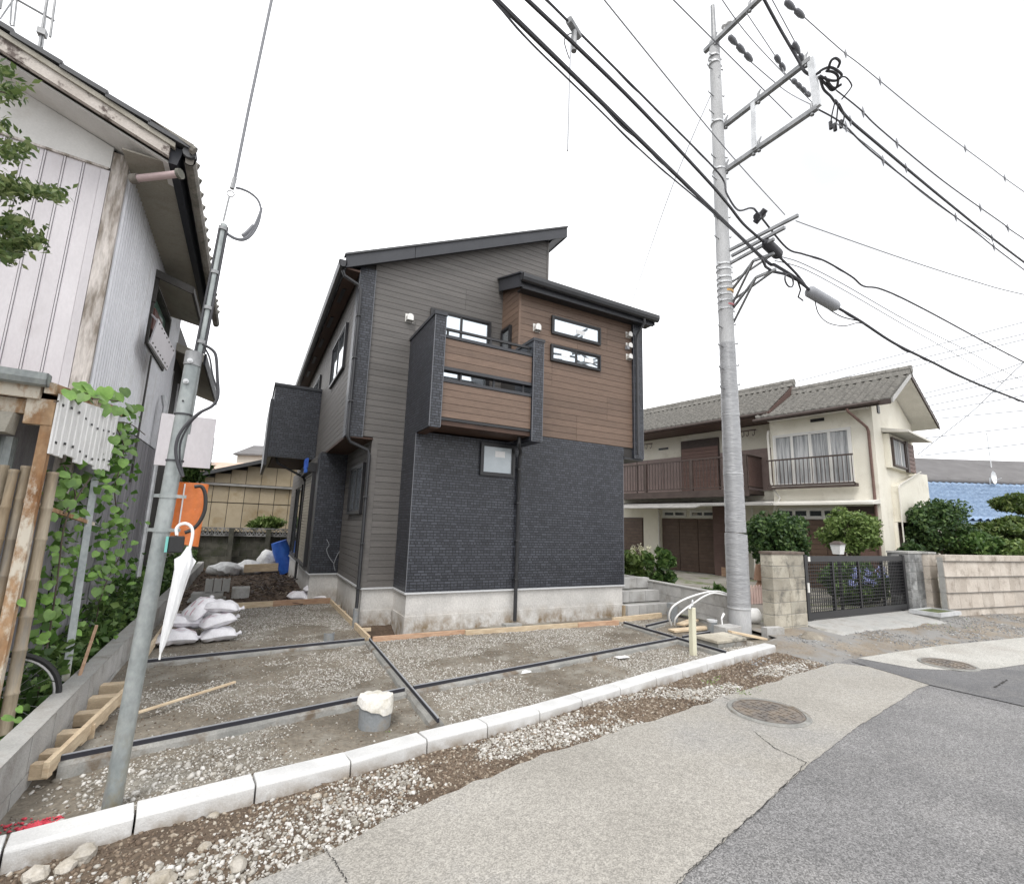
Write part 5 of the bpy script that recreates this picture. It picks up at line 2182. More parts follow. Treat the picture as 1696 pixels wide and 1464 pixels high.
mb.build('eave_board', MT['navy'], rf0)
# eave-edge tiles, one by one, and the covered verge
nT = 18
for k in range(nT):
    y = ye-.02+k*(BK-ye)/nT
    q = MB()
    seg = 6
    V = []
    for i in range(seg+1):
        t = i/seg
        yy = y+t*(BK-ye)/nT*1.02
        zz = .035*math.cos(2*math.pi*t)
        for dx, dz in ((.13, .10), (.13, .145), (-.25, .275)):
            V.append((xe+dx, yy, 5.03+dz+zz))
    F = []
    for i in range(seg):
        F += [(3*i, 3*i+3, 3*i+4, 3*i+1), (3*i+1, 3*i+4, 3*i+5, 3*i+2)]
    F.append((0, 1, 2))
    q.add(V, F)
    q.tube([(xe+.145, y, 5.14), (xe+.12, y, 5.155)], .045, 8)
    q.build('eave_tile', MT['tile_old'], rf0)
for k in range(10):
    d0 = -.10+k*.33
    q = MB()
    dz = .02
    q.prism([V0(d0, .135+.03, -.02), V0(d0+.345, .135+.005, -.02), V0(d0+.345, .185, -.02), V0(d0, .185+.025, -.02)], (0, .30, 0))
    q.build('verge_tile', MT['roof_dark'], rf0)
q = MB()
q.tube([V0(-.1, .14, .0), V0(-.1, .14, .09)], .06, 10)
q.build('verge_end_tile', MT['roof_dark'], rf0)
mb = MB()
for k in range(9):
    d0 = .15+k*.33
    a = V0(d0, .155, .29)
    b = V0(d0+.33, .150, .29)
    mb.prism([a+Vector((0, 0, .035)), b, b-Vector((0, 0, .02)), a-Vector((0, 0, .02))], (0, BK-ye-.35, 0))
mb.build('roof_tiles', MT['tile_old'], rf0, kind='stuff')
gutter('gutter', (xe+.105, ye+.05, 5.06), (xe+.105, BK+.05, 5.03), MT['tile_old'], rf0, .10, .09)
# pinkish pipe from the eave to the corner
q = MB()
pa = at_y(300, 288, 5.33)
pb = at_y(218, 297, 5.62)
q.tube([pa, pa.lerp(pb, .06)], .05, 10)
q.build('pipe_elbow', MT['tile_old'], rf0, smooth=True)
q = MB()
q.tube([pb.lerp(pa, .14), pb], .047, 10)
q.build('pipe_elbow', MT['tile_old'], rf0, smooth=True)
q = MB()
q.tube([pa.lerp(pb, .05), pb.lerp(pa, .12)], .034, 10)
q.build('overflow_pipe', MT['pink_pipe'], rf0, smooth=True)
# downpipe at the set-back
q = MB()
q.tube([(-1.36, 9.0, 3.4), (-1.30, 8.9, 3.2), (-1.30, 8.85, 3.0), (-1.30, 8.85, .1)], .035, 8)
q.build('downpipe', MT['galv_lt'], H0, smooth=True)

# aerial frame on the old roof
an = thing('roof_aerial', 'steel aerial frame standing on the old tiled roof, top left', 'antenna', (-1.95, 4.95, 5.3))
pts = [at_y(5, 40, 5.3), at_y(20, -60, 5.3), at_y(66, 78, 5.3), at_y(92, -60, 5.3), at_y(82, 62, 5.3), at_y(30, 0, 5.3), at_y(88, 33, 5.3)]
mb = MB()
mb.tube([at_y(64, 84, 5.5), at_y(88, -60, 5.5)], .012, 6)
mb.tube([at_y(70, 80, 5.5), at_y(76, 20, 5.5)], .008, 5)
mb.tube([at_y(83, 62, 5.5), at_y(98, -50, 5.5)], .010, 6)
mb.build('leg', MT['steel_arm'], an)
mb = MB()
mb.tube([at_y(30, 1, 5.5), at_y(90, 35, 5.5)], .010, 6)
mb.tube([at_y(0, 32, 5.5), at_y(22, 0, 5.5)], .006, 5)
mb.tube([at_y(0, 15, 5.5), at_y(6, -20, 5.5)], .010, 5)
mb.build('brace', MT['steel_arm'], an)
mb = MB()
mb.tube([at_y(17, 40, 5.5), at_y(20, 0, 5.5), at_y(28, 0, 5.5), at_y(23, 44, 5.5), at_y(17, 42, 5.5)], .007, 5)
mb.box(*[c for c in (lambda p: (p.x-.03, p.x+.03, p.y-.03, p.y+.03, p.z-.03, p.z+.03))(at_y(70, 55, 5.5))])
mb.build('bracket', MT['steel_arm'], an)

# ================================================================== RUSTY LEAN-TO IN FRONT OF THE OLD HOUSE
SX = -1.30
SH = thing('lean_to', 'rusty steel lean-to frame with a white corrugated flap, in front of the old house', 'shed', (-1.4, 4.5, 0))
q = MB()
q.bar((SX, 4.36, 2.43), (SX, 6.3, 2.63), .05, .075)
q.build('edge_beam', MT['rust'], SH)
q = MB()
q.bar((SX-.05, 4.40, 2.40), (-4.0, 4.3, 2.44), .05, .10)
q.bar((SX-.02, 4.50, 2.30), (-4.0, 4.4, 2.34), .06, .10)
q.build('front_beam', MT['rust'], SH)
gutter('gutter', (SX+.0, 4.33, 2.47), (-4.0, 4.2, 2.52), MT['galv'], SH, .09, .09)
q = MB()
q.hull8([(SX-.02, 4.4, 2.47), (SX-.02, 6.3, 2.67), (-4, 6.2, 2.7), (-4, 4.3, 2.5)], [(SX-.02, 4.4, 2.485), (SX-.02, 6.3, 2.685), (-4, 6.2, 2.715), (-4, 4.3, 2.515)])
q.build('roof_sheet', MT['zinc'], SH)
# corner post and struts
q = MB()
pt = at_y(70, 665, 4.45)
pb = at_y(-8, 1210, 4.45)
q.bar((-1.310, 4.46, -.1), (-1.298, 4.46, 2.36), .062, .062)
q.build('post', MT['rust'], SH)
q = MB()
q.box(-1.42, -1.27, 4.42, 4.50, 2.18, 2.36)
q.build('bracket_plate', MT['rust'], SH)
q = MB()
q.bar(at_x(105, 1145, -1.13), at_x(158, 785, -1.30), .05, .05)
q.build('upright', MT['galv'], SH)
q = MB()
q.bar((-1.34, 4.47, 1.66), at_x(155, 868, -1.25), .02, .03)
q.build('cross_bar', MT['rust'], SH)
# white corrugated flap in ridged strips
for k in range(6):
    y0 = 4.42+k*.275
    q = MB()
    zt = 2.40+.103*(y0-4.36)
    zt1 = 2.40+.103*(y0+.27-4.36)
    zb0, zb1 = 1.985-.012*(y0-4.4)+.03*(k % 2), 1.985-.012*(y0+.27-4.4)+.03*(k % 2)
    x = SX+.035
    q.hull8([(x, y0, zb0), (x+.012, y0, zb0), (x+.012, y0+.2735, zb1), (x, y0+.2735, zb1)], [(x, y0, zt), (x+.012, y0, zt), (x+.012, y0+.2735, zt1), (x, y0+.2735, zt1)])
    for e in (.03, .16):
        q.hull8([(x+.0125, y0+e, zb0+.003), (x+.019, y0+e+.01, zb0+.003), (x+.019, y0+e+.035, zb0+.003), (x+.0125, y0+e+.045, zb0+.003)], [(x+.0125, y0+e, zt-.01), (x+.019, y0+e+.01, zt-.01), (x+.019, y0+e+.035, zt-.01), (x+.0125, y0+e+.045, zt-.01)])
    q.build('flap_strip', MT['white_plastic'], SH)
q = MB()
for k in range(9):
    y = 4.46+k*.185
    for z in (2.06, 2.33):
        q.box(SX+.054, SX+.057, y, y+.035, z+.02*math.sin(k), z+.018+.02*math.sin(k))
q.build('flap_hole', MT['black'], SH)
# old lamp box under the eaves of the lean-to
q = MB()
q.hull8([(-1.72, 4.34, 2.10), (-1.47, 4.34, 2.10), (-1.47, 4.5, 2.10), (-1.72, 4.5, 2.10)], [(-1.72, 4.38, 2.24), (-1.46, 4.38, 2.24), (-1.46, 4.5, 2.24), (-1.72, 4.5, 2.24)])
lampb = q.build('lamp_box', MT['soffit_old'], SH)
# bundles of bamboo canes standing under it
bam = [(-1.232, 4.52, .038, 1.92, 'rightmost'), (-1.265, 4.60, .030, 1.9, 'thin, second from the right'), (-1.385, 4.50, .033, 2.05, 'just left of the rusty post'), (-1.45, 4.46, .030, 2.1, 'second left of the rusty post'),
       (-1.36, 4.62, .034, 1.9, 'behind the rusty post'), (-1.50, 4.55, .030, 2.1, 'leftmost')]
for i, (x, y, r_, h_, wh) in enumerate(bam):
    pts = []
    rs = []
    z = -.05
    lean = rnd.uniform(-.03, .03)
    k = 0
    while z < h_:
        for dz, f_ in ((0, 1.0), (.008, 1.12), (.018, 1.12), (.026, 1.0)):
            pts.append((x+lean*(z+dz)/h_, y+.02*(z+dz)/h_, z+dz))
            rs.append(r_*f_*(1-.15*(z/h_)))
        z += .21+.03*((k*7+i) % 3)
        k += 1
    mb = MB()
    mb.tube(pts, rs, 10)
    o = mb.build('bamboo_cane', MT['bamboo'], None, smooth=True)
    lab = 'dry bamboo cane standing under the rusty lean-to, '+wh
    tag(o, lab, 'bamboo cane', 'bamboo canes under the lean-to')
q = MB()
q.box(-2.2, -1.50, 4.64, 4.66, -.05, 2.1)
for k in range(8):
    q.tube([(-1.53-.08*k, 4.63, -.05), (-1.53-.08*k, 4.63, 2.1)], .028, 8)
o = q.build('corrugated_sheet', MT['galv'])
tag(o, 'grey corrugated metal sheet leaning behind the bamboo canes at far left', 'metal sheet')

# bicycle mostly hidden behind the canes: wheels, frame
bk = thing('bicycle', 'bicycle parked behind the bamboo canes, only its front wheel showing', 'bicycle', (-1.30, 5.0, .0))


def wheel(c, r_, ax, parent):
    c = Vector(c)
    ax = Vector(ax).normalized()
    up = Vector((0, 0, 1))
    hz = up.cross(ax).normalized()
    tp = [c+(hz*math.cos(t)+up*math.sin(t))*r_ for t in [2*math.pi*k/40 for k in range(41)]]
    mb = MB()
    mb.tube(tp, .019, 8, False)
    w_ = mb.build('wheel', MT['rubber'], parent, smooth=True)
    mb = MB()
    mb.tube([c+(p-c)*.925 for p in tp], .011, 6, False)
    mb.build('rim', MT['rim'], w_, smooth=True)
    mb = MB()
    for k in range(18):
        mb.tube([c+ax*(.02 if k % 2 else -.02), c+(tp[(k*40)//18]-c)*.92], .0015, 3, False)
    mb.tube([c-ax*.04, c+ax*.04], .018, 8)
    mb.build('spokes', MT['rim'], w_)
    return c


wa = Vector((math.sin(RAD(28)), math.cos(RAD(28)), 0)).cross(Vector((0, 0, 1)))
wc = at_y(38, 1150, 4.72)
wdir = Vector((-.97, -.10, 0)).normalized()
wax = wdir.cross(Vector((0, 0, 1)))
wc = Vector((wc.x-.13, 4.78, .30))
wheel(wc, .30, wax, bk)
wr = wc+wdir*1.02
wheel(wr, .30, wax, bk)
mb = MB()
mb.tube([wc, wc+wdir*.18+Vector((0, 0, .55)), wc+wdir*.2+Vector((0, 0, .68))], .014, 6)
mb.tube([wc+wdir*.17+Vector((0, 0, .5)), wc+wdir*.55+Vector((0, 0, .0)), wr], .016, 6)
mb.tube([wc+wdir*.55, wc+wdir*.72+Vector((0, 0, .55)), wr], .014, 6)
mb.build('frame', MT['black'], bk, smooth=True)
mb = MB()
mb.tube([wc+wdir*.2+Vector((0, 0, .68))+wax*.24, wc+wdir*.2+Vector((0, 0, .70)), wc+wdir*.2+Vector((0, 0, .68))-wax*.24], .012, 6)
mb.build('handlebar', MT['rim'], bk, smooth=True)
mb = MB()
mb.hull8([(wc+wdir*.64+wax*.08+Vector((0, 0, .56))), (wc+wdir*.64-wax*.08+Vector((0, 0, .56))), (wc+wdir*.88-wax*.09+Vector((0, 0, .56))), (wc+wdir*.88+wax*.09+Vector((0, 0, .56)))],
         [(wc+wdir*.62+wax*.03+Vector((0, 0, .61))), (wc+wdir*.62-wax*.03+Vector((0, 0, .61))), (wc+wdir*.88-wax*.09+Vector((0, 0, .62))), (wc+wdir*.88+wax*.09+Vector((0, 0, .62)))])
mb.build('saddle', MT['black'], bk)

# ------------------------------------------------------------------ low block wall along the left boundary
lbw = thing('low_block_wall', 'low new grey split-faced block wall along the left edge of the lot', 'wall', (-1.02, 8, 0))
block_row(lbw, (-.965, 3.02, 0), (-.955, 16.5, 0), -.12, 2, .40, .21, .125, 'block', True, 8)
mb = MB()
mb.box(-1.094, -.962, 3.03, 16.45, .3015, .312)
mb.build('top_mortar', MT['conc'], lbw)

# ================================================================== FOLIAGE
def leaf_mat(name, c1, c2, c3, trans=.25):
    m = bpy.data.materials.new(name)
    m.use_nodes = True
    nt = m.node_tree
    b = nt.nodes['Principled BSDF']
    gi = NN(nt, 'NewGeometry')
    r = NN(nt, 'ValToRGB')
    e = r.color_ramp.elements
    e.new(.5)
    for i, (p, c) in enumerate(((0, c1), (.55, c2), (1, c3))):
        e[i].position = p
        e[i].color = (*c, 1)
    nt.links.new(gi.outputs['Random Per Island'], r.inputs['Fac'])
    nt.links.new(r.outputs['Color'], b.inputs['Base Color'])
    b.inputs['Roughness'].default_value = .45
    b.inputs['Specular IOR Level'].default_value = .35
    tr_ = NN(nt, 'BsdfTranslucent')
    nt.links.new(r.outputs['Color'], tr_.inputs['Color'])
    ms = NN(nt, 'MixShader')
    ms.inputs[0].default_value = trans
    out = nt.nodes['Material Output']
    nt.links.new(b.outputs[0], ms.inputs[1])
    nt.links.new(tr_.outputs[0], ms.inputs[2])
    nt.links.new(ms.outputs[0], out.inputs['Surface'])
    return m


MT['leaf_dark'] = leaf_mat('leaf_dark', (.026, .055, .020), (.056, .108, .034), (.13, .20, .065))
MT['leaf_mid'] = leaf_mat('leaf_mid', (.035, .075, .02), (.075, .14, .035), (.16, .24, .07))
MT['leaf_lite'] = leaf_mat('leaf_lite', (.07, .12, .03), (.14, .21, .055), (.28, .36, .13))
MT['leaf_vine'] = leaf_mat('leaf_vine', (.06, .14, .025), (.11, .23, .045), (.19, .34, .08), .35)
MT['leaf_maple'] = leaf_mat('leaf_maple', (.05, .09, .028), (.12, .17, .055), (.24, .28, .12), .35)
MT['leaf_pine'] = leaf_mat('leaf_pine', (.045, .08, .02), (.09, .14, .035), (.17, .21, .06))
MT['leaf_vine_one'] = mat('leaf_vine_one', (.080, .17, .026), (.175, .31, .062), scale=9, rough=.5, vary=.28, fine=.1)
MT['bark'] = mat('bark', (.07, .055, .04), (.14, .115, .09), scale=8, stretch=(3, 3, .6), rough=.9, bump=.006)
MT['bloom'] = flat('bloom', (.70, .68, .50), .8)
MT['bloom_blue'] = mat('bloom_blue', (.28, .32, .62), (.45, .48, .78), scale=20, rough=.8)


def leaves(C, size, seed, elong=1.7, flat_=.0, fold=.25):
    """leaf-shaped quads pairs (two triangles folded on the midrib) at centres C (n,3), outward normals mixed with random"""
    r = np.random.default_rng(seed)
    n = len(C)
    N = r.normal(size=(n, 3))
    N[:, 2] = N[:, 2]*(1-flat_)+flat_*2.0+.35
    N /= np.linalg.norm(N, axis=1)[:, None]
    A = r.normal(size=(n, 3))
    A -= (A*N).sum(1)[:, None]*N
    A /= np.linalg.norm(A, axis=1)[:, None]
    B = np.cross(N, A)
    s = size*r.uniform(.65, 1.3, n)[:, None]
    base = C-A*s*.5*elong
    tip = C+A*s*.5*elong-N*s*.12
    l = C+B*s*.5+N*s*fold*.5
    q = C-B*s*.5+N*s*fold*.5
    V = np.stack([base, l, tip, q], 1).reshape(-1, 3)
    i = np.arange(n)[:, None]*4
    F = np.concatenate([i+np.array([0, 1, 2]), i+np.array([0, 2, 3])], 1).reshape(-1, 3)
    return V, F


def blob_points(n, c, rad, seed, clumps=28, shell=.55, lo=-1.0):
    """points in an uneven crown: many clumps spread over an ellipsoid"""
    r = np.random.default_rng(seed)
    d = r.normal(size=(clumps, 3))
    d /= np.linalg.norm(d, axis=1)[:, None]
    d[:, 2] = np.where(d[:, 2] < lo, -d[:, 2]*.5, d[:, 2])
    rr = shell+(1-shell)*r.random(clumps)**.6
    cc = d*rr[:, None]*.82
    k = r.integers(0, clumps, n)
    cr_ = r.uniform(.20, .36, clumps)
    q = r.normal(size=(n, 3))
    q /= np.linalg.norm(q, axis=1)[:, None]
    q *= (r.random(n)**.45)[:, None]
    P = cc[k]+q*cr_[k][:, None]
    return np.array(c)+P*np.array(rad)


def bush(name, label, cat, c, rad, n, size, m, seed, clumps=30, group=None, trunk=True, shell=.5, elong=1.7, ground=None, extra=None):
    gz = c[2]-rad[2] if ground is None else ground
    t = thing(name, label, cat, (c[0], c[1], gz), 0, group)
    P = blob_points(n, c, rad, seed, clumps, shell)
    P = P-np.array([c[0], c[1], gz])
    V, F = leaves(P, size, seed+1, elong)
    np_mesh('crown', V, F, MT[m], t)
    # stems
    mb = MB()
    r_ = random.Random(seed)
    H_ = c[2]-gz
    for k in range(7 if trunk else 4):
        a = r_.uniform(0, 6.28)
        rr = r_.uniform(.25, .75)
        e = Vector((math.cos(a)*rad[0]*rr, math.sin(a)*rad[1]*rr, H_+rad[2]*r_.uniform(-.3, .6)))
        mb.tube([(math.cos(a)*.03, math.sin(a)*.03, -.05), (e.x*.3, e.y*.3, H_*.5), e], [.035 if trunk else .015, .022 if trunk else .01, .006], 6)
    mb.build('trunk', MT['bark'], t, local=True, smooth=True)
    return t


# shrubs of the cream house garden
def px_c(px, py, y):
    p = at_y(px, py, y)
    return (p.x, p.y, p.z)


b1 = px_c(1290, 893, 6.6)
bush('round_shrub', 'round dark green clipped shrub behind the yellowish gate pillar', 'shrub', b1, (.72, .65, .68), 9000, .055, 'leaf_dark', 31, 70, ground=.1)
b1 = px_c(1408, 882, 6.9)
bush('round_shrub', 'lighter green loose round shrub behind the middle of the black gate', 'shrub', b1, (.82, .7, .62), 7000, .055, 'leaf_lite', 33, 60, ground=.1)
b1 = px_c(1557, 875, 6.4)
bush('round_shrub', 'tall dark green shrub behind the buff pier at the house corner', 'shrub', b1, (1.15, .9, .86), 11000, .06, 'leaf_dark', 35, 80, ground=.1)
b1 = px_c(1615, 905, 5.7)
bush('low_shrub', 'mixed light green and reddish low shrub looking over the garden wall', 'shrub', b1, (.95, .6, .48), 3600, .08, 'leaf_mid', 37, 40, ground=.1)
b1 = px_c(1512, 925, 6.0)
bush('low_shrub', 'small dark shrub just behind the grey gate pillar', 'shrub', b1, (.5, .4, .42), 1400, .07, 'leaf_dark', 38, 24, ground=.1)
# cloud-pruned pine at the right edge
pt_ = thing('pine_tree', 'cloud-pruned garden pine with pads of yellow-green needles at the right edge', 'tree', (18.9, 5.75, .1))
for k, (px, py, rx, rz) in enumerate(((1662, 884, .80, .36), (1700, 836, .75, .36), (1690, 872, .6, .3), (1720, 900, .9, .35))):
    c = px_c(px, py, 5.6)
    P = blob_points(5600, c, (rx, .8, rz), 60+k, 40, .4)
    P = P-np.array([18.9, 5.75, .1])
    V, F = leaves(P, .05, 70+k, 3.2, .2)
    np_mesh('needle_pad', V, F, MT['leaf_pine'], pt_)
mb = MB()
mb.tube([(18.9, 5.8, 0), (19.0, 5.8, .8), (18.9, 5.85, 1.4), (19.5, 5.9, 1.9), (20.6, 5.9, 2.4)], [.11, .09, .075, .05, .02], 8)
mb.build('trunk', MT['bark'], pt_, smooth=True)
b1 = px_c(1668, 912, 5.3)
bush('low_shrub', 'light green leafy shrub at the foot of the pine, over the garden wall', 'shrub', b1, (.85, .5, .40), 3000, .07, 'leaf_lite', 39, 36, ground=.1)

# garden plants beside the house
b1 = px_c(1052, 940, 8.8)
bush('flowering_shrub', 'yellow-green shrub with cream flower heads against the dark house corner', 'shrub', b1, (.42, .42, .5), 1300, .09, 'leaf_lite', 41, 22, ground=.1, trunk=False)
fl = thing('flower_head', 'cream flower heads at the top of the yellow-green shrub', 'flower', (b1[0], b1[1], b1[2]+.4))
r_ = np.random.default_rng(4)
for k in range(7):
    c = (b1[0]-.25+.09*k, b1[1]-.15+.05*(k % 3), b1[2]+.36+.1*((k*5) % 4)/3)
    P = np.array(c)+r_.normal(0, .025, (60, 3))*np.array([1, 1, 1.8])-np.array(fl.location)
    V, F = leaves(P, .03, 300+k, 1)
    np_mesh('bloom', V, F, MT['bloom'], fl, False, 'stuff')
b1 = px_c(1092, 938, 8.0)
bush('leafy_shrub', 'dark glossy leafy shrub right of the flowering one, beside the low ribbed wall', 'shrub', b1, (.38, .38, .45), 1200, .09, 'leaf_mid', 43, 20, ground=.1, trunk=False)
b1 = px_c(1185, 968, 7.9)
bush('low_plant', 'low grassy plant at the path edge left of the big pole', 'plant', (b1[0], b1[1], .22), (.5, .3, .14), 700, .06, 'leaf_mid', 45, 14, ground=.08, trunk=False, elong=4)
b1 = px_c(1420, 975, 6.3)
bush('hydrangea', 'low hydrangea with blue flower heads glimpsed through the gate bars', 'shrub', (b1[0], b1[1], .55), (1.35, .45, .5), 3600, .085, 'leaf_mid', 47, 40, ground=.08, trunk=False)
hy = thing('hydrangea_flower', 'pale blue hydrangea flower heads seen through the gate', 'flower', (b1[0], b1[1]-.3, .7))
for k in range(9):
    c = np.array((b1[0]-1.0+.19*k, b1[1]-.42+.04*(k % 3), .60+.28*((k*7) % 5)/4))
    P = c+r_.normal(0, .038, (60, 3))-np.array(hy.location)
    V, F = leaves(P, .035, 400+k, 1)
    np_mesh('bloom', V, F, MT['bloom_blue'], hy, False, 'stuff')

# vine on the lean-to: big rounded leaves one by one
LEAF = None


def big_leaf_mesh():
    n = 14
    V = [(0, 0, 0)]
    for k in range(n):
        a = 2*math.pi*k/n
        r = 1.0*(1-.10*abs(math.sin(a*1.5)))
        if k == 0:
            r = 1.22
        if k == n//2:
            r = .62
        V.append((r*math.cos(a), r*.92*math.sin(a), -.10*r*abs(math.sin(a))-.10*max(0, math.cos(a))))
    me = bpy.data.meshes.new('leaf')
    me.from_pydata([Vector(v)*.05 for v in V], [], [(0, 1+k, 1+(k+1) % n) for k in range(n)])
    me.materials.append(MT['leaf_vine_one'])
    me.polygons.foreach_set('use_smooth', [True]*len(me.polygons))
    return me


LEAF = big_leaf_mesh()
vine = thing('vine', 'leafy climbing vine with big rounded leaves hanging from the lean-to over the gap', 'vine', (-1.3, 5.5, 0))
spots = []
vr = random.Random(12)
cl_ = [  # (px, py, spread x, spread y, x-plane, count, scale)
    (150, 650, 40, 14, -1.22, 14, 1.5), (205, 672, 22, 14, -1.24, 7, 1.4), (205, 740, 20, 40, -1.2, 14, .95), (185, 790, 22, 40, -1.2, 16, .95),
    (120, 820, 35, 45, -1.3, 22, 1.0), (185, 890, 20, 40, -1.18, 15, .95), (110, 920, 25, 50, -1.32, 20, .9), (175, 960, 30, 40, -1.22, 16, .9),
    (85, 1010, 28, 40, -1.3, 18, .85), (70, 1080, 30, 30, -1.3, 9, .75), (140, 1050, 30, 26, -1.22, 8, .75), (190, 1050, 22, 22, -1.1, 7, .75),
    (215, 910, 16, 40, -1.14, 7, .9), (35, 1180, 25, 25, -1.18, 6, .7), (150, 1110, 25, 22, -1.15, 10, .6)]
for px, py, sx_, sy_, xp, cnt, sc_ in cl_:
    for k in range(cnt):
        p = at_x(px+vr.gauss(0, sx_*.6), py+vr.gauss(0, sy_*.6), xp+vr.uniform(-.08, .06))
        if p.z < .05:
            continue
        spots.append((p, sc_*vr.uniform(.65, 1.15)))
for p, sc_ in spots:
    o = bpy.data.objects.new('leaf', LEAF)
    COL.objects.link(o)
    o.parent = vine
    o.location = p-Vector(vine.location)
    o.scale = (sc_, sc_, sc_)
    # face the open side and upward, tips drooping
    nrm = Vector((vr.gauss(.45, .35), vr.gauss(-.75, .35), vr.gauss(.75, .3))).normalized()
    tip = Vector((vr.gauss(0, .4), vr.gauss(0, .4), -1))
    tip = (tip-nrm*tip.dot(nrm)).normalized()
    m3 = Matrix((tip, nrm.cross(tip), nrm)).transposed()
    o.rotation_euler = m3.to_euler()
mb = MB()
for px0, py0, pts in ((0, 0, [(180, 690), (205, 740), (190, 820), (205, 900), (170, 980), (150, 1080)]), (0, 0, [(150, 790), (110, 860), (95, 960), (80, 1060), (60, 1160)]), (0, 0, [(185, 700), (215, 702), (240, 720)]), (0, 0, [(105, 770), (125, 820), (105, 850)]), (0, 0, [(90, 665), (150, 660), (200, 665)])):
    mb.tube(sm([at_x(a, b, -1.26) for a, b in pts]), .006, 5)
mb.build('stem', MT['bark'], vine, smooth=True)
# dense darker leaves deeper inside
P = []
for px, py, sx_, sy_, xp, cnt, sc_ in cl_[2:]:
    for k in range(cnt*4):
        p = at_x(px+vr.gauss(0, sx_*.75), py+vr.gauss(0, sy_*.75), xp-vr.uniform(.05, .18))
        if p.z > .05:
            P.append(p[:])
P = np.array(P)-np.array(vine.location)
V, F = leaves(P, .075, 5, 1.25, .2)
o = np_mesh('inner_leaves', V, F, MT['leaf_vine'], vine, False, 'stuff')
# undergrowth between the old house and the low wall
r_ = np.random.default_rng(55)
n = 6500
X = r_.uniform(-1.42, -1.10, n)
Y = 4.7+r_.random(n)**.8*11
hmax = .22+.28*fbm(X*3, Y*1.6, 131)+np.where(Y > 6.5, .12, 0)
Z = r_.random(n)**.8*hmax*1.5
V, F = leaves(np.stack([X, Y, Z], 1), .055, 56, 1.6)
np_mesh('undergrowth', V, F, MT['leaf_mid'], None, False, 'stuff')
n = 1500
X = r_.uniform(-1.9, -1.1, n)
Y = r_.uniform(3.6, 5.6, n)
Z = r_.random(n)*.16
V, F = leaves(np.stack([X, Y, Z], 1), .05, 57, 2.6)
np_mesh('undergrowth', V, F, MT['leaf_mid'], None, False, 'stuff')

# maple branch reaching in from the left
mt = thing('maple_tree', 'maple tree whose fine-leaved branches reach in at the left edge', 'tree', (-2.55, 3.6, 0))
trk = Vector((-2.55, 3.6, 0))
P = []
br = MB()
br.tube([trk, trk+Vector((.05, .05, 1.2)), trk+Vector((.0, .1, 2.6)), trk+Vector((.15, .1, 4.2)), trk+Vector((.1, .2, 5.2))], [.10, .085, .07, .04, .015], 8)
for k, (px, py, sx_, sy_, cnt) in enumerate(((5, 118, 16, 10, 40), (15, 155, 24, 12, 70), (10, 205, 8, 8, 14), (15, 250, 28, 16, 90), (5, 310, 28, 18, 150), (60, 318, 32, 9, 130), (95, 325, 8, 5, 26), (10, 372, 34, 14, 170), (35, 402, 36, 10, 150), (10, 420, 22, 8, 60), (-170, 250, 60, 90, 700), (-190, 400, 70, 60, 500), (-170, 120, 60, 60, 400))):
    base = at_y(px, py, 3.62)
    for j in range(cnt):
        q = at_y(px+vr.gauss(0, sx_*.55), py+vr.gauss(0, sy_*.55), 3.62+vr.uniform(-.22, .22))
        P.append(q[:])
    br.tube([trk+Vector((.05, .1, base.z*.55+.8)), (trk+Vector((0, 0, base.z*.8+.55))).lerp(base, .45), base], [.022, .012, .004], 5)
P = np.array(P)-np.array(trk)
P = np.concatenate([P, P+np.random.default_rng(3).normal(0, .025, P.shape)])
V, F = leaves(P, .023, 77, 2.2, .25)
np_mesh('crown', V, F, MT['leaf_maple'], mt)
br.build('trunk', MT['bark'], mt, smooth=True)

# ================================================================== STEEL SERVICE POLE (left)
SP = thing('service_pole', 'slightly leaning galvanised steel service pole with a thin conduit on top, by the kerb', 'pole', (-.48, 3.56, 0))
ptop = Vector((-.415, 3.57, 2.60))
mb = MB()
mb.tube([(-.483, 3.56, -.05), (-.48, 3.56, 0), ptop], [.045, .045, .042], 24)
mb.build('pole', MT['galv'], SP, smooth=True)
mb = MB()
mb.tube([ptop-Vector((.002, 0, .07)), ptop+Vector((.001, 0, .02))], .048, 24)
mb.build('cap', MT['steel_arm'], SP, smooth=True)
c0 = ptop+Vector((.028, .0, -.0))
c1 = at_y(371, 372, 3.57)
mb = MB()
mb.tube([c0-Vector((.01, -.040, .5)), c0, c1], .019, 12)
mb.build('conduit', MT['galv'], SP, smooth=True)
mb = MB()
mb.tube([c0+Vector((.024, -.012, .02)), c1+Vector((.022, -.01, -.02))], .008, 6)
mb.tube([c0+Vector((-.024, -.012, .02)), c1+Vector((-.02, -.01, -.02))], .007, 6)
mb.build('riser_cable', MT['cable'], SP, smooth=True)
for t in (.1, .35, .62, .96):
    p = c0.lerp(c1, t)
    mb = MB()
    mb.tube([p-Vector((0, 0, .01)), p+Vector((.001, 0, .012))], .029, 12)
    mb.build('clamp', MT['steel_arm'], SP, smooth=True)
for px, py in ((311, 598), (304, 632)):
    p = at_y(px+4, py, 3.522)
    mb = MB()
    mb.tube([p+Vector((0, .02, 0)), p-Vector((0, .012, 0))], .016, 12)
    mb.tube([p-Vector((0, .012, 0)), p-Vector((0, .024, 0))], .008, 8)
    mb.build('bolt', MT['galv_lt'], SP, smooth=True)
p = at_y(303, 664, 3.524)
mb = MB()
mb.tube([p, p-Vector((0, .004, 0))], .006, 8)
mb.build('bolt_hole', MT['black'], SP)
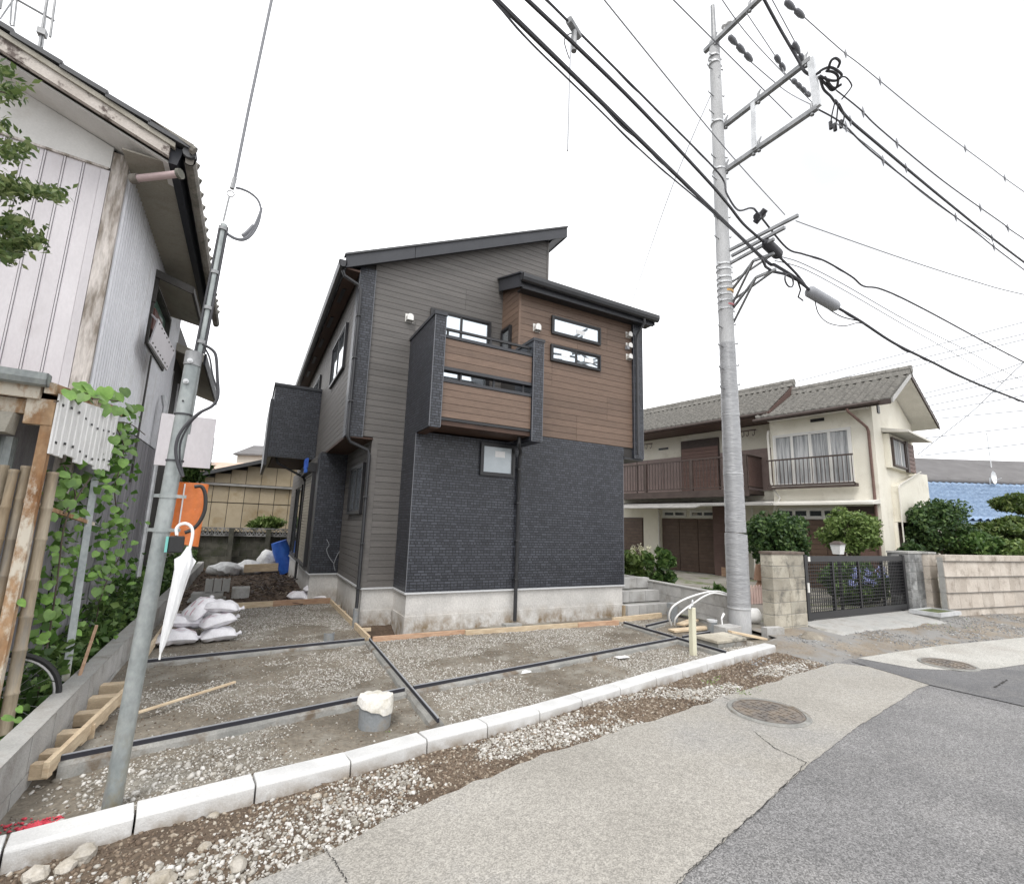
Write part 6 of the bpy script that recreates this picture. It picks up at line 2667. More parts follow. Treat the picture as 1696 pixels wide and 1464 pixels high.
for (py, w) in ((822, .012), (878, .012), (685, .005), (763, .005)):
    p = Vector((0, 0, at_y(290, py, 3.56).z))
    t = p.z/2.6
    c = Vector((-.48, 3.56, 0)).lerp(ptop, t)
    c.z = p.z
    mb = MB()
    mb.tube([c-Vector((0, 0, w)), c+Vector((0, 0, w))], .0485, 20)
    if w > .01:
        mb.bar(c+Vector((.035, -.025, 0)), c+Vector((.09, .0, 0)), .010, w*1.6)
        mb.bar(c+Vector((-.07, .01, 0)), c+Vector((-.035, -.02, 0)), .010, w*1.6)
    mb.build('band', MT['galv'] if w > .01 else MT['cable'], SP, smooth=True)
# cable running down beside the pole
mb = MB()
mb.tube(sm([at_y(a, b, 3.48) for a, b in ((336, 570), (352, 580), (358, 592), (360, 625), (361, 655), (352, 672), (330, 684), (310, 702), (296, 722), (291, 745), (295, 770), (303, 790))]), .009, 8)
mb.tube(sm([at_y(a, b, 3.50) for a, b in ((338, 575), (347, 592), (352, 620), (360, 650), (356, 668), (335, 682), (316, 700), (300, 730), (298, 760), (304, 788))]), .006, 6)
mb.build('down_cable', MT['cable'], SP, smooth=True)
# loop of cable at the top with the drop-wire clamp
mb = MB()
mb.tube(sm([at_y(a, b, 3.57) for a, b in ((371, 383), (385, 394), (402, 398), (416, 390), (427, 372), (432, 350), (428, 333), (416, 321), (402, 314), (390, 311))]), .008, 6)
mb.tube(sm([at_y(a, b, 3.57) for a, b in ((372, 385), (392, 396), (408, 394), (420, 378), (430, 356), (433, 345))]), .010, 6)
mb.tube(sm([at_y(a, b, 3.57) for a, b in ((402, 391), (411, 384), (420, 374))]), .014, 6)
mb.build('cable_loop', MT['cable_thin'], SP, smooth=True)
mb = MB()
mb.tube([at_y(370, 366, 3.57), at_y(380, 325, 3.57)], .006, 6)
q = at_y(382, 321, 3.57)
mb.tube([q+Vector((.022*math.cos(t), 0, .022*math.sin(t))) for t in [k*2*math.pi/12 for k in range(13)]], .004, 5, False)
mb.tube([at_y(384, 313, 3.57), at_y(389, 295, 3.57)], .014, 8)
mb.build('wire_clamp', MT['steel_arm'], SP, smooth=True)
o = MB()
o.tube([at_y(389, 296, 3.57), at_y(412, 180, 3.60), at_y(450, 0, 3.66), at_y(520, -350, 3.8)], .010, 6)
o = o.build('service_wire', MT['cable_thin'], smooth=True)
tag(o, 'single service wire dropping from above to the thin conduit of the leaning steel pole', 'wire')

# temporary orange guard pipe and grey board tied behind the pole
og = thing('orange_guard', 'orange plastic half-pipe guard strapped behind the leaning steel pole', 'guard pipe', (-.42, 3.70, 1.5))
oc = at_y(300, 795, 3.73)
ob_ = at_y(290, 893, 3.73)
mb = MB()
n = 16
R_ = .118
V = []
zt, zb = 1.80, 1.43
cx = -.378
for z in (zb, zt):
    for rr in (R_, R_-.008):
        for k in range(n+1):
            a = math.pi*(-.12+1.24*k/n)+math.pi
            V.append((cx+(z-zb)*.03+rr*math.cos(a), 3.74+rr*math.sin(a)*.8, z-(.0 if z == zt else .03*math.cos(a))))
m_ = n+1
F = []
for k in range(n):
    F += [(k, k+1, 2*m_+k+1, 2*m_+k), (m_+k+1, m_+k, 3*m_+k, 3*m_+k+1), (2*m_+k, 2*m_+k+1, 3*m_+k+1, 3*m_+k), (k+1, k, m_+k, m_+k+1)]
mb.add(V, F)
mb.build('shell', MT['orange'], og, smooth=True)
mb = MB()
mb.box(cx+.005, cx+.012, 3.637, 3.645, zb+.02, zt-.01)
mb.build('seam', MT['white_plastic'], og)
mb = MB()
mb.tube(sm([at_y(a, b, 3.62) for a, b in ((322, 806), (334, 806), (340, 820), (339, 845), (330, 865), (318, 877), (306, 882))]), .011, 8)
mb.build('strap_hose', MT['black'], og, smooth=True)
gb = MB()
gb.box(*(lambda a, b: (a.x, b.x, 3.86, 3.885, b.z, a.z))(at_y(268, 684, 3.86), at_y(347, 776, 3.86)))
gb = gb.build('board', MT['panel_white'])
tag(gb, 'blank pale grey board fixed behind the leaning steel pole above the orange guard', 'board')
# lock box and umbrella hung on the strap
lk = thing('key_box', 'small black key box with a teal edge hanging on the steel pole', 'key box', at_y(290, 905, 3.47))
pc = at_y(291, 902, 3.47)
mb = MB()
mb.box(pc.x-.035, pc.x+.04, 3.455, 3.49, pc.z-.045, pc.z+.05)
mb.build('body', MT['black'], lk, bevel=.006)
mb = MB()
mb.box(pc.x-.050, pc.x-.037, 3.458, 3.487, pc.z-.042, pc.z+.046)
mb.build('edge', MT['teal'], lk)
um = thing('umbrella', 'closed white translucent umbrella hooked on the steel pole by its handle', 'umbrella', at_y(265, 1090, 3.46))
hd = [at_y(a, b, 3.46) for a, b in ((293, 886), (292, 876), (298, 869), (308, 867), (317, 873), (319, 885), (315, 905), (312, 915))]
mb = MB()
mb.tube(sm(hd), .0085, 8)
mb.build('handle', MT['white_plastic'], um, smooth=True)
a, b = at_y(313, 905, 3.46), at_y(266, 1080, 3.46)
mb = MB()
ts = [0, .06, .10, .16, .25, .4, .6, .8, .94, 1]
rs = [.010, .022, .032, .042, .042, .036, .030, .023, .014, .007]
mb.tube([a.lerp(b, t) for t in ts], rs, 9)
d_ = (b-a).normalized()
sd_ = d_.cross(Vector((0, 1, 0))).normalized()
for s_ in (-1, 1):                                 # loose triangular flaps at the rim of the canopy
    r0 = a.lerp(b, .10)
    mb.add([a.lerp(b, .05), r0+sd_*s_*.055+d_*.02, a.lerp(b, .40)+sd_*s_*.018, a.lerp(b, .3)+Vector((0, -.02, 0))], [(0, 1, 2), (0, 2, 3)])
MT['vinyl'] = mat('vinyl', (.66, .67, .68), (.80, .81, .82), scale=12, stretch=(3, 3, .5), rough=.25, fine=.05, bump=.006, bscale=22)
mb.build('canopy', MT['vinyl'], um, smooth=True)
mb = MB()
mb.tube([b, at_y(264, 1092, 3.46)], .005, 6)
mb.build('tip', MT['white_plastic'], um)

# ================================================================== BIG UTILITY POLE
UX, UY = 7.035, 5.32
UP = thing('utility_pole', 'tall concrete utility pole wrapped in grey plastic sheathing, with cross-arms', 'utility pole', (UX, UY, 0))
mb = MB()
mb.tube([(UX, UY, 4.75), (UX+.01, UY, 8.2), (UX+.03, UY, 11.1)], [.128, .112, .098], 24)
mb.build('shaft', MT['pole_conc'], UP, smooth=True)
mb = MB()
pts = []
rs = []
z = 1.6
r_ = random.Random(3)
while z < 4.85:
    pts.append((UX+r_.uniform(-.004, .004), UY, z))
    rs.append((.160-.009*(z-1.6))*r_.uniform(.985, 1.015))
    z += .06
mb.tube(pts, rs, 24)
mb.build('sheath', MT['sheath'], UP, smooth=True)
mb = MB()
pts = []
rs = []
z = .42
while z < 1.60:
    pts.append((UX+r_.uniform(-.003, .003), UY, z))
    rs.append(.172*r_.uniform(.985, 1.015))
    z += .035
mb.tube(pts, rs, 24)
mb.build('sheath', MT['sheath'], UP, smooth=True)
mb = MB()
mb.tube([(UX, UY, -.1), (UX, UY, .43)], .165, 24)
mb.build('base', MT['pole_conc'], UP, smooth=True)
mb = MB()
mb.tube([(UX, UY, .415), (UX, UY, .435)], .178, 24)
mb.tube([(UX, UY, 2.55), (UX, UY, 2.56)], .158, 24)
mb.tube([(UX, UY, 3.55), (UX, UY, 3.56)], .149, 24)
mb.build('tie_band', MT['galv_lt'], UP, smooth=True)
mb = MB()
mb.tube([(UX+.03, UY, 10.9), (UX+.03, UY, 11.95)], [.055, .04], 10)
mb.build('top_mast', MT['steel_arm'], UP, smooth=True)
for z in (4.0, 4.35, 4.75, 5.1, 6.8, 7.2, 8.0, 8.45, 9.4, 9.8, 10.4):
    for s_ in (-1, 1):
        zz = z+(.12 if s_ > 0 else 0)
        rr = .15 if z < 4.8 else .12
        mb = MB()
        mb.tube([(UX, UY, zz), (UX+s_*(rr+.10), UY-.02, zz+.01), (UX+s_*(rr+.105), UY-.02, zz+.035)], .010, 6)
        mb.build('step_bolt', MT['steel_arm'], UP)
for z in (5.45, 5.6, 5.72, 5.84, 5.95, 6.05, 6.2, 6.3, 8.22, 9.22, 10.55, 10.7):
    mb = MB()
    rr = .131 if z < 7 else (.119 if z < 10 else .107)
    mb.tube([(UX, UY, z), (UX, UY, z+.03)], rr, 20)
    mb.bar((UX-rr-.05, UY-.02, z+.015), (UX+rr+.05, UY-.05, z+.015), .02, .03)
    mb.build('band', MT['galv_lt'], UP)
mb = MB()
mb.tube([(UX+.02, UY, 5.78), (UX+.02, UY, 5.82)], .134, 20)
mb.build('marker_band', flat('marker_orange', (.65, .38, .12), .5), UP)
mb = MB()
mb.tube([(UX+.02, UY, 5.52), (UX+.02, UY, 5.55)], .134, 20)
mb.build('marker_band', flat('marker_red', (.55, .18, .2), .5), UP)

# direction of the arms (out over the road)
def arm(pts, w, h, name='cross_arm', m='steel_arm'):
    mb = MB()
    for a, b in zip(pts[:-1], pts[1:]):
        mb.bar(a, b, w, h)
    return mb.build(name, MT[m], UP)


z1, z2_, z3 = 11.0, 9.22, 8.22
a1a, a1b = at_z(1167, 86, z1), at_z(1300, -42, z1)
a2a, a2b = at_z(1196, 212, z2_), at_z(1343, 98, z2_)
a3a, a3b = at_z(1198, 285, z3), at_z(1354, 178, z3)
arm([a1a, a1b], .075, .075)
arm([a2a, a2b], .075, .075)
arm([a3a, a3b], .075, .075)
mb = MB()
mb.bar(a2b, a3b, .10, .06, (1, 0, 0))
mb.build('hanger_plate', MT['galv_lt'], UP)
mb = MB()
mb.bar(at_z(1247, 170, z2_), at_z(1249, 246, z3), .08, .03, (1, 0, 0))
mb.build('hanger_plate', MT['galv_lt'], UP)
# hooks standing on the arms
for (a, b, ts) in ((a2a, a2b, (.05, .45, .95)), (a3a, a3b, (.04, .36, .42, .95)), (a1a, a1b, (.15, .6))):
    for t in ts:
        p = a.lerp(b, t)
        mb = MB()
        mb.tube([p+Vector((0, 0, -.08)), p+Vector((0, 0, .12)), p+Vector((.03, -.03, .2))], [.03, .025, .012], 8)
        mb.build('pin', MT['steel_arm'], UP, smooth=True)
# lower brackets
for pts in (((1208, 415), (1322, 357), 6.35), ((1210, 436), (1282, 396), 6.08), ((1212, 424), (1300, 377), 6.18)):
    arm([at_z(*pts[0], pts[2]), at_z(*pts[1], pts[2])], .045, .045, 'side_arm')
for z, e, k in ((5.9, (1282, 420), (1248, 432)), (5.55, (1285, 446), (1252, 460))):
    pe = at_z(*e, 5.95 if z > 5.7 else 5.7)
    pk = at_z(*k, 5.90 if z > 5.7 else 5.62)
    for u, v, w_ in (((UX+.12, UY-.05, z-.05), pk, .035), (pk, pe, .04), ((UX+.12, UY-.05, z-.32), pk, .03), ((UX+.12, UY-.05, z+.1), pe, .028)):
        mb = MB()
        mb.bar(u, v, w_, w_)
        mb.build('bracket', MT['steel_arm'], UP)


# ------------------------------------------------------------------ insulators, coils and splices
def insulator(pxa, pxb, z, label, group=None, n=4, r_=.055, m='cable_thin'):
    a, b = at_z(*pxa, z), at_z(*pxb, z)
    pts = []
    rs = []
    for k in range(n):
        t0 = k/n
        for dt, rr in ((.02/n, .35), (.15/n, .9), (.55/n, 1), (.85/n, .7), (.97/n, .45)):
            pts.append(a.lerp(b, min(1, t0+dt)))
            rs.append(r_*rr)
    mb = MB()
    mb.tube(pts, rs, 10)
    o = mb.build('insulator', MT[m], None, smooth=True)
    return tag(o, label, 'insulator', group)


insulator((1207, 60), (1246, 102), 10.7, 'dark strain insulator pair slung below the topmost arm of the utility pole', None, 3, .055)
insulator((1300, 2), (1332, 30), 10.9, 'dark strain insulator at the top edge of the photo, right of the pole', None, 2, .055)
insulator((1284, 92), (1300, 118), 9.6, 'dark strain insulator clamped on the left of the long middle arm', None, 2, .045)
insulator((1312, 132), (1342, 160), 9.0, 'dark tapering clamp joining the two long arms of the utility pole', None, 4, .04)
insulator((1314, 70), (1334, 108), 9.5, 'dark clamp by the far end of the middle arm', None, 2, .045)
mb = MB()
for (a, b) in (((1192, 40), (1200, 45)), ((1203, 24), (1208, 40))):
    p = at_z(*b, 11.2)
    mb.tube([p-Vector((0, 0, .15)), p-Vector((0, 0, .02)), p, p+Vector((0, 0, .06))], [.02, .02, .06, .05], 10)
o = mb.build('pin_insulators', MT['porcelain'], UP, smooth=True)

coil = thing('cable_coil', 'tangled dark cable coil hanging at the end of the long middle arms', 'cable coil', at_z(1378, 130, 8.8))
mb = MB()
for pts in ([(1352, 124), (1362, 116), (1375, 112), (1388, 118), (1394, 126), (1384, 134), (1370, 132), (1358, 126)],
            [(1355, 128), (1368, 140), (1378, 150), (1386, 144), (1388, 128), (1380, 120), (1368, 118)],
            [(1372, 116), (1376, 102), (1384, 97), (1391, 103), (1388, 112)],
            [(1358, 130), (1364, 148), (1376, 160), (1384, 172)],
            [(1366, 128), (1380, 146), (1394, 140)]):
    mb.tube(sm([at_z(*p, 8.8) for p in pts]), .020, 7)
mb.build('loops', MT['cable'], coil, smooth=True)
mb = MB()
for pts in ([(1388, 130), (1400, 128), (1410, 140), (1408, 148), (1394, 165)], [(1384, 165), (1378, 190), (1376, 205)], [(1388, 172), (1386, 195), (1384, 210)], [(1390, 172), (1398, 190), (1396, 205)]):
    mb.tube(sm([at_z(*p, 8.7) for p in pts]), .011, 6)
for p in ((1376, 208), (1383, 211), (1393, 206)):
    c = at_z(*p, 8.7)
    mb.tube([c+Vector((0, 0, .07)), c-Vector((0, 0, .07))], .032, 8)
mb.build('tails', MT['cable'], coil, smooth=True)


def sagged(pts, n=14, sag=0.0):
    """pts: (px, py, height) on sight lines -> smooth polyline in space with a little sag between supports"""
    W_ = [at_z(a, b, c) for a, b, c in pts]
    out = []
    for i in range(len(W_)-1):
        p0 = W_[max(0, i-1)]
        p1, p2 = W_[i], W_[i+1]
        p3 = W_[min(len(W_)-1, i+2)]
        k = n if len(W_) < 4 else 7
        for j in range(k):
            t = j/k
            if len(W_) == 2:
                q = p1.lerp(p2, t)
            else:
                q = .5*((2*p1)+(p2-p0)*t+(2*p0-5*p1+4*p2-p3)*t*t+(3*p1-p0-3*p2+p3)*t**3)
            q = q-Vector((0, 0, sag*4*t*(1-t)))
            out.append(q)
    out.append(W_[-1])
    return out


def wire(pts, r, label, m='cable', group=None, name='overhead_wire', twist=0, knots=0, sag=0.0):
    P = sagged(pts, 16, sag)
    mb = MB()
    r = r*.86
    mb.tube(P, r, 6)
    if twist:
        L_ = 0
        Q = []
        rr = random.Random(twist)
        for i in range(len(P)-1):
            for j in range(8):
                t = j/8
                q = P[i].lerp(P[i+1], t)
                L_ += (P[i+1]-P[i]).length/8
                Q.append(q+Vector((math.sin(L_*5.3+math.sin(L_*1.7)*2)*r*1.0, 0, math.cos(L_*5.3+math.sin(L_*2.3)*2)*r*.9*(.6+.4*math.sin(L_*.9))-r*.7)))
        mb.tube(Q, r*.42, 5)
    o = mb.build(name, MT[m], None, smooth=True)
    tag(o, label, 'wire', group)
    if knots:
        n = len(P)
        for k in range(1, knots+1):
            q = P[int(k*(n-1)/(knots+1))]
            s_ = MB()
            s_.tube([q+Vector((0, 0, .11)), q+Vector((0, 0, .0)), q-Vector((0, 0, .11))], [.006, .024, .006], 6)
            s_.build('spacer', MT['cable_thin'], o)
    return o


# left side: cables coming over the road and lot to the pole
wire([(770, -50, 6.0), (960, 135, 5.95), (1130, 300, 5.9), (1264, 428, 5.85), (1285, 440, 5.8), (1320, 462, 5.7), (1342, 482, 5.65)], .028, 'thickest black cable bundle sagging from upper left to the bracket on the utility pole', twist=3)
wire([(790, -30, 5.9), (832, 18, 5.85), (880, 72, 5.85), (960, 150, 5.8), (1075, 262, 5.8), (1180, 352, 5.75), (1262, 430, 5.75)], .011, 'loose thin cable winding along the thickest bundle left of the pole', twist=5)
wire([(820, -50, 6.3), (1035, 155, 6.25), (1165, 292, 6.2), (1205, 338, 6.2), (1232, 372, 6.15), (1266, 402, 6.1), (1290, 425, 6.0), (1320, 455, 5.8), (1340, 482, 5.7)], .024, 'second thick black cable running beside the bundle and dipping to the black splice')
wire([(860, -45, 7.9), (955, 50, 7.9), (1080, 175, 7.9), (1190, 287, 7.9), (1203, 320, 7.5), (1222, 348, 7.2), (1245, 345, 7.0), (1258, 357, 6.9), (1302, 410, 6.7), (1330, 421, 6.6), (1365, 432, 6.6), (1410, 458, 6.5), (1430, 474, 6.45), (1462, 480, 6.4), (1530, 512, 6.4), (1696, 600, 6.3), (1900, 700, 6.3)], .019, 'wavy twisted black cable that passes the pole and runs on to the right', twist=4)
wire([(960, -50, 8.6), (1196, 240, 8.5), (1300, 356, 8.4)], .012, 'thin grey straight wire crossing before the pole to the tip of the low arm', 'cable_grey')
wire([(1080, -35, 9.6), (1180, 65, 9.6), (1312, 196, 9.6)], .011, 'thin dark wire passing just left of the top of the pole', 'cable_thin')
wire([(1170, -40, 11.0), (1240, 60, 11), (1345, 170, 11), (1480, 300, 11)][:3], .010, 'thin wire passing behind the topmost arm', 'cable_thin')
wire([(1240, 100, 10.5), (1300, 150, 10.0), (1352, 178, 8.5)], .011, 'wire from the strain insulator pair down to the end of the lower long arm', 'cable_thin')
wire([(1235, 20, 10.6), (1285, 95, 9.8), (1305, 128, 9.3), (1340, 158, 8.9)], .010, 'wire from the top arm through the clamp on the middle arm', 'cable_thin')
wire([(1255, -20, 10.2), (1290, 45, 9.8), (1322, 100, 9.3), (1332, 118, 9.1), (1345, 125, 9.0), (1358, 120, 8.9)], .028, 'thick black riser cable dropping from the top edge to the end of the middle arm')
wire([(1268, -20, 10.4), (1322, 80, 9.6)], .010, 'thin wire alongside the thick black riser cable', 'cable_thin')
# right side
wire([(1332, 29, 10.9), (1395, 85, 10.9), (1430, 112, 10.9), (1540, 202, 10.8), (1636, 274, 10.8), (1696, 318, 10.8), (1900, 460, 10.8)], .011, 'topmost wire going right, with small spacers', 'cable_thin', knots=4)
wire([(1385, 150, 8.9), (1425, 182, 8.9), (1460, 216, 8.9), (1562, 300, 8.9), (1660, 370, 8.9), (1696, 396, 8.9), (1900, 530, 8.9)], .014, 'second wire going right from the cable coil, with small spacers', 'cable', knots=4)
wire([(1384, 168, 8.8), (1404, 196, 8.8), (1450, 236, 8.8), (1575, 340, 8.8), (1690, 430, 8.8), (1900, 585, 8.8)], .028, 'thick black cable going right from the cable coil', 'cable', knots=3)
wire([(1352, 180, 8.4), (1395, 205, 8.4), (1440, 248, 8.4), (1528, 318, 8.4), (1620, 388, 8.4), (1684, 438, 8.4), (1900, 600, 8.4)], .016, 'lowest of the four wires going right from the long arms', 'cable', knots=4)
wire([(1384, 204, 8.6), (1440, 244, 8.6), (1540, 330, 8.5), (1640, 398, 8.5)], .010, 'thin grey wire just under the thick black cable right of the coil', 'cable_grey')
wire([(1318, 366, 6.4), (1362, 382, 6.4), (1500, 430, 6.1), (1610, 465, 5.9), (1696, 488, 5.9), (1900, 530, 5.9)], .010, 'thin grey drop wire slanting gently right from the tip of the low side arm', 'cable_grey')
wire([(1283, 425, 6.0), (1300, 427, 6.0), (1332, 438, 5.95), (1395, 470, 5.9), (1500, 530, 5.8), (1600, 580, 5.8), (1696, 632, 5.8), (1900, 735, 5.8)], .010, 'upper of two thin grey wires running right behind the splice box', 'cable_grey')
wire([(1283, 432, 5.95), (1330, 445, 5.9), (1400, 482, 5.8), (1500, 540, 5.7), (1600, 597, 5.7), (1696, 655, 5.7), (1900, 765, 5.7)], .009, 'lower of two thin grey wires running right behind the splice box', 'cable_grey')
wire([(1384, 508, 5.55), (1425, 532, 5.4), (1480, 568, 5.2), (1540, 598, 5.1), (1610, 632, 5.05), (1696, 666, 5.05), (1900, 745, 5.1)], .028, 'heavy black cable bundle running from the grey splice box down to the right edge', twist=6)
wire([(1350, 500, 5.5), (1356, 520, 5.4), (1372, 535, 5.35), (1398, 540, 5.3), (1420, 535, 5.35), (1435, 538, 5.3)], .010, 'slack thin cable looping under the grey splice box')
wire([(1372, 512, 5.5), (1395, 525, 5.45), (1425, 532, 5.4)], .012, 'short black cable from the grey splice box joining the heavy bundle')
wire([(1192, 125, 10.2), (1115, 305, 8.6), (1042, 515, 6.6)], .009, 'pale thin stay wire slanting from the pole down behind the brown roof', 'cable_grey')
wire([(955, 46, 7.9), (947, 60, 7.8), (944, 110, 7.0), (942, 180, 6.2), (940, 250, 5.5)], .010, 'single grey wire hanging straight down loose in the air left of the pole', 'cable_grey')
wire([(963, 57, 7.9), (945, 56, 7.85), (935, 66, 7.8), (937, 80, 7.75), (943, 98, 7.7)], .008, 'small loop of wire at the top of the hanging loose wire', 'cable_thin')
mb = MB()
p = at_z(951, 47, 7.9)
mb.tube([p-Vector((.12, .05, 0)), p+Vector((.12, .06, .0))], .05, 8)
mb.tube([p+Vector((0, 0, -.05)), p-Vector((0, 0, .35))], .035, 8)
o = mb.build('wire_clamp', MT['steel_arm'], None, smooth=True)
tag(o, 'small dark clamp gripping the twisted cable where the loose wire hangs', 'clamp')
# splices
mb = MB()
a, b = at_z(1338, 481, 5.65), at_z(1386, 509, 5.55)
d = (b-a)
mb.tube([a, a+d*.05, a+d*.08, a+d*.9, a+d*.96, b], [.04, .085, .098, .098, .085, .04], 14)
o = mb.build('splice_box', MT['cable_grey'], None, smooth=True)
tag(o, 'grey cylindrical cable splice box hanging on the heavy cable right of the pole', 'splice box')
mb = MB()
a, b = at_z(1266, 400, 6.1), at_z(1292, 425, 6.02)
mb.tube([a, a.lerp(b, .15), a.lerp(b, .85), b], [.04, .085, .085, .04], 10)
o = mb.build('splice_box', MT['cable'], None, smooth=True)
tag(o, 'short black cable splice box on the second thick cable, by the low side arms', 'splice box')
mb = MB()
p = at_z(1259, 357, 6.9)
mb.tube([p-Vector((.1, 0, .06)), p+Vector((.1, .02, .06))], .06, 8)
mb.tube([p-Vector((0, .1, -.05)), p+Vector((0, .1, -.08))], .05, 8)
o = mb.build('wire_clamp', MT['cable'], None, smooth=True)
tag(o, 'black clamp on the wavy cable just right of the pole', 'clamp')
mb = MB()
q = at_z(1309, 464, 5.6)
mb.tube([q+Vector((.11*math.cos(t), .02, .11*math.sin(t))) for t in [k*2*math.pi/16 for k in range(17)]], .013, 6, False)
mb.tube([at_z(*p, 5.7) for p in ((1320, 462), (1326, 480), (1322, 492), (1330, 498))], .014, 6)
mb.tube([at_z(*p, 5.7) for p in ((1262, 428), (1268, 442), (1280, 450), (1300, 454), (1320, 464), (1338, 478))], .022, 6)
o = mb.build('cable_loop', MT['cable'], None, smooth=True)
tag(o, 'small loop and slack of black cable between the bracket and the grey splice box', 'cable loop')


# far wires behind the cream house
def far(pts, D, r, label, group):
    W_ = [at_plane(a, b, Vector((.94, .34, 0)), D) for a, b in pts]
    mb = MB()
    mb.tube(W_, r, 5)
    o = mb.build('overhead_wire', MT['cable_grey'], None, smooth=True)
    return tag(o, label, 'wire', group)


G1 = 'faint far wires behind the cream house'
L1 = 'faint grey far wire strung across the sky right of and above the cream house roof'
for pts in (((1320, 632), (1500, 585), (1900, 480)), ((1370, 632), (1540, 590), (1900, 505)), ((1380, 640), (1560, 596), (1900, 512)),
            ((1530, 652), (1610, 632), (1696, 600), (1900, 520)), ((1530, 660), (1696, 623), (1900, 580)), ((1538, 672), (1696, 640), (1900, 600)), ((1545, 682), (1696, 655), (1900, 620)),
            ((1558, 693), (1696, 680), (1900, 660)), ((1520, 727), (1696, 707), (1900, 684)), ((1525, 755), (1696, 735), (1900, 710))):
    far(pts, 34, .026, L1, G1)
far(((1520, 753), (1610, 682), (1680, 615), (1760, 540)), 33, .024, 'faint far wire crossing steeply upward through the level ones at the right edge', None)

# ================================================================== LOT: concrete strips, forms, bags, pipes
def strip(x0, y0, x1, y1, label, w=.10, zt=.085, seg=1):
    t = thing('concrete_strip', label, 'concrete strip', ((x0+x1)/2, (y0+y1)/2, 0))
    d = Vector((x1-x0, y1-y0, 0))
    L_ = d.length
    dn = d.normalized()
    nn = Vector((-dn.y, dn.x, 0))
    n = max(2, int(L_/.12))
    r_ = random.Random(int(x0*100)+7)
    mb = MB()
    ring = []
    for i in range(n+1):
        c = Vector((x0, y0, 0))+d*(i/n)
        e = [r_.uniform(-.015, .015) for _ in range(4)]
        pr = [(-w/2-.035+e[0], -.06), (-w/2+e[1]*.4, zt-.015+e[2]*.4), (-w*.25, zt), (w*.25, zt), (w/2+e[3]*.4, zt-.015), (w/2+.035+e[0], -.06)]
        ring.append([c+nn*u+Vector((0, 0, v)) for u, v in pr])
    V = [p for r in ring for p in r]
    F = []
    for i in range(n):
        for k in range(5):
            F.append((i*6+k, i*6+k+1, (i+1)*6+k+1, (i+1)*6+k))
    F += [(0, 1, 2, 3, 4, 5), tuple(n*6+k for k in range(6))]
    mb.add(V, F)
    mb.build('strip', MT['conc_new'], t)
    mb = MB()
    mb.bar(Vector((x0, y0, zt+.010)), Vector((x1, y1, zt+.010)), .020, .036)
    mb.build('joint_board', MT['black_board'], t)
    mb = MB()
    a = Vector((x0, y0, zt+.0305))
    b = Vector((x1, y1, zt+.0305))
    mb.bar(a, b, .012, .005)
    mb.build('board_cap', MT['cable_grey'], t)
    return t


strip(-.86, 6.42, 1.48, 6.62, 'fresh concrete strip with black joint board across the back of the left bay')
strip(-.86, 4.17, 1.42, 4.585, 'fresh concrete strip with black joint board across the front of the left bay')
strip(1.54, 6.60, 1.46, 3.80, 'fresh concrete strip with black joint board running from the house towards the kerb')
strip(1.51, 4.60, 5.50, 5.20, 'long fresh concrete strip with black joint board across the middle of the right bay')
strip(5.56, 6.36, 5.52, 4.40, 'short fresh concrete strip with black joint board towards the kerb near the big pole')
strip(5.66, 5.23, 6.35, 5.33, 'stub of concrete strip with black joint board ending at the concrete drain box')
strip(5.72, 6.02, 6.5, 6.25, 'thin concrete strip with black joint board in front of the block steps', .07)


def plank(name, label, a, b, w, h, m='lumber', cat='plank', up=(0, 0, 1), group=None):
    mb = MB()
    mb.bar(a, b, w, h, up)
    o = mb.build(name, MT[m], None, bevel=.002)
    return tag(o, label, cat, group)


plank('form_board', 'pale lumber form board across the back of the left bay, beside the heap of bags', (-.55, 9.72, .10), (.55, 9.78, .10), .03, .10)
plank('form_board', 'reddish end of the lumber form at the back of the left bay, below the bags', (.55, 9.795, .105), (1.52, 9.85, .105), .03, .10, 'lumber_red')
plank('form_board', 'lumber form board running back from the strip crossing beside the dark house', (1.56, 6.70, .075), (1.52, 9.82, .09), .03, .09)
for y, wh in ((7.35, 'nearest'), (8.1, 'second'), (8.8, 'third'), (9.4, 'farthest')):
    mb = MB()
    mb.bar((1.575, y, .07), (1.72, y-.02, .07), .05, .04)
    o = mb.build('wooden_peg', MT['lumber'])
    tag(o, wh+' wooden peg bracing the form board beside the dark house', 'peg', 'pegs bracing the form board')
plank('form_board', 'reddish lumber form board along the foundation, left piece next to the pit', (1.60, 6.68, .065), (2.9, 6.66, .07), .035, .09, 'lumber_red')
plank('form_board', 'pale lumber form board along the foundation below the downpipe', (2.88, 6.62, .07), (4.75, 6.52, .075), .035, .09)
plank('form_board', 'short orange-brown lumber form board at the right end of the foundation', (4.76, 6.52, .07), (5.52, 6.44, .075), .035, .10, 'lumber_red')
plank('form_board', 'pale lumber board lying in front of the block steps', (5.55, 6.62, .08), (6.75, 6.72, .08), .04, .10)
plank('plank', 'short loose plank lying left of the concrete drain box', (6.35, 5.9, .10), (6.85, 6.05, .12), .14, .03)
plank('plank', 'pale loose plank lying in front of the low ribbed wall by the hoses', (5.95, 5.72, .07), (6.65, 5.62, .09), .16, .03)
plank('plank', 'short slanting plank between the drain box and the big pole base', (6.42, 5.03, .16), (6.98, 4.86, .05), .10, .03)
plank('stick', 'long thin lumber stick lying on the gravel of the left bay', (-.58, 4.86, .095), (.06, 5.42, .085), .028, .016)
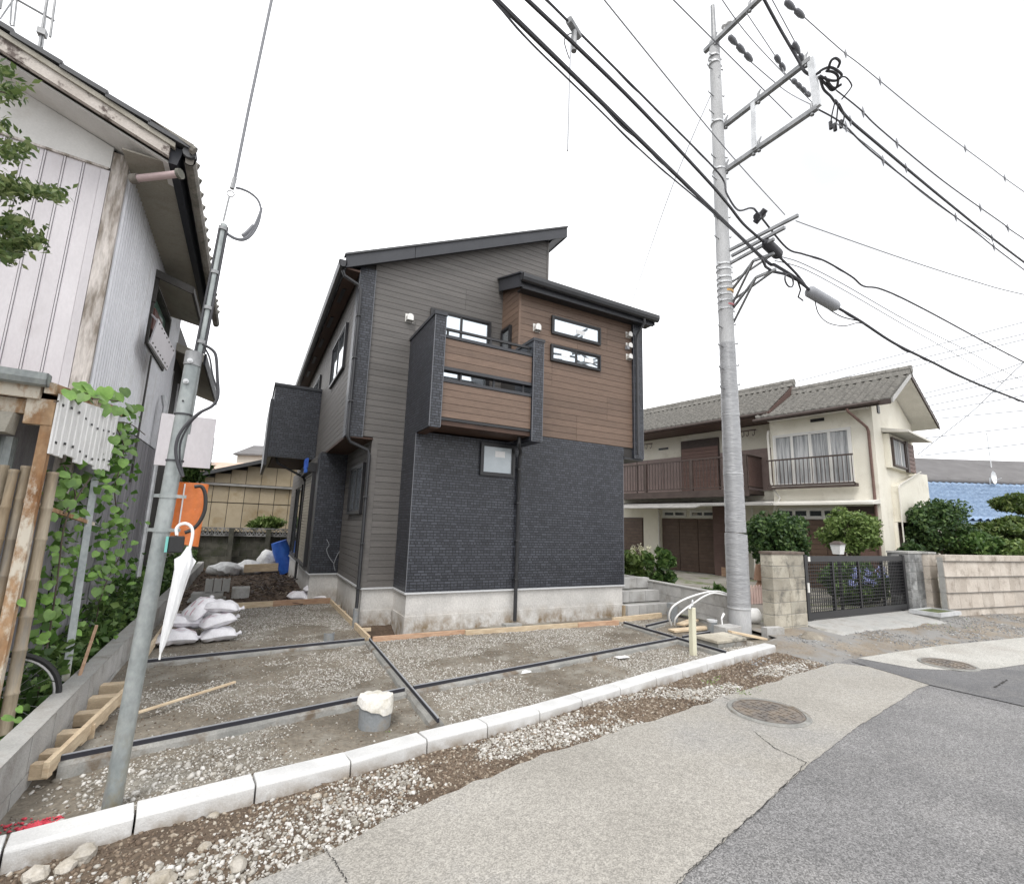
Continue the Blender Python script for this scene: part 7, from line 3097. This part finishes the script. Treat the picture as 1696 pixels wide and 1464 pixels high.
# form board with spacer blocks along the low wall
a = at_z(82, 1276, .08)
b = at_z(216, 1108, .10)
plank('form_board', 'slanting lumber form board by the low block wall, in front of the steel pole', (-.885, 4.02, .10), (-.70, 5.72, .13), .032, .085)
plank('form_board', 'lumber form board farther back along the low block wall towards the white bags', (-.80, 6.75, .12), (-.84, 9.5, .12), .03, .09)
for i, y in enumerate((4.08, 4.24, 4.55, 4.92, 5.28, 5.62)):
    x1 = -.885+(y-4.02)*.11-.02
    o = plank('spacer_block', ('first', 'second', 'third', 'fourth', 'fifth', 'sixth')[i]+' lumber spacer from the kerb, between the low block wall and the slanting board', (-.962, y, .085), (x1+.03, y-.02, .085), .09 if i else .05, .085, 'lumber', 'wood block', group='spacers along the low wall')
o = plank('stake', 'thin reddish wooden stake leaning on the low block wall', at_x(122, 1148, -1.03), at_x(160, 1036, -1.10), .022, .022, 'lumber_red', 'stake')
o = plank('stake', 'small wooden peg behind the slanting form board', (-.80, 4.62, .0), (-.80, 4.62, .13), .03, .03, 'lumber', 'peg', (1, 0, 0))

# riser pipe with a bag over it, near the kerb
bx = at_z(620, 1200, .04)
pr = thing('drain_pipe', 'grey plastic riser pipe near the kerb with a white bag pulled over its mouth', 'drain pipe', (bx.x, bx.y, 0))
mb = MB()
mb.tube([(bx.x, bx.y, -.05), (bx.x, bx.y, .19)], .122, 24)
mb.build('pipe', MT['pvc'], pr, smooth=True)
mb = MB()
mb.tube([(bx.x, bx.y, .175), (bx.x, bx.y, .20)], .124, 24)
mb.build('collar', MT['pvc'], pr, smooth=True)
V = []
F = []
r_ = random.Random(8)
nr, ns = 7, 28
for i in range(nr+1):
    t = i/nr
    for k in range(ns):
        a = 2*math.pi*k/ns
        rr = .131*min(1, t*1.35)
        z = .262-.012*t+.010*math.cos(a*2+1)*t+.006*math.sin(9*a+4*t)*t+r_.uniform(-.004, .004)
        if t > .74:
            z -= (t-.74)*(.22+.25*max(0, math.cos(a+.9))**3)
            rr = .137+.005*math.sin(5*a)
        V.append((bx.x+rr*math.cos(a), bx.y+rr*math.sin(a), z))
for i in range(nr):
    for k in range(ns):
        k2 = (k+1) % ns
        F.append((i*ns+k, i*ns+k2, (i+1)*ns+k2, (i+1)*ns+k))
mb = MB()
mb.add(V, F)
MT['bag_white'] = mat('bag_white', (.55, .52, .44), (.78, .77, .75), scale=7, rough=.55, bump=.012, bscale=20)
mb.build('bag', MT['bag_white'], pr, smooth=True)
p2_ = at_z(545, 1062, .05)
mb = MB()
n = 14
V = []
for z in (-.03, .15):
    for rr in (.052, .046):
        for k in range(n+1):
            a = math.pi*(1.0+k/n)+.2
            V.append((p2_.x+rr*math.cos(a)*1.3, p2_.y+.05+rr*math.sin(a)*1.3, z))
m_ = n+1
F = []
for k in range(n):
    F += [(k, k+1, 2*m_+k+1, 2*m_+k), (m_+k+1, m_+k, 3*m_+k, 3*m_+k+1), (2*m_+k, 2*m_+k+1, 3*m_+k+1, 3*m_+k)]
mb.add(V, F)
o = mb.build('pipe_offcut', MT['pvc'], None, smooth=True)
tag(o, 'grey plastic half-pipe standing in the gravel behind the back strip', 'pipe')


# sandbags: pillow shapes
def sandbag(c, L_, W_, H_, rz, tilt, label, group, seed, stripe=True, m='sandbag'):
    c = Vector(c)
    r = random.Random(seed)
    nu, nv = 16, 10
    V = []
    F = []
    ph = [r.uniform(0, 6.28) for _ in range(8)]
    top = {}
    for s_ in (1, -1):
        for i in range(nu+1):
            for j in range(nv+1):
                u = -1+2*i/nu
                v = -1+2*j/nv
                e = max(0, (1-abs(u)**3.2))*max(0, (1-abs(v)**3.0))
                h = e**.55
                wr = 1-.10*abs(u)**2*abs(v)
                x = u*L_/2*(1-.05*v*v)
                y = v*W_/2*(1-.09*(1-u*u)*0-.06*u*u)
                z = s_*h*H_/2*(1 if s_ > 0 else .75)+(.010*math.sin(5*u+ph[0])*math.sin(4*v+ph[1])+.008*math.sin(9*u+ph[2]+3*v))*h
                z += -.05*H_*u*u+.04*math.sin(2.2*u+ph[3])*H_
                if (i in (0, nu) or j in (0, nv)) and s_ < 0:
                    pass
                V.append((x, y, z))
    w = nv+1
    o_ = (nu+1)*w
    for i in range(nu):
        for j in range(nv):
            F.append((i*w+j, (i+1)*w+j, (i+1)*w+j+1, i*w+j+1))
            F.append((o_+i*w+j+1, o_+(i+1)*w+j+1, o_+(i+1)*w+j, o_+i*w+j))
    t = thing('sandbag', label, 'sandbag', c, 0, group)
    M3 = Matrix.Rotation(rz, 4, 'Z') @ Matrix.Rotation(tilt, 4, 'Y')
    mb = MB()
    mb.add([M3 @ Vector(v) for v in V], F)
    mb.build('sack', MT[m], t, smooth=True, local=True)
    if stripe:
        mb = MB()
        for yy in (-.16, .10):
            pts = []
            for i in range(1, nu):
                u = -1+2*i/nu
                v = yy/(W_/2)*W_*1.0
                e = (1-abs(u)**3.2)*(1-abs(v)**3.0)
                z = e**.55*H_/2-.05*H_*u*u+.04*math.sin(2.2*u+ph[3])*H_+.010*math.sin(5*u+ph[0])*math.sin(4*v+ph[1])*e**.55+.003
                pts.append((u*L_/2, yy*W_, z))
            V2 = [(p[0], p[1]-.006, p[2]) for p in pts]+[(p[0], p[1]+.006, p[2]) for p in pts]
            k = len(pts)
            mb.add([M3 @ Vector(v) for v in V2], [(i, i+1, k+i+1, k+i) for i in range(k-1)])
        mb.build('stripe', MT['pink'], t, local=True)
    mb = MB()                                      # gathered neck
    e = M3 @ Vector((L_/2-.01, 0, -.02))
    e2 = M3 @ Vector((L_/2+.055, .02, .0))
    mb.tube([e, e.lerp(e2, .5), e2], [.03, .014, .03], 7)
    mb.build('neck', MT[m], t, smooth=True, local=True)
    return t


SBG = 'sandbags heaped by the left bay'
sandbag((-.60, 7.34, .125), .44, .32, .19, .10, .0, 'white sandbag at the bottom left of the big heap, behind the umbrella tip', SBG, 1)
sandbag((-.17, 7.40, .12), .40, .30, .17, .15, .0, 'white sandbag at the bottom right of the big heap', SBG, 2, False)
sandbag((-.56, 7.55, .28), .42, .32, .17, .4, .10, 'white sandbag lying second from the ground on the left of the big heap', SBG, 3)
sandbag((-.20, 7.46, .275), .40, .30, .17, .35, -.14, 'white sandbag in the middle of the right column of the big heap', SBG, 4)
sandbag((-.43, 7.55, .42), .40, .28, .18, .9, -.5, 'white sandbag tipped upright in the middle of the big heap with a pink stripe', SBG, 5)
sandbag((-.18, 7.56, .43), .42, .30, .16, -.1, .08, 'white sandbag on top of the right column of the big heap', SBG, 6, False)
sandbag((-.38, 7.85, .22), .42, .30, .20, .3, .0, 'white sandbag at the back of the big heap under the others', SBG, 7, False)
sandbag((1.02, 10.12, .15), .44, .32, .20, .2, .1, 'white sandbag at the lower left of the small heap by the foundation', SBG, 11)
sandbag((1.28, 10.02, .16), .40, .30, .18, -.1, .0, 'white sandbag at the lower right of the small heap by the foundation', SBG, 12)
sandbag((1.27, 10.06, .32), .42, .32, .17, .1, -.1, 'white sandbag on top of the small heap by the foundation', SBG, 13, False)
# grey hollow blocks
bl = thing('hollow_block', 'grey hollow concrete block standing on end behind the big heap of bags', 'concrete block', (-.38, 10.6, .1))
for k in range(3):
    x = -.55+k*.135
    y = 10.6
    q = thing('hollow_block', ('left', 'middle', 'right')[k]+'most of three grey hollow concrete blocks standing on end behind the heap of bags', 'concrete block', (x+.06, y, .22), 0, 'hollow blocks behind the bags')
    mb = MB()
    mb.box(x, x+.03, y, y+.2, .22, .45)
    mb.box(x+.09, x+.12, y, y+.2, .22, .45)
    mb.box(x+.03, x+.09, y+.01, y+.035, .23, .44)
    mb.box(x+.03, x+.09, y+.165, y+.19, .23, .44)
    mb.build('block', MT['conc'], q)
bpy.data.objects.remove(bl)
mb = MB()
mb.box(-.78, -.20, 10.45, 10.85, .02, .11)
mb.box(-.74, -.25, 10.5, 10.85, .11, .215)
o = mb.build('concrete_slab', MT['conc'])
tag(o, 'low grey concrete slab stack under the three hollow blocks', 'concrete slab')
mb = MB()
mb.box(-.12, .18, 10.75, 11.0, .04, .27)
o = mb.build('concrete_slab', MT['block'], bevel=.008)
tag(o, 'pale grey concrete block leaning right of the three hollow blocks', 'concrete block')
# things at the back of the side yard
MT['bag_crumple'] = mat('bag_crumple', (.52, .52, .52), (.74, .74, .73), scale=8, rough=.5, bump=.05, bscale=7)
rock('rubbish_bag', 'crumpled white rubbish bag lying leftmost on the soil before the dark rear wall', (-.42, 14.9, .22), .30, 1.25, .8, .62, 'bag_crumple', 31, 'bag')
rock('rubbish_bag', 'second crumpled white bag, half behind the pale board', (.12, 15.2, .22), .30, 1.2, .8, .65, 'bag_crumple', 32, 'bag')
rock('rubbish_bag', 'big pale bag stuffed full next to the blue tarp', (.72, 15.5, .36), .36, 1.0, .8, .95, 'bag_crumple', 33, 'bag')
plank('plank', 'pale wide board lying across the bags before the dark rear wall', (.05, 14.55, .28), (.85, 14.65, .30), .03, .20)
mb = MB()
mb.tube([at_y(a, b, 15.0) for a, b in ((462, 897), (466, 912), (474, 932), (480, 944))], [.20, .22, .24, .26], 12)
o = mb.build('blue_tarp', MT['blue'], None, smooth=True)
tag(o, 'rolled bright blue tarp standing against the far corner of the dark house', 'tarp')
# heap of splintered wood and roots
r_ = random.Random(19)
mb = MB()
for k in range(160):
    x = r_.gauss(.85, .28)
    y = r_.gauss(11.9, .9)
    z = float(lot_h(np.array([x]), np.array([y]))[0])+r_.uniform(0, .06)
    a = r_.uniform(0, 6.28)
    L_ = r_.uniform(.06, .22)
    mb.bar((x, y, z), (x+math.cos(a)*L_, y+math.sin(a)*L_, z+r_.uniform(-.02, .06)), r_.uniform(.01, .025), r_.uniform(.008, .02))
mb.build('wood_debris', MT['dark_wood'], None, kind='stuff')

# right end of the lot: post, hoses, stubs, drain box
po = thing('tap_post', 'cream plastic post with a small tap on top, standing in the right bay', 'post', (5.2, 4.63, .0))
mb = MB()
mb.box(5.165, 5.235, 4.60, 4.67, -.05, .62)
mb.build('post', MT['cream_post'], po, bevel=.006)
mb = MB()
mb.tube([(5.185, 4.62, .62), (5.17, 4.6, .66), (5.10, 4.57, .655), (5.07, 4.56, .62)], .014, 8)
mb.tube([(5.17, 4.6, .66), (5.17, 4.6, .70), (5.20, 4.62, .71)], .012, 8)
mb.build('tap', MT['galv_lt'], po, smooth=True)
for i, (pts, lab) in enumerate(((((1112, 1035), (1108, 1020), (1114, 1005), (1132, 993), (1160, 983), (1185, 979), (1203, 983), (1212, 990)), 'outer one of two white flexible conduits arching from the ground to the big pole'),
                               (((1117, 1034), (1120, 1022), (1135, 1008), (1150, 998), (1165, 988), (1182, 982), (1204, 986)), 'inner one of two white flexible conduits arching from the ground to the big pole'))):
    ys = np.linspace(5.95, 5.55, len(pts))
    mb = MB()
    mb.tube(sm([at_y(a, b, float(y)) for (a, b), y in zip(pts, ys)]), .014, 8)
    o = mb.build('flexible_conduit', MT['white_plastic'], None, smooth=True)
    tag(o, lab, 'hose', 'white conduits by the big pole')
db = thing('drain_box', 'square concrete drain box with a flat lid between the kerb and the big pole', 'drain box', (6.05, 4.9, 0))
mb = MB()
mb.box(5.78, 6.38, 4.72, 5.12, -.05, .10)
mb.build('box', MT['conc_new'], db)
mb = MB()
mb.box(5.76, 6.36, 4.71, 5.10, .102, .15)
mb.build('lid', MT['block_old'], db, bevel=.01)
mb = MB()
mb.box(6.42, 6.78, 5.1, 5.32, -.05, .20)
o = mb.build('concrete_block', MT['block'], None, bevel=.006)
tag(o, 'grey concrete block between the drain box and the big pole base', 'concrete block')
p = at_z(1180, 1046, .05)
sb = thing('pipe_stub', 'short grey plastic pipe stub with a white cap in front of the ribbed wall', 'pipe', (p.x, p.y, 0))
mb = MB()
mb.tube([(p.x, p.y, -.05), (p.x, p.y, .20)], .075, 16)
mb.build('pipe', MT['pvc'], sb, smooth=True)
mb = MB()
mb.tube([(p.x, p.y, .201), (p.x, p.y, .23)], .08, 16)
mb.build('cap', MT['flashing'], sb, smooth=True)
mb = MB()
mb.tube([at_y(1197, 1040, 5.3), at_y(1195, 1024, 5.3), at_y(1199, 1016, 5.3)], [.012, .012, .02], 8)
o = mb.build('marker_peg', MT['white_plastic'], None, smooth=True)
tag(o, 'small white plastic peg standing beside the pipe stub', 'peg')
mb = MB()
mb.box(6.56, 6.70, 6.28, 6.40, .0, .36)
o = mb.build('small_post', MT['pvc'], None, bevel=.005)
tag(o, 'small dark grey stub post where the white conduits rise', 'post')
mb = MB()
mb.box(6.0, 6.05, 6.93-.06, 6.93-.02, .05, .26)
o = mb.build('wooden_peg', MT['bamboo'])
tag(o, 'brown wooden peg against the foundation at the right corner', 'peg')
# white drainage pipe end beside the pillar
wp = thing('pipe_end', 'white plastic pipe lying on its side with a dark mouth, left of the yellowish pillar', 'pipe', (7.6, 5.6, .1))
mb = MB()
mb.tube([(7.42, 5.62, .23), (7.72, 5.50, .23)], .125, 20)
mb.build('pipe', MT['white_plastic'], wp, smooth=True)
mb = MB()
mb.tube([(7.712, 5.503, .23), (7.725, 5.498, .23)], .105, 20)
mb.build('mouth', MT['black'], wp)
mb = MB()
mb.box(4.10, 4.27, 4.78, 4.86, .062, .068)
o = mb.build('paper_scrap', MT['paper'])
tag(o, 'small white card lying on the soil of the right bay', 'paper')
mb = MB()
mb.hull8([(2.72, 4.72, .055), (2.86, 4.74, .055), (2.86, 4.80, .06), (2.74, 4.80, .06)], [(2.74, 4.725, .075), (2.84, 4.745, .07), (2.84, 4.79, .085), (2.75, 4.79, .08)])
o = mb.build('paper_scrap', MT['paper'])
tag(o, 'crumpled white scrap lying against the long concrete strip', 'paper')
# folding chair, stool and crate by the cream house door
ch = thing('garden_chair', 'dark folding chair standing before the brown shutters of the cream house', 'chair', (11.9, 13.6, .1))
mb = MB()
for dx in (0, .42):
    mb.tube([(11.9+dx, 13.5, .1), (12.0+dx, 13.8, .85)], .014, 6)
    mb.tube([(11.9+dx, 13.85, .1), (11.95+dx, 13.5, .5)], .014, 6)
mb.build('leg', MT['black'], ch)
mb = MB()
mb.box(11.9, 12.34, 13.45, 13.85, .5, .53)
mb.build('seat', MT['black'], ch)
mb = MB()
mb.box(11.98, 12.42, 13.76, 13.79, .62, .85)
mb.build('backrest', MT['black'], ch)
pk_ = C2+GX*.7+EY*4.55
mb = MB()
mb.box(pk_.x-.22, pk_.x+.2, pk_.y-.1, pk_.y+.3, .1, .40)
o = mb.build('wooden_crate', MT['lumber_red'])
tag(o, 'orange-brown wooden crate on the ground left of the big pole, by the shutters', 'crate')
mb = MB()
for k in range(16):
    a = pk_+GX*-.35+EY*-.35
    mb.box(a.x-.2, a.x+.2, a.y-.02, a.y+.3, .3+k*.07, .3+k*.07+.055)
mb.box(a.x-.22, a.x-.2, a.y-.02, a.y+.3, .1, 1.45)
mb.box(a.x+.2, a.x+.22, a.y-.02, a.y+.3, .1, 1.45)
o = mb.build('outdoor_unit', MT['soffit_old'])
tag(o, 'pale louvred air-conditioner unit just left of the big pole', 'air conditioner')
# low pink picket edging behind the pillar
pe_ = thing('picket_edging', 'low pinkish picket edging behind the yellowish pillar', 'fence', (9.8, 6.9, .1))
for k in range(14):
    mb = MB()
    x = 9.25+k*.09
    mb.prism([(x, 6.9, .12), (x+.06, 6.9, .12), (x+.06, 6.9, .46), (x+.03, 6.9, .51), (x, 6.9, .46)], (0, .02, 0))
    mb.build('picket', mat('picket', (.50, .36, .32), (.6, .45, .40), rough=.8) if k == 0 else bpy.data.materials['picket'], pe_)
mb = MB()
mb.box(9.2, 10.5, 6.921, 6.94, .25, .30)
mb.build('rail', bpy.data.materials['picket'], pe_)
mb = MB()
mb.tube([(10.45, 7.2, .1), (10.45, 7.2, .25), (10.45, 7.2, .30), (10.45, 7.2, .85)], [.16, .22, .26, .02], 12)
mb.tube([(10.45, 7.2, .55), (10.45, 7.2, .9)], [.24, .18], 12)
o = mb.build('garden_pot', mat('terracotta', (.35, .20, .13), (.46, .28, .19), rough=.85), None, smooth=True)
tag(o, 'terracotta garden pot half hidden behind the yellowish pillar', 'pot')

# ================================================================== REAR WALL, TAN BUILDING, FAR ROOFS
rw = thing('rear_wall', 'dark stained block wall with a lattice top course at the back of the side yard', 'wall', (.2, 17.3, 0))
block_row(rw, (-1.6, 17.25, 0), (1.35, 17.25, 0), .0, 5, .39, .20, .12, 'block_mossy', True, 21)
for k in range(8):
    x = -1.58+k*.37
    mb = MB()
    z = 1.005
    mb.box(x, x+.03, 17.14, 17.25, z, z+.25)
    mb.box(x+.03, x+.365, 17.14, 17.25, z, z+.025)
    mb.box(x+.03, x+.365, 17.14, 17.25, z+.225, z+.25)
    for s_ in (-1, 1):
        for j in range(3):
            c = Vector((x+.085+j*.11, 17.20, z+.125))
            mb.bar(c+Vector((-.052, 0, -.1*s_)), c+Vector((.052, 0, .1*s_)), .022, .09, (0, 1, 0))
    mb.build('lattice_block', MT['block_dark'], rw)
for x in (-1.45, -.45, .55):
    mb = MB()
    mb.box(x, x+.13, 16.98, 17.13, -.1, 1.24)
    mb.build('pier', MT['block_mossy'], rw)
MT['tan'] = mat('tan_sheet', (.39, .32, .215), (.46, .385, .27), scale=2, rough=.6, fine=.06, vary=.05, dirt=(.30, .22, .11), dscale=1.5, dlo=.52, dhi=.72)
tb = thing('tan_shed', 'tan sheet-metal building with a dark pitched roof behind the rear wall', 'shed', (-.5, 18.6, 0))
mb = MB()
mb.prism([(-3.0, 18.75, -.2), (2.6, 18.75, -.2), (2.6, 18.75, 3.9), (2.0, 18.75, 3.95), (-3.0, 18.75, 2.3)], (0, 5, 0))
mb.build('wall', MT['dark_old'], tb)
for k in range(12):
    x = -2.95+k*.46
    mb = MB()
    mb.box(x+.008, x+.45, 18.71, 18.748, 1.1, 2.02)
    mb.build('sheet_panel', MT['tan'], tb)
    mb = MB()
    mb.box(x+.008, x+.45, 18.71, 18.748, 2.05, 2.58)
    mb.build('sheet_panel', MT['tan'], tb)
    zt = min(3.85, 2.3+(x+.2+3.0)*.33)
    if zt > 2.75:
        mb = MB()
        mb.box(x+.008, x+.45, 18.71, 18.748, 2.68, zt)
        mb.build('sheet_panel', MT['tan'], tb)
mb = MB()
mb.box(-3.0, 2.6, 18.60, 18.74, 2.59, 2.66)
mb.build('ledge', MT['zinc'], tb)
mb = MB()
mb.prism([(-3.2, 18.4, 2.28), (2.1, 18.4, 4.03), (2.1, 18.4, 4.14), (-3.2, 18.4, 2.42)], (0, 5.6, 0))
mb.prism([(2.1, 18.4, 4.03), (3.4, 18.4, 3.4), (3.4, 18.4, 3.54), (2.1, 18.4, 4.14)], (0, 5.6, 0))
mb.build('roof', MT['roof_dark'], tb)
b1 = px_c(440, 866, 17.6)
bush('weedy_bush', 'small feathery green bush growing over the dark rear wall', 'bush', (b1[0], b1[1], b1[2]), (.62, .3, .22), 1500, .05, 'leaf_lite', 81, 60, ground=1.05, trunk=False, elong=4, shell=.15)
b1 = px_c(312, 782, 12.5)
bush('weedy_bush', 'tuft of weeds behind the orange guard at the old house corner', 'bush', b1, (.5, .3, .25), 700, .07, 'leaf_mid', 83, 12, ground=1.0, trunk=False, elong=3)


def gable_house(name, label, px0, px1, py_eave, py_ridge, D, depth, mw_, mr_, base_py=None, ridge_t=.5):
    """plain far house between two sight lines at distance D along the view"""
    fwd = Vector((_F.x, _F.y, 0)).normalized()
    a = at_plane(px0, py_eave, fwd, D)
    b = at_plane(px1, py_eave, fwd, D)
    top = at_plane((px0+px1)/2, py_ridge, fwd, D+depth/2).z
    d = (b-a)
    d.z = 0
    L_ = d.length
    t = thing(name, label, 'house', (a.x, a.y, 0), math.atan2(d.y, d.x))
    ze = (a.z+b.z)/2
    mb = MB()
    mb.box(.2, L_-.2, .3, depth-.3, -.5, ze)
    mb.build('wall', mw_, t, local=True)
    mb = MB()
    mb.prism([(0, 0, ze), (0, depth/2, top), (0, depth, ze), (0, depth, ze-.12), (0, 0, ze-.12)], (L_, 0, 0))
    mb.build('roof', mr_, t, local=True)
    return t, L_, ze, top


MT['far_grey'] = mat('far_grey_roof', (.105, .10, .10), (.145, .14, .14), scale=1, rough=.8, fine=.1)
MT['far_blue'] = mat('far_blue', (.16, .24, .37), (.26, .36, .50), scale=5, rough=.45, fine=.15, fscale=12)
MT['far_wall'] = mat('far_wall', (.45, .42, .37), (.52, .49, .44), scale=1, rough=.9)
# long grey roof and blue tiled roof at the right
t, L_, ze, top = gable_house('grey_roof_house', 'long low house with a plain grey roof beyond the blue tiled one', 1500, 1990, 803, 766, 34, 9, MT['far_wall'], MT['far_grey'])
for k in range(10):
    mb = MB()
    mb.box(2.0+k*1.5, 2.25+k*1.5, .55, .75, ze+.12, ze+.30)
    mb.build('snow_guard', MT['dark_wood'], t, local=True)
p = at_plane(1640, 760, Vector((_F.x, _F.y, 0)).normalized(), 37)
antenna('tv_antenna', 'television aerial standing on the grey roof at far right', (p.x, p.y, ze+1.0), 3.2, .9, s=2.2, blen=1.3)
t2, L2, ze2, top2 = gable_house('blue_roof_house', 'low house with a bright blue tiled roof behind the garden shrubs', 1535, 1960, 868, 806, 23, 8, MT['far_wall'], MT['far_blue'])
uu = Vector((L2, 0, 0))
vv = Vector((0, 4.0, top2-ze2))
nn_ = uu.cross(vv).normalized()
V = []
F = []
nu, nv, res = 34, 9, 6
us = np.linspace(0, 1, nu*res+1)
rows = []
for r_i in range(nv):
    rows += [(r_i/nv, .12), ((r_i+1)/nv+.0004, .02)]
for tt, h in rows:
    for i, s_ in enumerate(us):
        V.append((Vector((0, 0, ze2))+uu*float(s_)+vv*tt+nn_*(h+.07*math.cos(2*math.pi*(i % res)/res)))[:])
w = len(us)
for r_i in range(len(rows)-1):
    for i in range(w-1):
        F.append((r_i*w+i, r_i*w+i+1, (r_i+1)*w+i+1, (r_i+1)*w+i))
np_mesh('roof_tiles', V, F, MT['far_blue'], t2, False, 'stuff')
mb = MB()
mb.tube([(0, 4.0, top2+.1), (L2, 4.0, top2+.1)], .14, 8)
mb.build('ridge', MT['far_grey'], t2, local=True)
dh = thing('satellite_dish', 'small white satellite dish on the ridge of the blue tiled roof', 'satellite dish', at_plane(1643, 800, Vector((_F.x, _F.y, 0)).normalized(), 26.5))
mb = MB()
V = [(0, -.02, .3)]
for i in range(1, 5):
    for k in range(16):
        a = 2*math.pi*k/16
        r = .36*i/4
        V.append((r*math.cos(a), -.02-.10*(i/4)**2, .3+r*math.sin(a)))
F = [(0, 1+k, 1+(k+1) % 16) for k in range(16)]
for i in range(3):
    for k in range(16):
        F.append((1+i*16+k, 1+(i+1)*16+k, 1+(i+1)*16+(k+1) % 16, 1+i*16+(k+1) % 16))
mb.add(V, F)
mb.build('dish', MT['white_plastic'], dh, local=True, smooth=True)
mb = MB()
mb.tube([(0, .05, .3), (0, .1, -.35)], .03, 6)
mb.tube([(0, -.03, .1), (.05, -.4, .25)], .015, 5)
mb.build('mount', MT['galv_lt'], dh, local=True)
# far roofs peeping over the tan shed on the left
gable_house('far_house', 'far house with a green-grey roof peeping over the tan shed', 386, 470, 752, 738, 40, 6, MT['far_wall'], MT['far_grey'])
gable_house('far_house', 'far low house with a pale reddish roof left of the tan shed gable', 300, 400, 778, 765, 34, 6, MT['far_wall'], mat('far_red', (.45, .33, .26), (.52, .39, .31), rough=.9))
# thin far mast at the left
p = at_plane(345, 790, Vector((_F.x, _F.y, 0)).normalized(), 36)
mb = MB()
mb.tube([(p.x, p.y, 0), (p.x, p.y, at_plane(348, 725, Vector((_F.x, _F.y, 0)).normalized(), 36).z)], .07, 6)
zz = p.z
for k in range(7):
    mb.bar((p.x-.3, p.y, zz+k*.35), (p.x+.3, p.y, zz+k*.35), .04, .04)
o = mb.build('far_mast', MT['cable_grey'])
tag(o, 'thin far mast with rungs rising between the old house and the tan shed', 'mast')

# weeds along the gate apron, the pillar foot and the road seam
r_ = np.random.default_rng(91)
P = []
for (px, py, sx_, sy_, n_, hh) in ((1228, 1146, 10, 3, 16, .02), (1255, 1142, 6, 3, 8, .02), (1240, 1040, 5, 3, 40, .12), (1390, 1030, 60, 4, 120, .04), (1180, 1130, 10, 4, 20, .03), (1560, 1040, 30, 4, 60, .05), (1050, 990, 10, 4, 40, .08), (640, 1215, 8, 4, 2, .01)):
    for k in range(n_):
        p = at_z(px+r_.normal(0, sx_), py+r_.normal(0, sy_), .03)
        P.append((p.x, p.y, p.z+r_.random()*hh))
V, F = leaves(np.array(P), .010, 92, 4.0)
np_mesh('weeds', V, F, MT['leaf_lite'], None, False, 'stuff')
